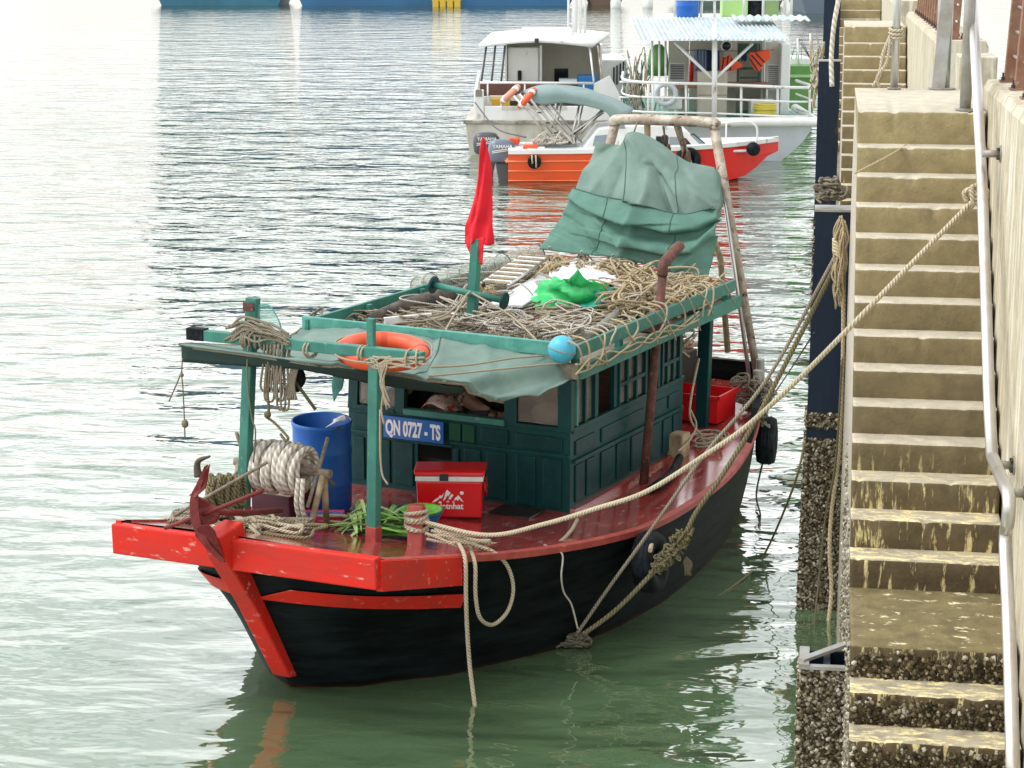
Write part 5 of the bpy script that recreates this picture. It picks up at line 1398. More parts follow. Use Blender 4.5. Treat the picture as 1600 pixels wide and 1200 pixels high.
# slatted racks
def rack(p0, p1, wd, label, n):
    t = thing('slatted_rack', label, 'rack', (p0 + p1) / 2, M_BOAT, 'slatted racks on the roof')
    d = (p1 - p0); s_ = Vector((0, -1, 0)) * wd / 2
    for k in (-1, 1):
        mb = MB(); mb.tube([p0 + s_ * k, p1 + s_ * k], .014, 8); mb.build('side_bar', steel, t)
    for i in range(n):
        c = p0 + d * ((i + .5) / n); mb = MB(); mb.obox(Matrix.Translation(c + Vector((0, 0, .014))), d.length / n * .55, wd, .01); mb.build('slat', white_plastic if i % 2 else wood_pale, t)
    for (c, k) in ((p0, 1), (p0, -1), (p1, 1), (p1, -1)):
        mb = MB(); q = c + s_ * k; mb.tube([q, Vector((q.x + .05, q.y, RT - .01))], .012, 6); mb.build('leg', wood_grey, t)
rack(rz(772, 445, .16), rz(838, 400, .28), .30, 'pale slatted rack tilted up behind the flag mast', 15)
rack(rz(690, 456, .03), rz(812, 405, .05), .13, 'narrow slatted rack lying between the net trap and the black tube', 12)
# black tube and boards
mb = MB(); a, b = rz(575, 500, .06), rz(748, 448, .10); mb.tube(cr([a, a.lerp(b, .3) + Vector((0, 0, .02)), a.lerp(b, .7), b], 6), lambda t: .05 + .035 * min(1, t * 2.2), 14)
tag(mb.build('black_tube', mat('dirty black rubber hose', (0.03, 0.027, 0.024), 0.7, col2=(0.12, 0.09, 0.065), nscale=7, bump=.3), frame=M_BOAT), 'fat dirty black tube lying across the front of the roof', 'tube')
mb = MB(); a, b = rz(600, 502, .05), rz(674, 495, .05); mb.beam(a, b, .035, .07); 
tag(mb.build('white_board', sheet_white, frame=M_BOAT, bevel=.004), 'short white board on the roof near the front rail', 'board', 'boards on the roof')
mb = MB(); a, b = rz(676, 505, .035), rz(715, 493, .035); mb.beam(a, b, .16, .07)
tag(mb.build('wooden_box', wood_grey, frame=M_BOAT, bevel=.005), 'small weathered wooden box at the foot of the mast', 'box')
mb = MB(); a, b = rz(790, 478, .12), rz(905, 405, .14); mb.beam(a, b, .32, .02)
tag(mb.build('white_sheet', mat('pale corrugated plastic', (0.72, 0.74, 0.76), .45, col2=(.55, .57, .58), nscale=30, stretch=(1, 1, 1)), frame=M_BOAT), 'long pale plastic panel laid on the roof behind the green sheet', 'panel')
mb = MB(); mb.lathe([(0, .0), (.05, .01), (.055, .05), (.02, .085), (0, .09)], Matrix.Translation(rz(709, 503, 0)), 14); tag(mb.build('white_float', white_plastic, frame=M_BOAT), 'small white float lying by the mast foot', 'float')
mb = MB(); a, b = rz(765, 448, .2), rz(742, 462, .12)
for i in range(30):
    c = a.lerp(b, rnd.random()); mb.tube(squiggle((c.x, c.y, c.z - .1), .10, .09, .06, 5, rnd), .007, 5)
tag(mb.build('straw_bundle', rope_straw, frame=M_BOAT), 'bundle of straw coloured cord between the mast and the tilted rack', 'cord')
mb = MB(); a, b = rz(795, 478, .06), rz(838, 480, .06); mb.tube([a, b], .055, 12); mb.tube([rz(760, 476, .05), rz(800, 482, .05)], .04, 10)
tag(mb.build('black_bottle', rubber, frame=M_BOAT), 'black rubber rolls on the roof behind the mast arm', 'rubber roll')
# sticks
for i in range(24):
    a = rz(rnd.uniform(760, 850), rnd.uniform(478, 520), .02 + i * .002); b = rz(rnd.uniform(880, 985), rnd.uniform(462, 505), .02 + i * .002)
    mid = a.lerp(b, .5) + Vector((rnd.uniform(-.06, .06), rnd.uniform(-.04, .04), rnd.uniform(0, .03)))
    mb = MB(); r0 = rnd.uniform(.006, .014); mb.tube(cr([a, mid, b], 5), r0, 6)
    if i == 0: stick_o = thing('driftwood_pile', 'spread of brown sticks and twigs across the front of the roof', 'sticks', a, M_BOAT)
    mb.build('stick', (wood_grey, wood_pale, wood_brown)[i % 3], stick_o)
for i in range(16):
    mb = MB()
    a = rz(rnd.uniform(730, 850), rnd.uniform(500, 535), .02); 
    pts = [a]
    for k in range(4): pts.append(pts[-1] + Vector((rnd.uniform(-.08, .08), rnd.uniform(-.12, .12), 0)))
    for k in range(5): pts[k].z = RT + .02 + abs(rnd.gauss(0, .03))
    mb.tube(cr(pts, 4), .006, 5); mb.build('twig', wire_dark, stick_o)
mb = MB(); a, b = rz(916, 528, .06), rz(972, 484, .08); mb.tube(cr([a, a.lerp(b, .5) + Vector((0, -.03, .02)), b, rz(1003, 476, .08)], 6), .043, 14)
tag(mb.build('grey_pipe', mat('scuffed grey plastic pipe', (0.26, 0.26, 0.22), 0.6, col2=(.16, .15, .12), nscale=7), frame=M_BOAT), 'bent grey plastic pipe lying behind the blue float at the roof edge', 'pipe')
bl = rz(878, 546, .115); mb = MB(); mb.ball(bl, .118, 28, 18); fb = mb.build('blue_float', ball_blue, frame=M_BOAT); tag(fb, 'round light blue float ball at the port front corner of the roof', 'float')
mb = MB(); mb.torus(Matrix.Translation(bl) @ Matrix.Rotation(.25, 4, 'X') @ Matrix.Rotation(.1, 4, 'Y'), .1195, .005, 28, 6); mb.build('float_cord', rope_cream, fb)
# plastic sheets
gs = thing('plastic_sheets', 'crumpled green and white plastic sheets heaped in the middle of the roof', 'plastic sheet', rz(890, 465), M_BOAT)
def crumple(ctrl, m_, seed, amp=.05):
    mb = MB(); mb.grid(wrinkle(surf(ctrl, 9, 9), amp, 3.4, seed, fine=.5), smooth=True); mb.build('sheet', m_, gs, solid=.004)
crumple([[rz(796, 478, .06), rz(850, 484, .06), rz(905, 483, .05), rz(950, 478, .04)], [rz(822, 457, .14), rz(862, 458, .18), rz(910, 462, .22), rz(955, 468, .12)], [rz(858, 438, .26), rz(890, 434, .40), rz(925, 438, .36), rz(962, 452, .14)]], sheet_green, 3, .08)
crumple([[rz(905, 486, .09), rz(930, 484, .1), rz(965, 478, .07), rz(990, 468, .05)], [rz(915, 465, .18), rz(940, 462, .2), rz(965, 458, .14), rz(980, 458, .05)], [rz(925, 452, .2), rz(945, 448, .22), rz(965, 448, .12), rz(975, 452, .05)]], sheet_teal, 8, .07)
crumple([[rz(845, 446, .1), rz(880, 440, .2), rz(915, 446, .26), rz(955, 450, .2), rz(985, 462, .05)], [rz(860, 432, .16), rz(890, 428, .22), rz(925, 428, .24), rz(955, 434, .2), rz(985, 446, .06)], [rz(880, 418, .12), rz(905, 416, .16), rz(930, 415, .18), rz(965, 421, .12), rz(990, 431, .05)]], sheet_white, 13, .075)
# net rope heap
for (m_, r_, n_, zx, zh) in ((rope_cream, .008, 34, (3.3, 5.9), .05), (rope_grey, .008, 12, (2.6, 4.6), .04), (rope_white, .008, 30, (3.4, 6.0), .07)):
    nl = thing('net_layer', {rope_cream: 'cream net lines strewn all over the roof boards', rope_grey: 'grey old ropes strewn over the forward roof boards', rope_white: 'whitish net lines strewn between the sticks and the rope heap'}[m_], 'net rope', bp((zx[0] + zx[1]) / 2, 0, RT), M_BOAT, 'net lines strewn on the roof')
    for k in range(n_):
        mb = MB()
        for i in range(1):
            cx, cy = rnd.uniform(*zx), rnd.uniform(-1.15, 1.15)
            pts = squiggle((cx, cy, RT + .012), .42, .36, zh, 15, rnd)
            for p in pts: p.y = max(-(RY - .06), min(RY - .06, p.y)); p.x = max(RX0 + .08, min(RX1 - .04, p.x))
            mb.tube(pts, r_, 5)
        mb.build('net_strand', m_, nl)
hp2 = thing('rope_heap', 'big heap of straw coloured net rope spread over the aft half of the roof', 'rope heap', rz(1020, 440), M_BOAT)
for j, (m_, n_, r_) in enumerate(((rope_straw, 70, .011), (rope_cream, 60, .010), (rope_straw, 70, .009))):
    mb = MB()
    for i in range(n_):
        if i % 2: px, py = rnd.uniform(955, 1125), rnd.uniform(425, 500)
        else: px, py = rnd.uniform(870, 1085), rnd.uniform(402, 445)
        if py < 440 - (1130 - px) * .18 - 8 and False: continue
        c = rz(px, py, 0); h = .17 * max(0, 1 - abs(px - 1010) / 190)
        if c.y < -(RY - .12): c.y = -(RY - .12)
        if c.x > RX1 - .2: c.x = RX1 - .2
        base = Vector((c.x, c.y, RT + .02))
        pts = squiggle(base, rnd.uniform(.2, .6), rnd.uniform(.15, .35), .035 + h * .55, 10, rnd)
        for p in pts:
            p.y = max(-(RY - .05), p.y); p.x = min(RX1 - .02, p.x)
        mb.tube(pts, r_, 6)
    mb.build('rope_strands', m_, hp2)
mb = MB()
for i in range(26): mb.tube(squiggle(rz(985 + rnd.uniform(-25, 25), 408 + rnd.uniform(-6, 6), .18), .10, .1, .07, 6, rnd), .008, 5)
mb.build('net_bundle', mat('pinkish net twine', (.55, .42, .32), .9), hp2)
# hanging strands along the port rail
hs_ = thing('trailing_rope', 'cream rope looped along and hanging off the port roof rail', 'rope', by(980, 540, 1.4), M_BOAT)
for i in range(17):
    px = 905 + i * 14 + rnd.uniform(-5, 5); py = 566 - (px - 893) * .44
    a = by(px, py - 24, 1.40); b = by(px + rnd.uniform(-10, 24), py + rnd.uniform(4, 34), 1.43)
    mb = MB(); mb.tube(cr([a + Vector((.05, .15, .02)), a, a.lerp(b, .5) + Vector((rnd.uniform(-.06, .06), -.02, 0)), b], 6), .009, 6); mb.build('strand', (rope_cream, rope_straw)[i % 2], hs_)
for k in range(3):
    mb = MB(); pts = [by(900 + i * 24, 572 - (900 + i * 24 - 893) * .44 + 18 * abs(math.sin(i * (.8 + .2 * k) + k)), 1.42 + .01 * k) for i in range(9)]; mb.tube(cr(pts, 6), .008, 6); mb.build('strand', rope_straw, hs_)
ro = thing('roof_lines', 'grey ropes trailing over the front rail and round the mast on the roof', 'rope', rz(720, 520), M_BOAT)
for pts in ([bx(735, 455, 3.6), rz(690, 495, .1), rz(620, 505, .1), bx(600, 515, 2.45)], [bx(738, 458, 3.62), rz(800, 495, .15), bx(860, 553, 2.45), bx(890, 572, 2.4)], [bx(730, 460, 3.6), bx(705, 500, 3.0), bx(690, 528, 2.4)],
            [bx(850, 556, 2.36), bx(800, 560, 1.9), bx(735, 570, 1.1), bx(672, 574, .6)], [bx(888, 566, 2.36), bx(850, 570, 2.1), bx(770, 578, 1.3), bx(700, 585, .75), bx(668, 588, .45)]):
    mb = MB(); mb.tube(cr(pts, 8), .009, 6); mb.build('line', rope_cream, ro)
mb = MB()
for i in range(22):
    c = rz(rnd.uniform(490, 620), rnd.uniform(497, 512), .01); mb.tube(squiggle((c.x, c.y, RT), .14, .14, .04, 6, rnd), .009, 5)
mb.build('tangle', rope_grey, ro)
mb = MB()
for i in range(26):
    c = rz(rnd.uniform(640, 860), rnd.uniform(480, 525), .01); mb.tube(squiggle((c.x, c.y, RT), .22, .2, .03, 6, rnd), .008, 5)
mb.build('tangle', rope_cream, ro)
mb = MB()
for i in range(26):
    c = rz(rnd.uniform(640, 760), rnd.uniform(448, 490), .01); mb.tube(squiggle((c.x, c.y, RT), .35, .12, .04, 6, rnd), .007, 5)
mb.build('tangle', rope_grey, ro)

# ------------------------------------------------ things in the stern well
cr_ = thing('fish_crate', 'red plastic fish crate in the stern well', 'crate', bp(6.3, .85, sheer(6.3)), M_BOAT)
c = bp(6.30, .80, sheer(6.2) + .03)
for (x0, x1, y0, y1, z0, z1) in ((-.25, .25, -.40, .40, 0, .012), (-.25, -.238, -.4, .4, .013, .28), (.238, .25, -.4, .4, .013, .28), (-.237, .237, -.4, -.388, .013, .28), (-.237, .237, .388, .4, .013, .28)):
    mb = MB(); mb.box(c.x + x0, c.x + x1, c.y + y0, c.y + y1, c.z + z0, c.z + z1); mb.build('crate_side', crate_red, cr_, bevel=.004)
mb = MB(); mb.box(c.x - .27, c.x + .27, c.y - .42, c.y - .405, c.z + .25, c.z + .285); mb.box(c.x - .27, c.x - .255, c.y - .42, c.y + .42, c.z + .25, c.z + .285); mb.build('crate_rim', crate_red, cr_)
eng = thing('engine_box', 'dark engine housing heaped with cream rope behind the cabin', 'engine box', bp(6.75, -.2, sheer(6.7)), M_BOAT)
mb = MB(); mb.box(6.45, 7.1, -.55, .75, sheer(6.7), sheer(6.7) + .52); mb.build('housing', mat('sooty dark box', (.02, .02, .02), .7), eng, bevel=.01)
mb = MB()
for i in range(34): mb.tube(squiggle((6.75 + rnd.uniform(-.2, .2), rnd.uniform(-.5, .3), sheer(6.7) + .54), .16, .25, .13, 7, rnd), .011, 6)
tag(mb.build('rope_heap', rope_cream, frame=M_BOAT), 'tangled cream rope heaped on the engine box behind the aft roof post', 'rope heap')
mb = MB()
for i in range(8):
    k = bz(1108 + rnd.uniform(-8, 8), 688 + rnd.uniform(-5, 5), sheer(5.6) + .02 + i * .008)
    mb.torus(Matrix.Translation(k) @ Matrix.Rotation(rnd.uniform(-.3, .3), 4, 'X') @ Matrix.Rotation(rnd.uniform(-.3, .3), 4, 'Y'), rnd.uniform(.10, .2), .010, 24, 6)
tag(mb.build('rope_coil', rope_cream, frame=M_BOAT), 'loose cream rope coil on the port side deck by the stern', 'rope')
mb = MB(); k = bz(1069, 715, sheer(5.1)); mb.box(k.x - .1, k.x + .1, k.y - .02, k.y + .14, k.z, k.z + .24)
tag(mb.build('wooden_block', wood_pale, frame=M_BOAT, bevel=.012), 'squared timber block on the side deck behind the cabin', 'timber')
mb = MB(); mb.tube(cr([bz(1015, 765, sheer(4.3) + .05), bz(1040, 752, sheer(4.5) + .05), bz(1055, 730, sheer(5) + .05), bz(1062, 715, sheer(5.2) + .06)], 6), .04, 10); mb.tube(cr([bz(1022, 760, sheer(4.3) + .12), bz(1046, 742, sheer(4.5) + .12), bz(1058, 722, sheer(5) + .1)], 6), .035, 10)
tag(mb.build('black_hose', rubber, frame=M_BOAT), 'black hoses lying against the cabin foot on the port side deck', 'hose')
mb = MB(); mb.tube(cr([by(1092, 560, 1.2), by(1080, 620, 1.22), by(1079, 655, 1.22), by(1096, 680, 1.25), by(1110, 692, 1.3)], 8), .012, 6)
mb.tube(cr([by(1079, 640, 1.22), by(1088, 665, 1.25), by(1076, 690, 1.3), by(1060, 705, 1.35)], 8), .010, 6)
tag(mb.build('slack_rope', rope_cream, frame=M_BOAT), 'slack cream rope hanging in front of the dark aft roof post', 'rope')
# blue pot and bedding inside, and the man lying by the front window
mb = MB(); p = bx(700, 612, 3.6); mb.lathe([(0, 0), (.2, 0), (.27, .13), (.28, .14), (.26, .13), (.19, .01), (0, .01)], Matrix.Translation(bp(3.65, -.02, 1.66)), 24); tag(mb.build('blue_bowl', basin_blue, frame=M_BOAT), 'blue bowl on the shelf inside the cabin behind the lying man', 'bowl')
mb = MB(); mb.box(3.4, 3.9, -.3, .6, 1.18, 1.655); tag(mb.build('cabin_shelf', dark_inside, frame=M_BOAT, bevel=.01), 'dark low shelf inside the cabin carrying the blue bowl', 'shelf')
mb = MB(); rows = surf([[bp(2.84, -.42, 1.62), bp(2.84, -.32, 1.68), bp(2.84, -.22, 1.66), bp(2.84, -.12, 1.60)], [bp(3.0, -.46, 1.6), bp(3.0, -.32, 1.74), bp(3.0, -.2, 1.72), bp(3.0, -.1, 1.6)], [bp(3.2, -.45, 1.4), bp(3.2, -.32, 1.66), bp(3.2, -.2, 1.66), bp(3.2, -.1, 1.4)]], 6, 6)
mb.grid(wrinkle(rows, .03, 6, 2)); tag(mb.build('patterned_blanket', blanket, frame=M_BOAT, solid=.01), 'red and white patterned cloth on the sill inside the open cabin window', 'blanket')
mb = MB(); mb.ball(bp(3.1, .80, 1.66), .16, 18, 10, (1, 1.4, .6)); tag(mb.build('pillow', bedding, frame=M_BOAT), 'pale bundle of bedding behind the right cabin window pane', 'bedding')
mb = MB(); mb.grid(wrinkle(surf([[bp(3.35, .56, 1.6), bp(3.35, .8, 1.6), bp(3.35, 1.04, 1.6)], [bp(3.37, .56, 2.1), bp(3.37, .8, 2.12), bp(3.37, 1.04, 2.1)]], 8, 8), .03, 7, 1)); tag(mb.build('net_curtain', mat('tan netting', (.42, .36, .26), .9, col2=(.28, .23, .16), nscale=18, amount=.5, contrast=.08), frame=M_BOAT, solid=.006), 'tan netting hung inside the right front cabin window', 'curtain')
mb = MB(); mb.box(3.36, 3.48, -1.0, -.94, 1.62, 1.80); mb.box(3.38, 3.46, -.985, -.955, 1.8, 1.84); tag(mb.build('blue_can', basin_blue, frame=M_BOAT, bevel=.015), 'small blue can on the sill of the open side window', 'can')
mb = MB(); mb.ball(bp(3.3, -.85, 1.75), .10, 14, 10, (1, 1.2, 1.3)); tag(mb.build('yellow_bag', mat('yellowish sack', (.45, .38, .2), .8, col2=(.3, .2, .1), nscale=12), frame=M_BOAT), 'yellowish sack behind the left front cabin window', 'sack')

def skin_mesh(name, verts, edges, parent, m, sub_=2):
    """verts: (Vector, radius); a continuous skinned body"""
    fr, base = FR[parent.name]
    me = bpy.data.meshes.new(name); me.from_pydata([v - base for v, r in verts], edges, [])
    o = bpy.data.objects.new(name, me); COL.objects.link(o)
    md = o.modifiers.new('skin', 'SKIN'); md.use_smooth_shade = True
    for i, (v, r) in enumerate(verts):
        sv = me.skin_vertices[0].data[i]; sv.radius = (r, r) if not isinstance(r, tuple) else r; sv.use_root = i == 0
    s2 = o.modifiers.new('smooth', 'SUBSURF'); s2.levels = s2.render_levels = sub_
    o.parent = parent; me.materials.append(m); FR[o.name] = (fr, base)
    return o
pe = thing('person', 'person in black clothes lying inside the cabin behind the open front window', 'person', bp(3.2, .3, 1.2), M_BOAT)
H0 = bx(727, 620, 3.02)
chest = bp(3.10, .22, 1.52); pel = bp(3.25, .62, 1.36)
sk = [(pel, .13), (chest, .14), (H0 + Vector((.03, -.13, -.09)), .055), (H0 + Vector((.0, -.02, -.03)), .088), (H0 + Vector((-.01, .03, .06)), .085),
      (bp(3.0, -.02, 1.55), .05), (bp(2.9, .16, 1.60), .042), (bp(2.86, .34, 1.64), .036), (bp(3.3, .95, 1.36), .08), (bp(3.9, .85, 1.32), .06), (bp(4.1, .9, 1.27), .05)]
skin_mesh('body', sk, [(0, 1), (1, 2), (2, 3), (3, 4), (1, 5), (5, 6), (6, 7), (0, 8), (8, 9), (9, 10)], pe, skin_m)
for i in range(5):
    f0 = bp(2.86, .35 + .004 * i, 1.645 + .012 * (i - 2)); f1 = f0 + bp(.01 * i, .05 - .006 * abs(i - 2), -.004); f2 = f1 + bp(.012, .03, -.02)
    mb = MB(); mb.tube(cr([f0, f1, f2], 4), .008, 8); mb.build('finger', skin_m, pe)
cl = [(pel, .155), (bp(3.17, .42, 1.45), .16), (chest, .17), (chest + Vector((0, .12, .04)), .11), (bp(3.0, -.02, 1.55), .075), (bp(2.9, .16, 1.60), .062), (bp(2.87, .29, 1.635), .05)]
skin_mesh('shirt', cl, [(0, 1), (1, 2), (2, 3), (2, 4), (4, 5), (5, 6)], pe, cloth_black)
skin_mesh('trousers', [(pel + Vector((0, -.02, 0)), .158), (bp(3.3, .95, 1.36), .10), (bp(3.9, .85, 1.32), .08)], [(0, 1), (1, 2)], pe, cloth_black, 1)
mb = MB(); mb.ball(H0 + Vector((.035, .045, .06)), .098, 18, 12, (1, 1, 1.0)); mb.build('hair', hair_m, pe)
for s in (-1, 1):
    mb = MB(); mb.ball(H0 + Vector((-.083, .012 + s * .032, .02)), .013, 10, 8); mb.build('eye', mat('dark eye', (.02, .015, .012), .2), pe)
mb = MB(); mb.ball(H0 + Vector((-.095, .0, -.015)), .018, 10, 8, (1.1, .8, 1.3)); mb.build('nose', skin_m, pe)
mb = MB(); mb.ball(H0 + Vector((-.082, -.01, -.055)), .02, 10, 8, (.5, 1.3, .4)); mb.build('mouth', mat('lips', (.28, .11, .09), .5), pe)
mb = MB(); mb.ball(H0 + Vector((.0, -.09, .0)), .024, 10, 8, (.9, .4, 1.4)); mb.build('ear', skin_m, pe)

# tyre fenders
def tyre(c, axis, R_, r, label, frame, grp='tyre fenders', worn=rubber):
    t = thing('tyre_fender', label, 'tyre', c, frame, grp)
    M = Matrix.Translation(c) @ Vector(axis).to_track_quat('Z', 'Y').to_matrix().to_4x4()
    mb = MB(); mb.lathe([(R_ - r * 1.5, -r * .7), (R_ - r * .7, -r), (R_ - r * .1, -r * .9), (R_ + r * .1, -r * .5), (R_ + r * .13, 0), (R_ + r * .1, r * .5), (R_ - r * .1, r * .9), (R_ - r * .7, r), (R_ - r * 1.5, r * .7), (R_ - r * 1.35, 0), (R_ - r * 1.5, -r * .7)], M, 36)
    mb.build('tyre', worn, t)
    for k in range(2):
        mb = MB(); mb.torus(M @ Matrix.Rotation(PI, 4, 'Z') @ Matrix.Translation((0, 0, (-.35 + .7 * k) * r)), R_ + r * .13, r * .06, 36, 5); mb.build('tread_rib', worn, t)
    return t, M
c = by(1016, 878, 1.93 + .06); tyre(c, (.05, -1, .12), .25, .09, 'black tyre fender hanging on the port side amidships', M_BOAT)
mb = MB(); mb.tube(cr([by(1012, 836, 1.9), by(1018, 845, 2.0), by(1016, 860, 2.1)], 5), .02, 8); tag(mb.build('fender_rope', rope_cream, frame=M_BOAT), 'short rope holding the amidships tyre fender', 'rope')
c = by(1198, 688, 1.42); tyre(c, (.25, -1, 0), .24, .10, 'black tyre fender at the port quarter near the stern', M_BOAT)
# ================================================================== boats lying behind (far frame: x right, y away, z up)
F_ = M_FAR
def pb(mb, x0, y0, x1, y1, d, depth, tap=0):
    a, b = fd(x0, y1, d), fd(x1, y0, d)
    mb.box(a.x, b.x, d, d + depth, a.z, b.z); return mb
def rail(parent, name, pts, r, m=white_boat, n=6):
    mb = MB(); mb.tube(pts, r, n); return mb.build(name, m, parent)

# ---------------- white cabin boat, stern towards us
D1 = 57.4
wb = thing('cabin_boat', 'white cabin boat with brown stern boards, its stern towards the red flag', 'boat', Vector((fd(860, 245, D1).x, D1 + 5, -.6)), F_)
a, b = fd(727, 190, D1), fd(1003, 250, D1)
HT = a.z
def hull_loft(x0, x1, d, L, zt, flare, bowpow, zb=-.6, n=14):
    cx, hw = (x0 + x1) / 2, (x1 - x0) / 2; rows = []
    for i in range(n + 1):
        t = i / n; w_ = hw * (1 - t ** bowpow * .96); z1 = zt + .5 * t * t
        rows.append([Vector((cx - w_, d + L * t, z1)), Vector((cx - w_ * (1 - flare * .35), d + L * t, z1 * .5)), Vector((cx - w_ * (1 - flare), d + L * t * .98, -.05)), Vector((cx - w_ * .6, d + L * t * .97, zb)),
                     Vector((cx + w_ * .6, d + L * t * .97, zb)), Vector((cx + w_ * (1 - flare), d + L * t * .98, -.05)), Vector((cx + w_ * (1 - flare * .35), d + L * t, z1 * .5)), Vector((cx + w_, d + L * t, z1))])
    mb = MB(); mb.grid(rows, smooth=False); mb.face([0, 1, 2, 3, 4, 5, 6, 7]); 
    K = 8
    for i in range(n): mb.face((i * K, (i + 1) * K, (i + 1) * K + 7, i * K + 7))
    return mb
hull_loft(a.x, b.x, D1, 12, HT, .06, 3).build('hull', dirty_white, wb, bevel=.02)
mb = MB(); pb(mb, 724, 188, 1003, 194, D1 - .06, .14); mb.build('fender_rail', mat('worn black fender', (.1, .09, .08), .8, col2=(.4, .38, .33), nscale=3, amount=.6), wb, bevel=.02)
Du = D1 + .25
for (x0, y0, x1, y1, nm, m_) in ((757, 166, 990, 189, 'stern_bulwark', white_boat),):
    mb = MB(); pb(mb, x0, y0, x1, y1, Du, .12); mb.build(nm, m_, wb, bevel=.02)
mb = MB(); pb(mb, 742, 141, 756, 189, Du - .02, .35); pl_ = mb.build('corner_pillar', white_boat, wb, bevel=.02)
mb = MB(); pb(mb, 743, 140, 753, 151, Du - .035, .012); sub(mb, 'pillar_panel', mat('olive grey panel', (.2, .2, .16), .6), pl_)
mb = MB(); pb(mb, 784, 166, 886, 172, Du - .012, .01); mb.build('name_strip', dirty_white, wb)
mb = MB(); pb(mb, 750, 129, 930, 150, D1 + 2.2, .08); mb.build('bulwark_boards', bulwark_brown, wb, bevel=.01)
mb = MB(); pb(mb, 765, 150, 830, 158, D1 + 1.6, .3); mb.build('stern_bench', mat('pale cream bench', (.6, .52, .36), .6), wb, bevel=.02)
for (x0, x1) in ((768, 781), (784, 797)):
    mb = MB(); pb(mb, x0, 154, x1, 166, D1 + 1.5, .3); o = mb.build('yellow_box', mat('amber plastic box', (.62, .36, .03), .5), frame=F_, bevel=.02)
    tag(o, 'amber plastic box under the stern bench of the white cabin boat', 'box', 'amber boxes on the cabin boat')
rail(wb, 'stern_rail', [fd(750, 129, D1 + .4), fd(928, 130, D1 + .4)], .035)
for x in (762, 820, 868, 912): rail(wb, 'rail_post', [fd(x, 130, D1 + .4), fd(x, 167, D1 + .4)], .025)
for s in ((742, 1), (1000, -1)):
    mb = MB(); p = fd(s[0], 141, D1 + .3); 
    mb.quad((p.x, D1 + .6, HT), (p.x, D1 + 8, HT + .4), (p.x, D1 + 8, p.z + .1), (p.x, D1 + .6, p.z - .1)); mb.build('side_bulwark', white_boat, wb, solid=.08)
mb = MB(); e0, e1 = fd(928, 131, D1 + .5), fd(990, 190, D1 + .5)
mb.prism([(e0.x, e0.z), (fd(953, 118, D1 + .5).x, fd(953, 118, D1 + .5).z), (e1.x, e1.z), (e0.x, e1.z)], Matrix(((1, 0, 0, 0), (0, 0, 1, D1 + .5), (0, 1, 0, 0), (0, 0, 0, 1))), .1); mb.build('side_panel', white_boat, wb)
# deck floor
mb = MB(); mb.box(a.x + .2, b.x - .2, D1 + .3, D1 + 9, HT - .1, HT + .02); mb.build('deck', dirty_white, wb)
# cabin: box with open stern side
C0, C1 = D1 + 2.6, D1 + 4.6
xl, xr = fd(792, 100, C0).x, fd(938, 100, C0).x
zt, zb_ = fd(800, 70, C0).z, HT
mb = MB(); mb.box(xl, xr, C1 - .1, C1, zb_, zt); mb.build('cabin_wall', cream_wall, wb)
mb = MB(); mb.box(xl - .05, xl, C0, C1, zb_, zt); mb.build('cabin_wall', white_boat, wb)
mb = MB(); mb.box(xr, xr + .06, C0, C1 + 1, zb_, zt); mb.build('cabin_wall', white_boat, wb)
mb = MB(); pb(mb, 793, 74, 842, 128, C0 + .1, .08); pw = mb.build('round_panel', white_boat, wb, bevel=.18)
mb = MB(); pb(mb, 809, 110, 815, 126, C0 + .02, .06); sub(mb, 'hanging_cap', cloth_black, pw, bevel=.03)
mb = MB(); pb(mb, 843, 71, 847, 128, C0 + .1, .1); mb.build('door_post', white_boat, wb)
mb = MB(); a_, b_ = fd(866, 130, C1 - .12), fd(888, 107, C1 - .12); mb.box(a_.x, b_.x, C1 - .14, C1 - .105, a_.z - .2, b_.z); mb.build('cabin_window', tint_glass, wb, bevel=.05)
mb = MB(); mb.box(xl + .1, xr - .1, C1 - 1.2, C1 - .2, zb_, zb_ + .55); mb.build('cabin_bench', mat('dim grey bench', (.2, .2, .2), .7), wb)
# roof
r0, r1, r2, r3 = fd(748, 72, D1 + 1.4), fd(926, 77, D1 + 1.4), fd(950, 61, D1 + 8), fd(800, 56, D1 + 8)
zr = r0.z
mb = MB(); rows = []
for i in range(9):
    t = i / 8; y = D1 + 1.4 + 6.4 * t; rows.append([Vector((r0.x + .3 * t + (r1.x + .5 * t - r0.x) * u, y, zr + .14 * math.sin(PI * u) + .08 * t)) for u in (0, .15, .35, .5, .65, .85, 1)])
mb.grid(rows); rf = mb.build('roof', white_boat, wb, solid=.09)
mb = MB(); q = fd(836, 50, D1 + 5); mb.box(q.x - .4, q.x + 1.1, D1 + 4.4, D1 + 5.6, zr + .15, zr + .36); sub(mb, 'roof_hatch', white_boat, rf, bevel=.04)
mb = MB(); q = fd(838, 63, D1 + 1.36); mb.box(q.x - .05, q.x + .07, D1 + 1.2, D1 + 1.34, q.z - .12, q.z + .06); sub(mb, 'roof_lamp', dark_plastic, rf)
for (xt, xb, m_) in ((760, 752, wire_dark), (774, 768, wire_dark), (789, 783, wire_dark), (921, 928, white_boat), (934, 941, bare_pipe)):
    rail(wb, 'awning_post', [Vector((fd(xt, 73, D1 + 1.6).x, D1 + 1.6, zr)), fd(xb, 128, D1 + .9)], .03, m_)
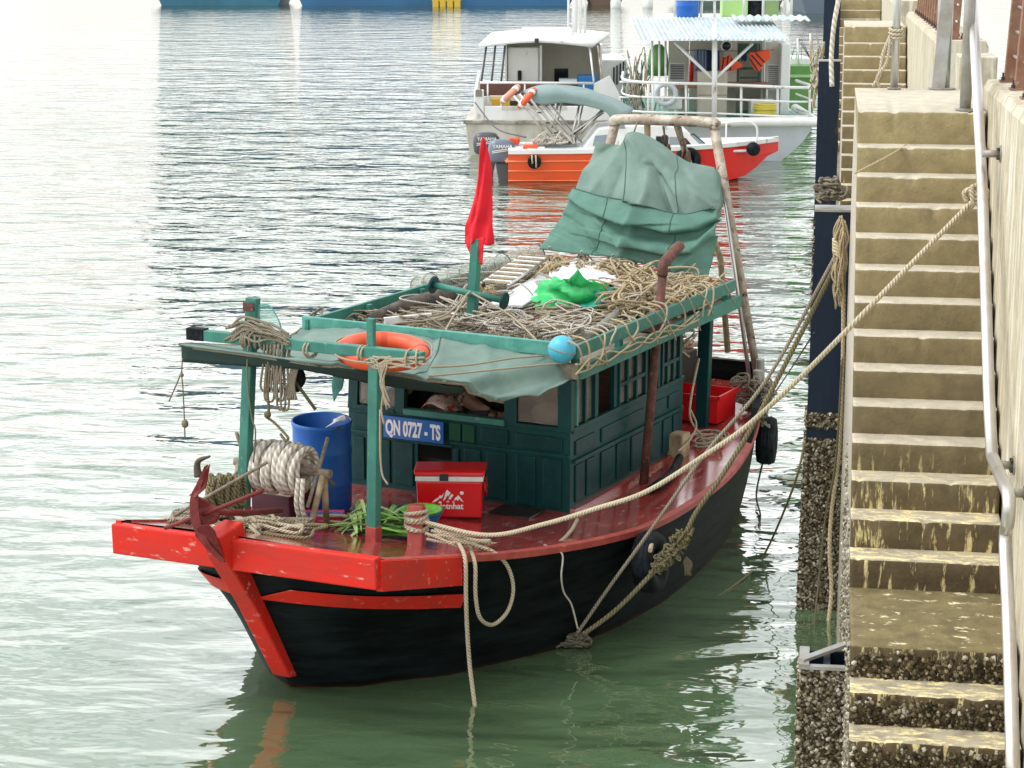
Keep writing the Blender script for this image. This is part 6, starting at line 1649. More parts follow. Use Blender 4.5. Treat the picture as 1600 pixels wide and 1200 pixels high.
# forward deckhouse seen past the right side
f0, f1 = fd(955, 142, D1 + 8.5), fd(977, 91, D1 + 8.5)
mb = MB(); mb.box(f0.x - 3, f1.x, D1 + 7.5, D1 + 11, HT, f1.z); dh = mb.build('deckhouse', white_boat, wb, bevel=.04)
for k in range(4):
    mb = MB(); y = D1 + 7.8 + .75 * k; mb.box(f1.x + .001, f1.x + .03, y, y + .45, HT + .9, f1.z - .25); sub(mb, 'deckhouse_window', tint_glass, dh)
for k in range(4):
    mb = MB(); xx = f1.x - .3 - .18 * k * 0 ; mb.box(fd(959 + 5 * k, 0, D1 + 7.5).x, fd(961.6 + 5 * k, 0, D1 + 7.5).x, D1 + 7.47, D1 + 7.499, fd(0, 135 - 3 * k, D1 + 7.5).z, fd(0, 105 - 3 * k, D1 + 7.5).z); sub(mb, 'deckhouse_window', tint_glass, dh)
# ladder mast on the roof
mt_ = thing('ladder_mast', 'white lattice mast standing on the roof of the white cabin boat', 'mast', Vector((fd(900, 55, D1 + 6).x, D1 + 6, zr)), F_)
for x in (888, 898, 907, 914):
    p = fd(x, 55, D1 + 6); mb = MB(); mb.tube([p, Vector((p.x, p.y, p.z + 2.6))], .035 if x != 898 else .08, 8); mb.build('mast_leg', white_boat, mt_)
for k in range(5):
    p, q = fd(888, 55, D1 + 6), fd(914, 55, D1 + 6); z = p.z + .35 + .48 * k; mb = MB(); mb.tube([Vector((p.x, p.y, z)), Vector((q.x, q.y, z))], .025, 6); mb.build('rung', white_boat, mt_)
mb = MB(); pb(mb, 903, 118, 934, 146, D1 + 2.0, .7); o = mb.build('blue_tub', basin_blue, frame=F_, bevel=.05); tag(o, 'blue plastic tub on the stern of the white cabin boat', 'tub')
mb = MB(); pb(mb, 874, 124, 902, 131, D1 + 1.9, .6); o = mb.build('white_crate', mat('pale blue crate', (.5, .6, .66), .5), frame=F_, bevel=.02); tag(o, 'low pale crate beside the blue tub on the cabin boat', 'crate')

# ---------------- boat with corrugated roof
D2 = 55.3
cb = thing('work_boat', 'pale work boat with corrugated roof and railed deck next to the quay', 'boat', Vector((fd(1130, 250, D2).x, D2 + 5, -.6)), F_)
xl, xr = fd(985, 190, D2).x, fd(1272, 200, D2).x
ZH = fd(1130, 190, D2).z; rows = []
for i in range(13):
    t = i / 12; ins = 0 if i else .0; y = D2 + 11 * t; w0 = 1 - .9 * t ** 4
    cx, hw = (xl + xr) / 2, (xr - xl) / 2 * w0
    prof_ = [(-1, ZH), (-.985, ZH * .75), (-.95, ZH * .5), (-.88, ZH * .25), (-.78, 0), (-.6, -.5), (.5, -.5), (.67, 0), (.80, ZH * .25), (.90, ZH * .5), (.965, ZH * .75), (1, ZH)]
    rows.append([Vector((cx + hw * u, y + (.5 * (1 - z / ZH) if i == 0 else 0), z)) for u, z in prof_])
mb = MB(); mb.grid(rows, smooth=False); mb.face(range(12))
for i in range(12): mb.face((i * 12, i * 12 + 12, i * 12 + 23, i * 12 + 11))
mb.build('hull', grey_hull, cb)
p, q = fd(985, 188, D2 - .05), fd(1274, 206, D2 - .05)
mb = MB(); mb.tube(cr([Vector((p.x, D2 + 3, ZH)), Vector((p.x, D2, ZH)), Vector((q.x - .3, D2 - .05, ZH)), Vector((q.x, D2 + .2, ZH)), Vector((q.x, D2 + 4, ZH + .05))], 5), .13, 10); mb.build('gunwale_tube', white_boat, cb)
mb = MB(); mb.box(xl + .2, xr - .2, D2 + .1, D2 + 9, ZH - .05, ZH + .03); mb.build('deck', deck_green, cb)
def rl_(yl, yr, r=.03): rail(cb, 'deck_rail', cr([Vector((xl, D2 + 4, fd(985, yl, D2).z)), fd(985, yl, D2 + .1), fd(1115, yl * .55 + yr * .45, D2 + .1), fd(1262, yr, D2 + .1), Vector((fd(1268, yr, D2).x, D2 + 3, fd(1268, yr, D2).z))], 4), r)
rl_(127, 137, .045); rl_(150, 159); rl_(173, 182)
for x in (1013, 1020, 1072, 1158, 1215, 1265): rail(cb, 'rail_post', [fd(x, 128 + (x - 985) * .035, D2 + .1), fd(x, 190, D2 + .1)], .035)
rail(cb, 'roof_post', [fd(1117, 34, D2 + .1), fd(1116, 188, D2 + .1)], .075, n=10)
rail(cb, 'roof_brace', [fd(1054, 66, D2 + .3), fd(1116, 126, D2 + .12)], .045); rail(cb, 'roof_brace', [fd(1176, 68, D2 + .3), fd(1117, 124, D2 + .12)], .045)
for x in (1019, 1030, 1040): rail(cb, 'awning_post', [fd(x, 64, D2 + .6), fd(x, 187, D2 + .6)], .03)
D3 = D2 + 2.6
for (x0, y0, x1, y1, m_) in ((1043, 64, 1077, 188, cream_wall), (1194, 66, 1222, 188, cream_wall), (1130, 64, 1152, 188, cream_wall), (1188, 66, 1194, 188, cream_wall)):
    mb = MB(); pb(mb, x0, y0, x1, y1, D3, .1); cw = mb.build('cabin_front', m_, cb, bevel=.01)
mb = MB(); pb(mb, 1218, 68, 1236, 190, D3 - .6, 4); mb.build('side_cabinet', white_boat, cb, bevel=.03)
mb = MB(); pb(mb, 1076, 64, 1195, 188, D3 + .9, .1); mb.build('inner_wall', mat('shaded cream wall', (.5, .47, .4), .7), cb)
for (x0, x1, y0, y1) in ((1045, 1071, 98, 127), (1198, 1218, 100, 142)):
    mb = MB(); pb(mb, x0, y0, x1, y1, D3 - .03, .028); lv_ = mb.build('louvre_door', white_boat, cb, bevel=.01)
    n_ = 9 if x0 < 1100 else 12
    for k in range(n_):
        mb = MB(); y = y0 + 3 + (y1 - y0 - 5) * k / n_; pb(mb, x0 + 2.5, y, x1 - 2.5, y + 1.2, D3 - .05, .02); sub(mb, 'louvre_slot', mat('dark slot', (.05, .05, .05), .8), lv_)
mb = MB(); c = fd(1135, 72, D3 - .02); mb.lathe([(.13, 0), (.12, .02), (0, .02)], Matrix.Translation(c) @ Matrix.Rotation(PI / 2, 4, 'X'), 20); mb.build('porthole', tint_glass, cb)
mb = MB(); mb.torus(Matrix.Translation(c + Vector((0, -.02, 0))) @ Matrix.Rotation(PI / 2, 4, 'X'), .14, .025, 20, 6); mb.build('porthole_rim', white_boat, cb)
mb = MB()
for (x0, y0, x1, y1) in ((1152, 68, 1156, 128), (1184, 68, 1188, 128), (1156, 105, 1184, 109), (1156, 120, 1184, 123), (1156, 68, 1184, 84)): pb(mb, x0, y0, x1, y1, D3 - .02, .06)
mb.build('door_frame', mat('dark green frame', (.03, .08, .06), .5), cb)
# corrugated roof
r0, r1 = fd(998, 62, D2 - .3), fd(1234, 67, D2 - .3)
zr2 = r0.z; zb2 = zr2 + .32; N = 130; rows = []
for i in range(7):
    t = i / 6; y = D2 - .3 + 4.6 * t
    rows.append([Vector((r0.x + (r1.x - r0.x) * j / N, y, zr2 + .42 * t + .035 * math.sin(j / N * 2 * PI * 34))) for j in range(N + 1)])
mb = MB(); mb.grid(rows, smooth=False); crf = mb.build('corrugated_roof', roof_sheet, cb)
mb = MB(); rows = []
for i in range(3):
    rows.append([Vector((fd(1146, 40, D2 + 3).x + 2.1 * j / 40, D2 + 2.6 + .5 * i, zr2 + .40 + .05 * i + .03 * math.sin(j / 40 * 2 * PI * 9))) for j in range(41)])
mb.grid(rows, smooth=False); sub(mb, 'loose_sheet', roof_sheet, crf, solid=.02)
# upper deck
DU = D2 + 4.6; zu = zr2 + .42
mb = MB(); mb.box(fd(1040, 30, DU).x, fd(1238, 30, DU).x, DU, DU + 4, zu - .12, zu - .02); mb.build('upper_deck', white_boat, cb)
for x in (1054, 1162, 1192, 1226, 1236):
    p = fd(x, 30, DU + .1); rail(cb, 'upper_rail_post', [Vector((p.x, p.y, zu)), Vector((p.x, p.y, zu + 1.1))], .04)
for z in (.5, 1.05): rail(cb, 'upper_rail', [Vector((fd(1054, 30, DU + .1).x, DU + .1, zu + z)), Vector((fd(1226, 30, DU + .1).x, DU + .1, zu + z))], .03)
mb = MB(); p = fd(1074, 30, DU + .7); M = Matrix.Translation((p.x, p.y, zu - .02)); mb.lathe([(.3, 0), (.33, .05), (.33, .3), (.345, .33), (.33, .36), (.33, .65), (.345, .68), (.33, .71), (.32, .95), (0, .97)], M, 24); o = mb.build('water_drum', drum_blue, frame=F_); tag(o, 'blue drum on the upper deck above the corrugated roof', 'drum')
p = fd(1148, 28, DU + 1); mb = MB(); mb.box(p.x - .36, p.x + .38, p.y, p.y + .8, zu - .019, zu + 1.15); o = mb.build('deck_locker', lime_box, frame=F_, bevel=.03); tag(o, 'lime green locker on the upper deck of the corrugated roof boat', 'locker')
p = fd(1206, 28, DU + 1); mb = MB(); mb.box(p.x - .2, p.x + .2, p.y, p.y + .5, zu - .019, zu + .9); o = mb.build('small_locker', mat('dull green locker', (.2, .3, .12), .6), frame=F_, bevel=.03); tag(o, 'smaller dull green locker right of the lime locker', 'locker')
p = fd(1180, 28, DU + 1); mb = MB(); mb.lathe([(.28, 0), (.3, .1), (.3, .8), (.1, .95), (0, .96)], Matrix.Translation((p.x, p.y + .4, zu - .018)), 16); o = mb.build('black_tank', rubber, frame=F_); tag(o, 'black tank between the green lockers on the upper deck', 'tank')
p = fd(1107, 28, DU + .6); mb = MB()
for (dx, dy) in ((-.2, 0), (.2, 0), (-.2, .4), (.2, .4)): mb.tube([(p.x + dx, p.y + dy, zu - .02), (p.x + dx * .9, p.y + dy, zu + .45)], .02, 6)
mb.box(p.x - .24, p.x + .24, p.y - .04, p.y + .44, zu + .45, zu + .48); mb.tube(cr([(p.x - .2, p.y + .42, zu + .48), (p.x - .2, p.y + .45, zu + .9), (p.x + .2, p.y + .45, zu + .9), (p.x + .2, p.y + .42, zu + .48)], 5), .02, 6)
o = mb.build('plastic_chair', white_plastic, frame=F_); tag(o, 'white plastic chair by the blue drum on the upper deck', 'chair')
# deck things of the work boat
mb = MB(); pb(mb, 1050, 131, 1204, 138, D2 + 1.6, .9); tb_ = mb.build('deck_table', mat('brown table top', (.36, .17, .1), .5), frame=F_, bevel=.01); tag(tb_, 'long brown table across the deck under the corrugated roof', 'table')
for x in (1056, 1196):
    mb = MB(); pb(mb, x, 138.3, x + 4, 190, D2 + 1.7, .7); mb.build('leg', white_boat, tb_)
mb = MB(); pb(mb, 1090, 112, 1137, 188, D2 + .7, .35); o = mb.build('beige_cabinet', beige_board, frame=F_, bevel=.02); tag(o, 'tall beige covered cabinet behind the centre roof post', 'cabinet')
mb = MB(); pb(mb, 1090, 148, 1137, 149.2, D2 + .69, .009); mb.build('cabinet_seam', mat('seam', (.25, .22, .18), .8), o)
mb = MB(); pb(mb, 1034, 152, 1066, 171, D2 + .7, .6); o = mb.build('white_box', white_plastic, frame=F_, bevel=.03); tag(o, 'white ice box on the left of the railed deck', 'box')
mb = MB(); mb.torus(Matrix.Translation(fd(1040, 147, D2 + .5)) @ Matrix.Rotation(PI / 2, 4, 'X'), .27, .07, 28, 10); o = mb.build('pale_life_ring', mat('faded grey lifebuoy', (.55, .6, .64), .5), frame=F_); tag(o, 'faded pale lifebuoy leaning on the white ice box', 'lifebuoy')
mb = MB(); pb(mb, 1173, 157, 1213, 187, D2 + .9, .7); o = mb.build('white_chest', white_plastic, frame=F_, bevel=.03); tag(o, 'white chest behind the yellow hose coil', 'chest')
p = fd(1196, 177, D2 + .55); mb = MB()
for k in range(9): mb.torus(Matrix.Translation((p.x, p.y, p.z - .2 + .055 * k)) , .29 + .02 * math.sin(k * 2.3), .032, 24, 6)
o = mb.build('hose_coil', yellow_mat, frame=F_); tag(o, 'coil of yellow hose on the railed deck', 'hose')
mb = MB(); pb(mb, 1077, 100, 1084, 128, D3 + .5, .2); mb.lathe([(.06, 0), (.06, .5), (.03, .56), (0, .57)], Matrix.Translation(fd(1080, 128, D3 + .4)), 12); o = mb.build('fire_extinguisher', cooler_red, frame=F_); tag(o, 'red cylinder standing in the cabin doorway left of the towels', 'extinguisher')
def hang(x0, x1, y0, y1, d, m_, name, label, cat, grp, seed):
    rows = [[fd(x0 + (x1 - x0) * j / 12, y0 + (y1 - y0) * i / 6 + (1.5 * math.sin(j) if i == 6 else 0), d) + Vector((0, .05 * math.sin(j * 1.9 + seed), 0)) for j in range(13)] for i in range(7)]
    mb = MB(); mb.grid(rows); o = mb.build(name, m_, frame=F_, solid=.02); return tag(o, label, cat, grp)
DT = D2 + 1.9
hang(1085, 1103, 77, 110, DT, cloth_blue, 'hanging_towel', 'grey blue towel hanging leftmost under the corrugated roof', 'towel', 'washing on the line', 1)
hang(1104, 1109, 78, 112, DT, cloth_navy, 'hanging_towel', 'narrow dark towel beside the grey blue towel on the line', 'towel', 'washing on the line', 2)
hang(1110, 1124, 79, 111, DT, cloth_navy, 'hanging_towel', 'wide navy towel just left of the first orange vest', 'towel', 'washing on the line', 3)
hang(1158, 1167, 80, 95, DT, cloth_navy, 'hanging_shirt', 'small navy garment between the two orange vests', 'shirt', 'washing on the line', 4)
mb = MB(); mb.tube([fd(1060, 78, DT + .02), fd(1120, 80, DT + .02), fd(1210, 78, DT + .02)], .01, 5); o = mb.build('clothes_line', wire_dark, frame=F_); tag(o, 'thin washing line stretched under the corrugated roof', 'line')
def vest(poly, label, d):
    c = fd(sum(p[0] for p in poly) / len(poly), sum(p[1] for p in poly) / len(poly), d)
    t = thing('life_vest', label, 'life vest', c, F_, 'orange life vests on the line')
    P = [fd(x, y, d) for x, y in poly]; mb = MB()
    mb.prism([(p.x, p.z) for p in P], Matrix(((1, 0, 0, 0), (0, 0, 1, d - .06), (0, 1, 0, 0), (0, 0, 0, 1))), .12); mb.build('vest_body', vest_orange, t, bevel=.03)
    return t
v1 = vest([(1127, 88), (1134, 90), (1141, 84), (1146, 93), (1158, 98), (1161, 105), (1150, 108), (1140, 111), (1123, 111), (1126, 100)], 'crumpled orange life vest with dark straps, right of the navy towel', DT)
for (x0, y0, x1, y1) in ((1131, 90, 1128, 110), (1138, 87, 1135, 110), (1144, 91, 1141, 110)):
    mb = MB(); mb.beam(fd(x0, y0, DT - .075), fd(x1, y1, DT - .075), .035, .02, (0, 1, 0)); mb.build('vest_strap', vest_band, v1)
v2 = vest([(1170, 81), (1180, 82), (1188, 79), (1203, 77), (1204, 90), (1196, 97), (1186, 112), (1178, 109), (1172, 98)], 'orange life vest with dark straps hanging farther right beside the louvre', DT)
for (x0, y0, x1, y1) in ((1172, 92, 1184, 110), (1174, 86, 1190, 104), (1181, 83, 1194, 97)):
    mb = MB(); mb.beam(fd(x0, y0, DT - .075), fd(x1, y1, DT - .075), .035, .02, (0, 1, 0)); mb.build('vest_strap', vest_band, v2)
rnd = random.Random(12)
nets = thing('hanging_nets', 'tangle of dark nets and ropes hanging between the cabin boat and the railed deck', 'nets', fd(1000, 190, D2 + 1.2), F_)
mb = MB()
for i in range(26):
    x = rnd.uniform(976, 1018); y0 = rnd.uniform(92, 125); a = fd(x, y0, D2 + 1.2)
    mb.tube(cr([a, a + Vector((rnd.uniform(-.15, .15), 0, -.35)), a + Vector((rnd.uniform(-.2, .2), .1, -.8)), a + Vector((rnd.uniform(-.15, .15), 0, -1.2))], 5), .018, 5)
mb.build('net_ropes', mat('dark green netting', (.06, .14, .1), .9, col2=(.3, .33, .3), nscale=9), nets)
mb = MB()
for i in range(14):
    x = rnd.uniform(978, 1020); y0 = rnd.uniform(85, 150); a = fd(x, y0, D2 + 1.0)
    mb.tube(cr([a, a + Vector((rnd.uniform(-.2, .2), 0, .2)), a + Vector((rnd.uniform(-.2, .2), .1, -.5)), a + Vector((rnd.uniform(-.15, .15), 0, -1.0))], 5), .014, 5)
mb.build('pale_lines', rope_cream, nets)
rail(nets, 'net_frame', [fd(968, 128, D2 + 1.1), fd(1016, 128, D2 + 1.1)], .03); rail(nets, 'net_frame', [fd(968, 152, D2 + 1.1), fd(1016, 152, D2 + 1.1)], .025)

# ---------------- green boat further right
D4 = 66
gb = thing('green_boat', 'small olive green boat between the work boat and the navy pile', 'boat', Vector((fd(1255, 130, D4).x, D4 + 3, -.5)), F_)
hull_loft(fd(1226, 110, D4).x, fd(1274, 110, D4).x, D4, 7, fd(1250, 103, D4).z, .12, 3, -.5).build('hull', olive_green, gb, bevel=.02)
mb = MB(); pb(mb, 1225, 117, 1275, 121, D4 - .07, .1); mb.build('rub_rail', mat('pale lime band', (.3, .5, .2), .5), gb)
mb = MB(); pb(mb, 1233, 90, 1266, 103, D4 + .8, 1.6); mb.build('white_locker', white_boat, gb, bevel=.05)
rail(gb, 'boat_pole', [fd(1248, 103, D4 + .5), fd(1246, 60, D4 + .5)], .03); rail(gb, 'boat_pole', [fd(1268, 103, D4 + .5), fd(1266, 52, D4 + .5)], .03)
for i in range(3): rail(gb, 'boat_line', [fd(1236 + 8 * i, 92, D4 + .6), fd(1246 + 3 * i, 60, D4 + .5), fd(1268, 95, D4 + .6)], .012, wire_dark, 5)
mb = MB(); mb.lathe([(.28, 0), (.3, .3), (.24, .7), (.1, .85), (0, .86)], Matrix.Translation(fd(1028, 118, D2 + 2)), 16); o = mb.build('green_buoy', olive_green, frame=F_); tag(o, 'olive green barrel at the left end of the corrugated roof boat', 'barrel')

# ---------------- orange speedboat, broadside
D5 = 50.6
sb = thing('speedboat', 'orange speedboat with white top and twin outboards lying behind the flag', 'speedboat', Vector((fd(1000, 280, D5).x, D5 + 1, -.5)), F_)
x0, x1 = fd(794, 250, D5).x, fd(1224, 244, D5).x; L = x1 - x0
zt = fd(900, 237, D5).z; BW = 2.1; rows = []
for i in range(25):
    t = i / 24; x = x0 + L * t; w_ = BW / 2 * (1 - max(0, (t - .55) / .45) ** 2.2 * .97); z1 = zt + .22 * t ** 2 - .02
    kz = -.35 + max(0, (t - .72) / .28) ** 1.6 * (z1 + .25); cy = D5 + BW / 2
    rows.append([Vector((x, cy - w_, z1)), Vector((x, cy - w_ * .97, z1 * .62 + kz * .1)), Vector((x - .0, cy - w_ * .9, max(kz, .08 + kz * .4))), Vector((x, cy - w_ * .45, min(kz + .15, z1 - .02))), Vector((x, cy, min(kz, z1 - .02))),
                 Vector((x, cy + w_ * .45, min(kz + .15, z1 - .02))), Vector((x, cy + w_ * .9, max(kz, .08 + kz * .4))), Vector((x, cy + w_ * .97, z1 * .62 + kz * .1)), Vector((x, cy + w_, z1))])
mb = MB(); mb.grid(rows[:17], smooth=False); mb.face(range(9)); mb.build('hull', speed_orange, sb)
mb = MB(); mb.grid(rows[16:], smooth=False); mb.build('bow', speed_red, sb)
for (f, th, yy) in ((.72, .025, .012), (.42, .02, .03), (.12, .018, .05)):
    mb = MB(); pts = []
    for i in range(16):
        r_ = rows[i]; p = r_[2].lerp(r_[0], f); pts.append(p + Vector((0, -.02, 0)))
    mb.tube(pts, th, 6); mb.build('hull_rib', mat('light orange rib', (.8, .2, .08), .4), sb)
mb = MB(); rw = []
for i in range(25):
    r_ = rows[i]; a, b = r_[0], r_[8]; rw.append([a + Vector((0, -.04, -.04)), a + Vector((0, -.04, .06)), a + Vector((0, .18, .08)), b + Vector((0, -.18, .08)), b + Vector((0, .04, .06)), b + Vector((0, .04, -.04))])
mb.grid(rw, smooth=False); mb.build('deck_rim', white_boat, sb)
mb = MB(); pb(mb, 835, 226, 900, 236, D5 + .4, 1.2); mb.build('grey_seat', mat('grey cushion', (.25, .28, .29), .6), sb, bevel=.03)
mb = MB(); pb(mb, 822, 230, 852, 237, D5 + .1, .3); mb.build('side_cushion', white_boat, sb, bevel=.02)
for (a_, b_, c_, d_, dd) in ((794, 216, 812, 226, .9), (817, 227, 842, 238, .1)):
    mb = MB(); pb(mb, a_, b_, c_, d_, D5 + dd, .35); mb.build('stern_locker', speed_orange, sb, bevel=.04)
mb = MB(); mb.quad(fd(790, 253, D5 + .3), fd(806, 238, D5 + .3), fd(806, 238, D5 + 1.8), fd(790, 253, D5 + 1.8)); mb.build('stern_ledge', mat('pale orange lip', (.8, .35, .2), .5), sb, solid=.08)
# wheelhouse
poly = [(905, 238), (935, 200), (965, 196), (1040, 194), (1074, 205), (1108, 238)]
P = [fd(x, y, D5 + .25) for x, y in poly]
mb = MB(); mb.prism([(p.x, p.z) for p in P], Matrix(((1, 0, 0, 0), (0, 0, 1, D5 + .25), (0, 1, 0, 0), (0, 0, 0, 1))), 1.6); whs = mb.build('wheelhouse', white_boat, sb, bevel=.05)
for pl_, m_ in (([(1046, 214), (1062, 214), (1062, 234), (1046, 234)], pale_glass), ([(1064, 214), (1072, 216), (1090, 238), (1064, 236)], tint_glass), ([(1025, 213), (1044, 213), (1044, 233), (1025, 233)], tint_glass), ([(962, 193), (975, 193), (977, 201), (962, 201)], pale_glass), ([(930, 212), (955, 210), (955, 226), (926, 228)], pale_glass)):
    Q = [fd(x, y, D5 + .24) for x, y in pl_]; mb = MB(); mb.prism([(p.x, p.z) for p in Q], Matrix(((1, 0, 0, 0), (0, 0, 1, D5 + .235), (0, 1, 0, 0), (0, 0, 0, 1))), .02); sub(mb, 'side_window', m_, whs)
mb = MB(); Q = [fd(1075, 211, D5 + .3), fd(1084, 208, D5 + .3), fd(1107, 228, D5 + .3), fd(1098, 233, D5 + .3)]
mb.quad(Q[0], Q[1], Q[2], Q[3]); sub(mb, 'windscreen_panel', mat('dark green screen frame', (.03, .06, .05), .4), whs, solid=.06)
Q = [fd(1079, 211.5, D5 + .26), fd(1083, 210.5, D5 + .26), fd(1103, 227, D5 + .26), fd(1098, 230, D5 + .26)]; mb = MB(); mb.quad(*Q); sub(mb, 'windscreen_glass', pale_glass, whs, solid=.01)
# bow rail
rail(sb, 'bow_rail', cr([fd(1100, 197, D5 + 1.6), fd(1136, 191, D5 + .6), fd(1180, 195, D5 + .5), fd(1181, 236, D5 + .5)], 5), .025); rail(sb, 'bow_rail_post', [fd(1135, 192, D5 + .6), fd(1134, 236, D5 + .6)], .02)
mb = MB(); pb(mb, 1108, 234, 1172, 238, D5 + .35, .9); mb.build('fore_hatch', white_boat, sb, bevel=.02)
mb = MB(); mb.lathe([(.1, 0), (.17, .06), (.17, .2), (.1, .26), (0, .26)], Matrix.Translation(fd(1176, 232, D5 + .4)) @ Matrix.Rotation(PI / 2, 4, 'X'), 14); tag(mb.build('bow_fender', rubber, frame=F_), 'black fender on the bow of the orange speedboat', 'fender')
# frame and bimini
for (p0, p1) in (((803, 150), (868, 226)), ((812, 147), (880, 228)), ((829, 153), (893, 230)), ((840, 150), (905, 232)), ((872, 162), (862, 200)), ((905, 165), (890, 228)), ((945, 172), (872, 224)), ((940, 172), (900, 214))):
    rail(sb, 'canopy_strut', [fd(p0[0], p0[1], D5 + .5), fd(p1[0], p1[1], D5 + .5)], .028, steel)
    rail(sb, 'canopy_strut', [fd(p0[0] + 6, p0[1] - 3, D5 + 1.5), fd(p1[0] + 8, p1[1] - 5, D5 + 1.5)], .028, steel)
for k in range(4): rail(sb, 'frame_rung', [fd(840 + 13 * k, 176 + 16 * k, D5 + .5), fd(850 + 14 * k, 176 + 15 * k, D5 + .5)], .02, wire_dark)
rail(sb, 'dark_strut', [fd(893, 210, D5 + .6), fd(942, 175, D5 + .6)], .045, wire_dark)
bm_c = [[fd(812, 146, D5 + 1.9), fd(848, 136, D5 + 1.9), fd(905, 137, D5 + 1.9), fd(945, 148, D5 + 1.9), fd(985, 166, D5 + 1.9)],
        [fd(816, 142, D5 + 1.3), fd(848, 133, D5 + 1.2), fd(900, 136, D5 + 1.2), fd(943, 150, D5 + 1.2), fd(990, 172, D5 + 1.2)],
        [fd(826, 150, D5 + .5), fd(846, 141, D5 + .4), fd(882, 142, D5 + .4), fd(940, 156, D5 + .4), fd(978, 178, D5 + .4)],
        [fd(836, 160, D5 + .3), fd(850, 164, D5 + .3), fd(885, 161, D5 + .3), fd(940, 172, D5 + .3), fd(955, 186, D5 + .3)]]
mb = MB(); mb.grid(wrinkle(surf(bm_c, 6, 6), .03, 1.4, 2)); mb.build('bimini_canvas', bimini, sb, solid=.02)
# outboards
def outboard(px, py, d, m_, label, big=1.0):
    t = thing('outboard_motor', label, 'outboard motor', fd(px, 268, d), F_, 'twin outboards on the speedboat')
    c = fd(px, py, d)
    mb = MB(); secs = [(0, .27, .16), (.06, .33, .2), (.25, .35, .21), (.42, .33, .2), (.52, .26, .16), (.555, .14, .09)]; rows = []
    for (z, a, b) in secs: rows.append([c + Vector((.0 + (a * math.cos(k * PI / 10) * (abs(math.cos(k * PI / 10)) + .001) ** -.35) + (-.05 * z), b * math.sin(k * PI / 10) * (abs(math.sin(k * PI / 10)) + .001) ** -.35, z - .3)) for k in range(20)])
    for r_ in rows: r_.append(r_[0])
    mb.grid(rows); mb.face([k for k in range(20)]); mb.face([5 * 21 + k for k in range(20)]); co_ = mb.build('cowling', m_, t)
    for k, z in enumerate((-.06, -.02)):
        mb = MB(); mb.beam(c + Vector((-.26, -.225, z)), c + Vector((.2, -.225, z + .07)), .02, .012, (0, 1, 0)); sub(mb, 'cowling_stripe', white_plastic, co_)
    K = Matrix.Translation(c + Vector((-.25, -.226, .06))) @ Matrix(((1, 0, 0, 0), (0, 0, -1, 0), (0, 1, 0, 0), (0, 0, 0, 1)))
    glyphs('YAMAHA', white_plastic, t, .12, K, 'cowling_lettering', 1.0, .003, .003)
    mb = MB(); mb.prism([(-.18, -.32), (.26, -.32), (.16, -.75), (.12, -1.25), (-.02, -1.25), (-.10, -.75)], Matrix.Translation(c + Vector((0, .09, 0))) @ Matrix(((1, 0, 0, 0), (0, 0, 1, 0), (0, 1, 0, 0), (0, 0, 0, 1))) @ Matrix.Scale(-1, 4, (0, 0, 1)), .18); mb.build('leg', motor_dark, t, bevel=.03)
    mb = MB(); mb.beam(c + Vector((.2, 0, -.35)), c + Vector((.55, 0, -.3)), .25, .22); mb.build('mounting_bracket', motor_dark, t, bevel=.02)
    return t
outboard(785, 234, D5 + .6, motor_grey, 'slate grey outboard motor nearer to us on the orange speedboat')
outboard(761, 222, D5 + 1.4, motor_dark, 'darker outboard motor on the far side of the speedboat, left of the slate one')
tyre(fd(835, 253, D5 - .1), (0, -1, 0), .16, .055, 'small black tyre fender on the orange side of the speedboat', F_, 'tyre fenders')
for i, xx in enumerate((832, 838)):
    mb = MB(); mb.tube([fd(xx - 1, 242, D5 - .2), fd(xx, 256 + 6 * i, D5 - .2)], .022, 6)
    tag(mb.build('fender_strap', rope_cream, frame=F_), ('left strap of pale rope across the speedboat tyre', 'right strap of pale rope across the speedboat tyre')[i], 'rope', 'straps on the speedboat tyre')
tyre(fd(1075, 250, D5 - .02), (0, -1, 0), .3, .09, 'black tyre half hidden by the stern cover on the speedboat side', F_, 'tyre fenders')
def edge_ring(p0, p1, d, m_, label):
    a, b = fd(p0[0], p0[1], d), fd(p1[0], p1[1], d); u = (b - a).normalized(); v = Vector((0, 1, 0)); nn = u.cross(v)
    c = (a + b) / 2; M = Matrix(((u.x, v.x, nn.x, c.x), (u.y, v.y, nn.y, c.y), (u.z, v.z, nn.z, c.z), (0, 0, 0, 1)))
    t = thing('life_ring', label, 'lifebuoy', c, F_, 'lifebuoys on the speedboat frame')
    R_ = (b - a).length / 2 - .07; mb = MB(); mb.torus(M, R_, .075, 32, 10); mb.build('ring_body', m_, t)
    for k in range(4):
        a_ = k * PI / 2 + .8; q = M @ Vector((R_ * math.cos(a_), R_ * math.sin(a_), 0)); tt = M.to_3x3() @ Vector((-math.sin(a_), math.cos(a_), 0)); mb = MB(); mb.tube([q - tt * .05, q + tt * .05], .08, 10, cap=False); mb.build('ring_band', white_plastic, t)
edge_ring((782, 161), (812, 133), D5 + 1.3, mat('sun bleached lifebuoy', (.62, .28, .18), .6), 'sun bleached lifebuoy seen edge on at the left of the speedboat frame')
edge_ring((810, 169), (837, 137), D5 + .5, ring_orange, 'bright orange lifebuoy seen edge on right of the bleached one')
mb = MB(); mb.tube(cr([fd(742, 160, D1 - .1), fd(775, 200, D5 + 3), fd(815, 213, D5 + 1), fd(822, 214, D5 + .9)], 8), .018, 6); o = mb.build('stern_line', wire_dark, frame=F_); tag(o, 'dark line from the cabin boat stern down to the speedboat', 'rope')
mb = MB()
for i in range(9): mb.tube(squiggle((fd(852, 222, D5 + .3) + Vector((rnd.uniform(-.2, .5), 0, -.05))), .25, .2, .12, 7, rnd), .018, 5)
o = mb.build('white_line', rope_white, frame=F_); tag(o, 'loose white rope on the stern deck of the speedboat', 'rope')

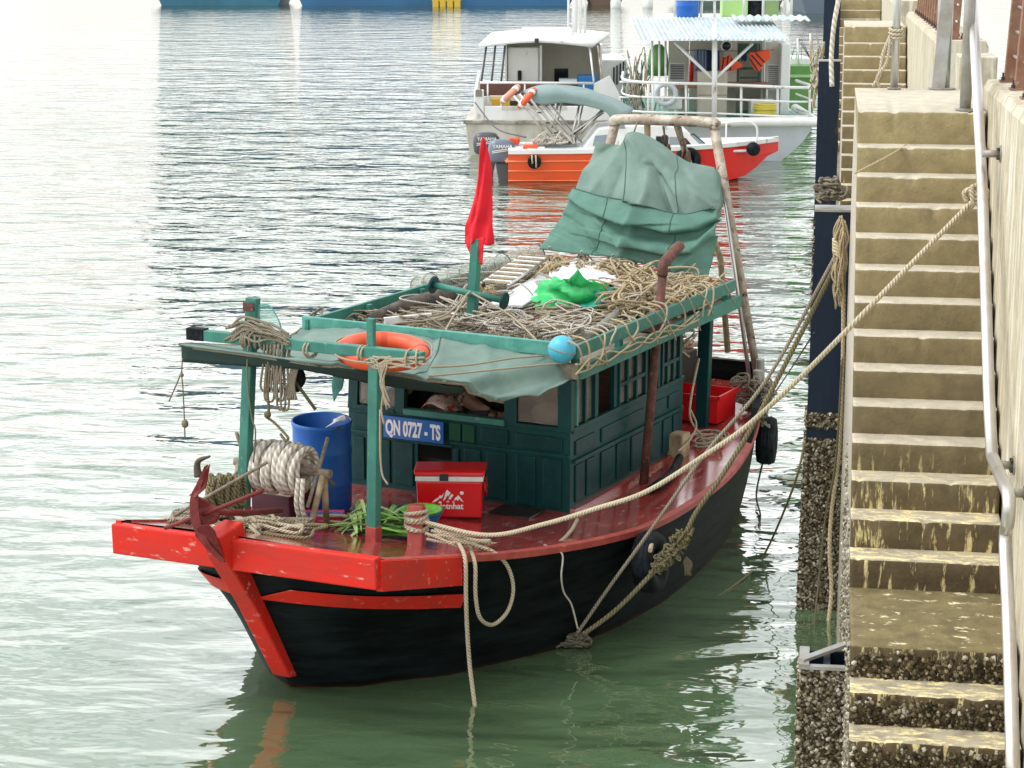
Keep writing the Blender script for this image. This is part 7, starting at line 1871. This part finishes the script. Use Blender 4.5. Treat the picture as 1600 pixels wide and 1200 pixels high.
# ---------------- far barges across the basin
def barge(x0, x1, d, H_, L, m_, name, label, cat, house=None):
    a, b = fd(x0, 8, d), fd(x1, 8, d)
    t = thing(name, label, cat, Vector(((a.x + b.x) / 2, d + L / 2, -1)), F_)
    mb = MB(); X = b.x - a.x
    mb.prism([(a.x + 1.5, -1), (b.x - 1.5, -1), (b.x, H_), (a.x, H_ + .6)], Matrix(((1, 0, 0, 0), (0, 0, 1, d), (0, 1, 0, 0), (0, 0, 0, 1))), L); mb.build('hull', m_, t, bevel=.15)
    mb = MB(); mb.box(a.x, b.x, d - .15, d - .02, H_ - .35, H_); mb.build('rubbing_band', rubber, t)
    for (hx0, hx1, hz, hm, off) in house or []:
        p, q = fd(hx0, 8, d), fd(hx1, 8, d); mb = MB(); mb.box(p.x, q.x, d + off, d + off + L * .5, H_ - .1, hz); hh = mb.build('deckhouse', hm, t, bevel=.1)
        n_ = max(2, int((q.x - p.x) / 2.5))
        for k in range(n_):
            mb = MB(); xx = p.x + (q.x - p.x) * (k + .5) / n_; mb.box(xx - .5, xx + .5, d + off - .05, d + off - .01, hz - 1.9, hz - .9); sub(mb, 'deckhouse_window', tint_glass, hh)
    return t
ship_blue = mat('bright blue ship paint', (.06, .27, .50), .5, col2=(.08, .32, .55), nscale=.3); ship_teal = mat('dark teal ship paint', (.012, .10, .16), .5, col2=(.02, .13, .2), nscale=.3)
barge(235, 452, 207, 1.9, 9, ship_teal, 'moored_ship', 'dark teal ship along the top left of the water', 'ship', [(262, 290, 3.3, ship_teal, 2), (330, 420, 2.8, ship_blue, 2)])
barge(455, 905, 206, 1.9, 10, mat('deep blue hull paint', (.012, .09, .20), .5, col2=(.015, .11, .25), nscale=.3), 'moored_ship', 'long bright blue ship at the top centre beyond the open water', 'ship', [(480, 540, 3.9, ship_blue, 2.5), (560, 690, 3.7, ship_blue, 2), (730, 790, 3.2, ship_blue, 2)])
barge(906, 985, 207, 2.4, 9, mat('brown barge hull', (.12, .07, .05), .7), 'moored_barge', 'brown barge hull behind the lattice mast', 'barge')
barge(1050, 1236, 206, 2.4, 9, mat('grey green barge hull', (.08, .11, .10), .7), 'moored_barge', 'grey green barge behind the upper deck of the work boat', 'barge')
barge(1238, 1310, 182, 3.0, 9, mat('slate barge hull', (.09, .12, .16), .6), 'moored_barge', 'slate grey barge at the top beside the far staircase', 'barge', [(1262, 1296, 6, mat('rust red house', (.4, .12, .08), .6), 1.5)])
p, q = fd(675, 8, 203), fd(720, 8, 203); mb = MB()
for k in range(4): 
    w_ = (q.x - p.x) / 4; mb.box(p.x + w_ * k + .06, p.x + w_ * (k + 1) - .06, 203, 204.6, -.4, .9)
mb.box(p.x, q.x, 203.05, 204.5, .5, .75); o = mb.build('yellow_pontoon', mat('yellow pontoon paint', (.55, .36, .02), .6), frame=F_, bevel=.05); tag(o, 'yellow pontoon floating in front of the blue ship', 'pontoon')
for i, x in enumerate((962, 1012)):
    p = fd(x, 6, 200); mb = MB(); mb.lathe([(.5, -.5), (.5, .6), (.42, .8), (.42, 1.6), (.5, 1.7), (0, 1.9)], Matrix.Translation((p.x, p.y, 0)), 16); o = mb.build('white_buoy', white_boat, frame=F_)
    tag(o, ('white mooring buoy behind the lattice mast', 'white mooring buoy farther right, left of the blue drum')[i], 'buoy', 'white mooring buoys')
# ================================================================== mooring ropes and lines on the quay
def vp(P0, P1, px, py):
    P0, P1 = Vector(P0), Vector(P1); n = (P1 - P0).cross(Vector((0, 0, 1))); d = ray(px, py)
    t = (P0 - CP).dot(n) / d.dot(n); return CP + d * t
def rope(name, pts, r, m, label, n=8, seg=10, cat='rope', grp=None):
    mb = MB(); mb.tube(cr(pts, seg), r, n); return tag(mb.build(name, m), label, cat, grp)
rnd = random.Random(21)
E0 = W(bp(.62, .80, dz(.62, .8) + .2)); E1 = qx(1526, 308, .985)
E2 = qy(1340, 499, 12.8)
path = [E0] + [vp(E0, E2, x, y) for x, y in ((760, 836), (850, 819), (930, 795), (1010, 768), (1100, 712), (1165, 667), (1250, 590))] + [E2, vp(E1, E2, 1430, 406), E1]
g = 'mooring ropes to the quay'
rope('mooring_rope', path, .0175, rope_cream, 'longest cream mooring rope running from the bow bitt up to the handrail', grp=g)
mb = MB()
for k in range(3): mb.torus(Matrix.Translation(E1 + Vector((.015, .0, .012 + .03 * (k - 1)))) @ Matrix.Rotation(.5 - .15 * k, 4, 'Y') @ Matrix.Rotation(.5, 4, 'X'), .052, .018, 20, 8)
mb.tube(cr([E1 + Vector((-.06, -.02, -.03)), E1 + Vector((-.08, -.03, .03)), E1 + Vector((-.04, -.05, .05)), E1 + Vector((-.03, -.05, -.05)), E1 + Vector((-.09, -.03, -.07))], 6), .018, 8)
tag(mb.build('rope_hitch', rope_cream), 'cream rope hitch knotted round the steel handrail', 'knot')
S0 = qy(1308, 395, 16.6); FL = W(bz(892, 1004, .04))
rope('mooring_rope', [S0] + [vp(S0, FL, x, y) for x, y in ((1200, 590), (1105, 705), (1012, 835), (950, 920))] + [FL], .015, rope_grey, 'thin taut rope from the pile down past the deck edge to the water', grp=g)
S1 = S0 + Vector((.03, .05, -.03)); K1 = vp(S1, FL, 1062, 850)
rope('mooring_rope', [S1] + [vp(S1, FL, x, y) for x, y in ((1190, 640), (1130, 740), (1088, 800))] + [K1, vp(S1, FL, 1020, 895), vp(S1, FL, 960, 955), FL], .02, rope_olive, 'mossy rope with a big ragged knot hanging over the port side', grp=g)
mb = MB()
for i in range(40):
    t = rnd.random(); c = vp(S1, FL, 1075 - 50 * t, 832 + 55 * t); r_ = .07 - .02 * abs(t - .5)
    mb.tube(cr([c + Vector((rnd.uniform(-r_, r_), rnd.uniform(-r_, r_), rnd.uniform(-r_, r_))) for _ in range(6)], 5), .011, 5)
c = vp(S1, FL, 1072, 870)
for i in range(10): mb.tube(cr([c, c + Vector((rnd.uniform(-.02, .05), 0, -.06)), c + Vector((rnd.uniform(-.02, .06), rnd.uniform(-.03, .03), -.16))], 5), .008, 5)
tag(mb.build('ragged_knot', rope_olive), 'big ragged olive knot in the rope beside the amidships tyre', 'knot')
mb = MB()
for i in range(26): mb.tube(cr([FL + Vector((rnd.uniform(-.14, .16), rnd.uniform(-.08, .08), rnd.uniform(-.03, .08))) for _ in range(5)], 5), .012, 5)
tag(mb.build('floating_knot', mat('wet dark rope', (.09, .08, .05), .5)), 'dark wet rope knot at the waterline below the port side', 'knot')
p0 = qx(1262, 540, .0); 
rope('thin_line', [qy(1272, 520, 17.3), W(by(1240, 570, 1.2)), W(bx(1212, 612, 7.0))], .008, wire_dark, 'thin dark line from the pile to the stern timber head')
rope('sunken_line', [qy(1258, 690, 17.3), qy(1240, 760, 17.3), W(bz(1195, 865, .06)), W(bz(1160, 905, .02)), W(bz(1090, 952, -.03))], .010, rope_olive, 'thin mossy line sagging from the pile into the water')
rope('stern_line', [W(bx(1196, 650, 6.9)), W(bx(1196, 700, 6.9)), W(bx(1182, 770, 6.9)), W(bz(1188, 805, .05)), W(bz(1184, 828, -.02))], .010, wire_dark, 'dark line trailing from the port quarter into the water')
# lashings round the bitt and the slack bow lines
mb = MB(); c = bp(.62, .80, dz(.62, .8) + .2)
for k in range(6): mb.torus(Matrix.Translation(c + Vector((rnd.uniform(-.01, .01), 0, -.06 + .025 * k))) @ Matrix.Rotation(rnd.uniform(-.3, .3), 4, 'X') @ Matrix.Rotation(rnd.uniform(-.25, .25), 4, 'Y') @ Matrix.Rotation(.35, 4, 'Z') @ Matrix.Diagonal((1.0, .8, 1, 1)), .105, .017, 20, 6)
for i in range(12):
    a = bx(672 + rnd.uniform(-8, 20), 832 + rnd.uniform(-8, 12), .55); b = bx(738 + rnd.uniform(-18, 30), 846 + rnd.uniform(-10, 14), .55)
    mb.tube(cr([a, a.lerp(b, .4) + Vector((-.02, 0, rnd.uniform(-.02, .04))), a.lerp(b, .7) + Vector((-.03, 0, rnd.uniform(-.03, .03))), b], 6), .014, 6)
tag(mb.build('bitt_lashing', rope_cream, frame=M_BOAT), 'bunch of cream rope wrapped round the red mooring bitt', 'rope')
def B(px, py, y): return W(by(px, py, y))
rope('slack_line', [B(718, 850, 1.25), B(727, 875, 1.40), B(728, 930, 1.42), B(730, 985, 1.40), B(734, 1040, 1.38), W(bz(741, 1095, .03)), W(bz(744, 1116, -.05))], .017, rope_cream, 'cream bow line hanging straight down into the water')
rope('slack_loop', [B(730, 845, 1.22), B(742, 880, 1.42), B(743, 930, 1.44), B(750, 965, 1.44), B(770, 976, 1.46), B(793, 955, 1.47), B(802, 920, 1.47), B(793, 885, 1.44), B(770, 862, 1.38), B(738, 852, 1.2)], .016, rope_cream, 'cream rope loop hanging over the black bow side')
rope('slack_line', [B(700, 838, 1.0), B(770, 850, 1.15), B(830, 853, 1.35), B(868, 850, 1.5), B(890, 832, 1.5), B(902, 812, 1.45)], .016, rope_cream, 'cream rope lying along the port deck edge at the bow')
rope('thin_rope', [B(850, 851, 1.52), B(866, 858, 1.58), B(879, 868, 1.66), B(877, 900, 1.68), B(881, 925, 1.66), B(893, 945, 1.68), B(903, 983, 1.70)], .0075, rope_white, 'thin white cord hanging down the black hull amidships')
# stern mooring bundle
mb = MB()
for i in range(30):
    c = bx(1178 + rnd.uniform(-22, 22), 640 + rnd.uniform(-32, 30), 6.7)
    mb.tube(squiggle(c, .12, .12, .08, 6, rnd), .012, 5)
tag(mb.build('rope_bundle', rope_grey, frame=M_BOAT), 'bundle of grey rope round the timber heads at the port quarter', 'rope')
mb = MB(); mb.tube(cr([bx(1205, 600, 6.9), bx(1197, 640, 6.8), bx(1150, 690, 6.2), by(1165, 700, 1.5), by(1140, 745, 1.75)], 6), .03, 8); 
tag(mb.build('thick_rope', rope_grey, frame=M_BOAT), 'thick grey rope lying along the port quarter rail', 'rope')
# on the pile and staircase edge
tz = thing('frayed_tassel', 'pale frayed rope tassel hanging on the stair edge beside the pile', 'rope', qx(1313, 440, .17), M_WORLD)
mb = MB()
for i in range(70):
    a = qy(1316 + rnd.uniform(-4, 5), 335 + rnd.uniform(0, 60), 16.6 + rnd.uniform(-.05, .05))
    mb.tube(cr([a, a + Vector((rnd.uniform(-.05, .03), rnd.uniform(-.03, .03), -.12)), a + Vector((rnd.uniform(-.06, .02), rnd.uniform(-.04, .04), -.28)), a + Vector((rnd.uniform(-.05, .02), 0, -.28 - rnd.uniform(.02, .2)))], 5), .008, 5)
mb.build('fray', rope_straw, tz)
mb = MB()
for k in range(4): mb.torus(Matrix.Translation(qy(1309, 382 + 5 * k, 16.6)) @ Matrix.Rotation(.9, 4, 'Y'), .05, .018, 16, 6)
mb.build('knot', rope_straw, tz)
mb = MB()
for i in range(20):
    c = qy(1300 + rnd.uniform(-14, 12), 303 + rnd.uniform(-12, 14), 17.5)
    mb.tube(squiggle(c, .1, .12, .06, 6, rnd), .011, 5)
tag(mb.build('rope_tangle', rope_grey), 'tangle of grey rope on top of the near navy pile', 'rope')
rope('hanging_line', [qy(1318, 430, 16.7), qy(1317, 560, 16.9), qy(1312, 700, 17.1), qy(1300, 790, 17.2), qy(1296, 860, 17.2), qy(1299, 920, 17.2), qy(1293, 985, 17.1), qy(1292, 1010, 17.0)], .017, rope_straw, 'pale rope hanging down the barnacled face of the near pile')
rope('hanging_line', [qy(1316, 560, 16.8), qy(1306, 720, 17.1), qy(1291, 800, 17.2), qy(1280, 900, 17.2), qy(1270, 1000, 17.0)], .009, rope_olive, 'thinner line hanging left of the pale rope on the near pile')
rope('hanging_line', [qy(1310, 0, 31), qy(1303, 40, 31), qy(1299, 90, 31), qy(1300, 135, 31)], .035, rope_white, 'pale rope hanging over the far staircase edge')
rope('bent_wire', [Vector((.99, 15.05, 4.60)), qx(1445, 205, .72), qx(1400, 237, .48), qx(1336, 271, .2)], .008, rope_straw, 'thin cord slanting across the top riser from the post foot')
b = qz(1397, 139, 4.574)
mb = MB()
for k in range(3): mb.torus(Matrix.Translation(b + Vector((0, 0, .42 + .03 * k))) @ Matrix.Rotation(.3, 4, 'X'), .05, .015, 14, 6)
mb.tube(cr([b + Vector((-.05, -.04, .42)), b + Vector((-.10, -.06, .28)), b + Vector((-.12, -.06, .12)), b + Vector((-.17, -.06, .02))], 6), .016, 6)
mb.tube(cr([b + Vector((-.05, -.05, .40)), b + Vector((-.07, -.08, .22)), b + Vector((-.14, -.09, .10)), b + Vector((-.12, -.08, .015))], 6), .013, 6)
tag(mb.build('tied_rope', rope_cream), 'cream rope tied to the slim steel post and hanging to the landing', 'rope')
mb = MB()
for i in range(9): mb.tube(squiggle(qy(1276 + rnd.uniform(-5, 6), 120 + rnd.uniform(-30, 50), 33), .08, .1, .22, 6, rnd), .014, 5)
tag(mb.build('rope_tangle', rope_cream), 'pale ropes bunched beside the tall navy pile near the work boat', 'rope')
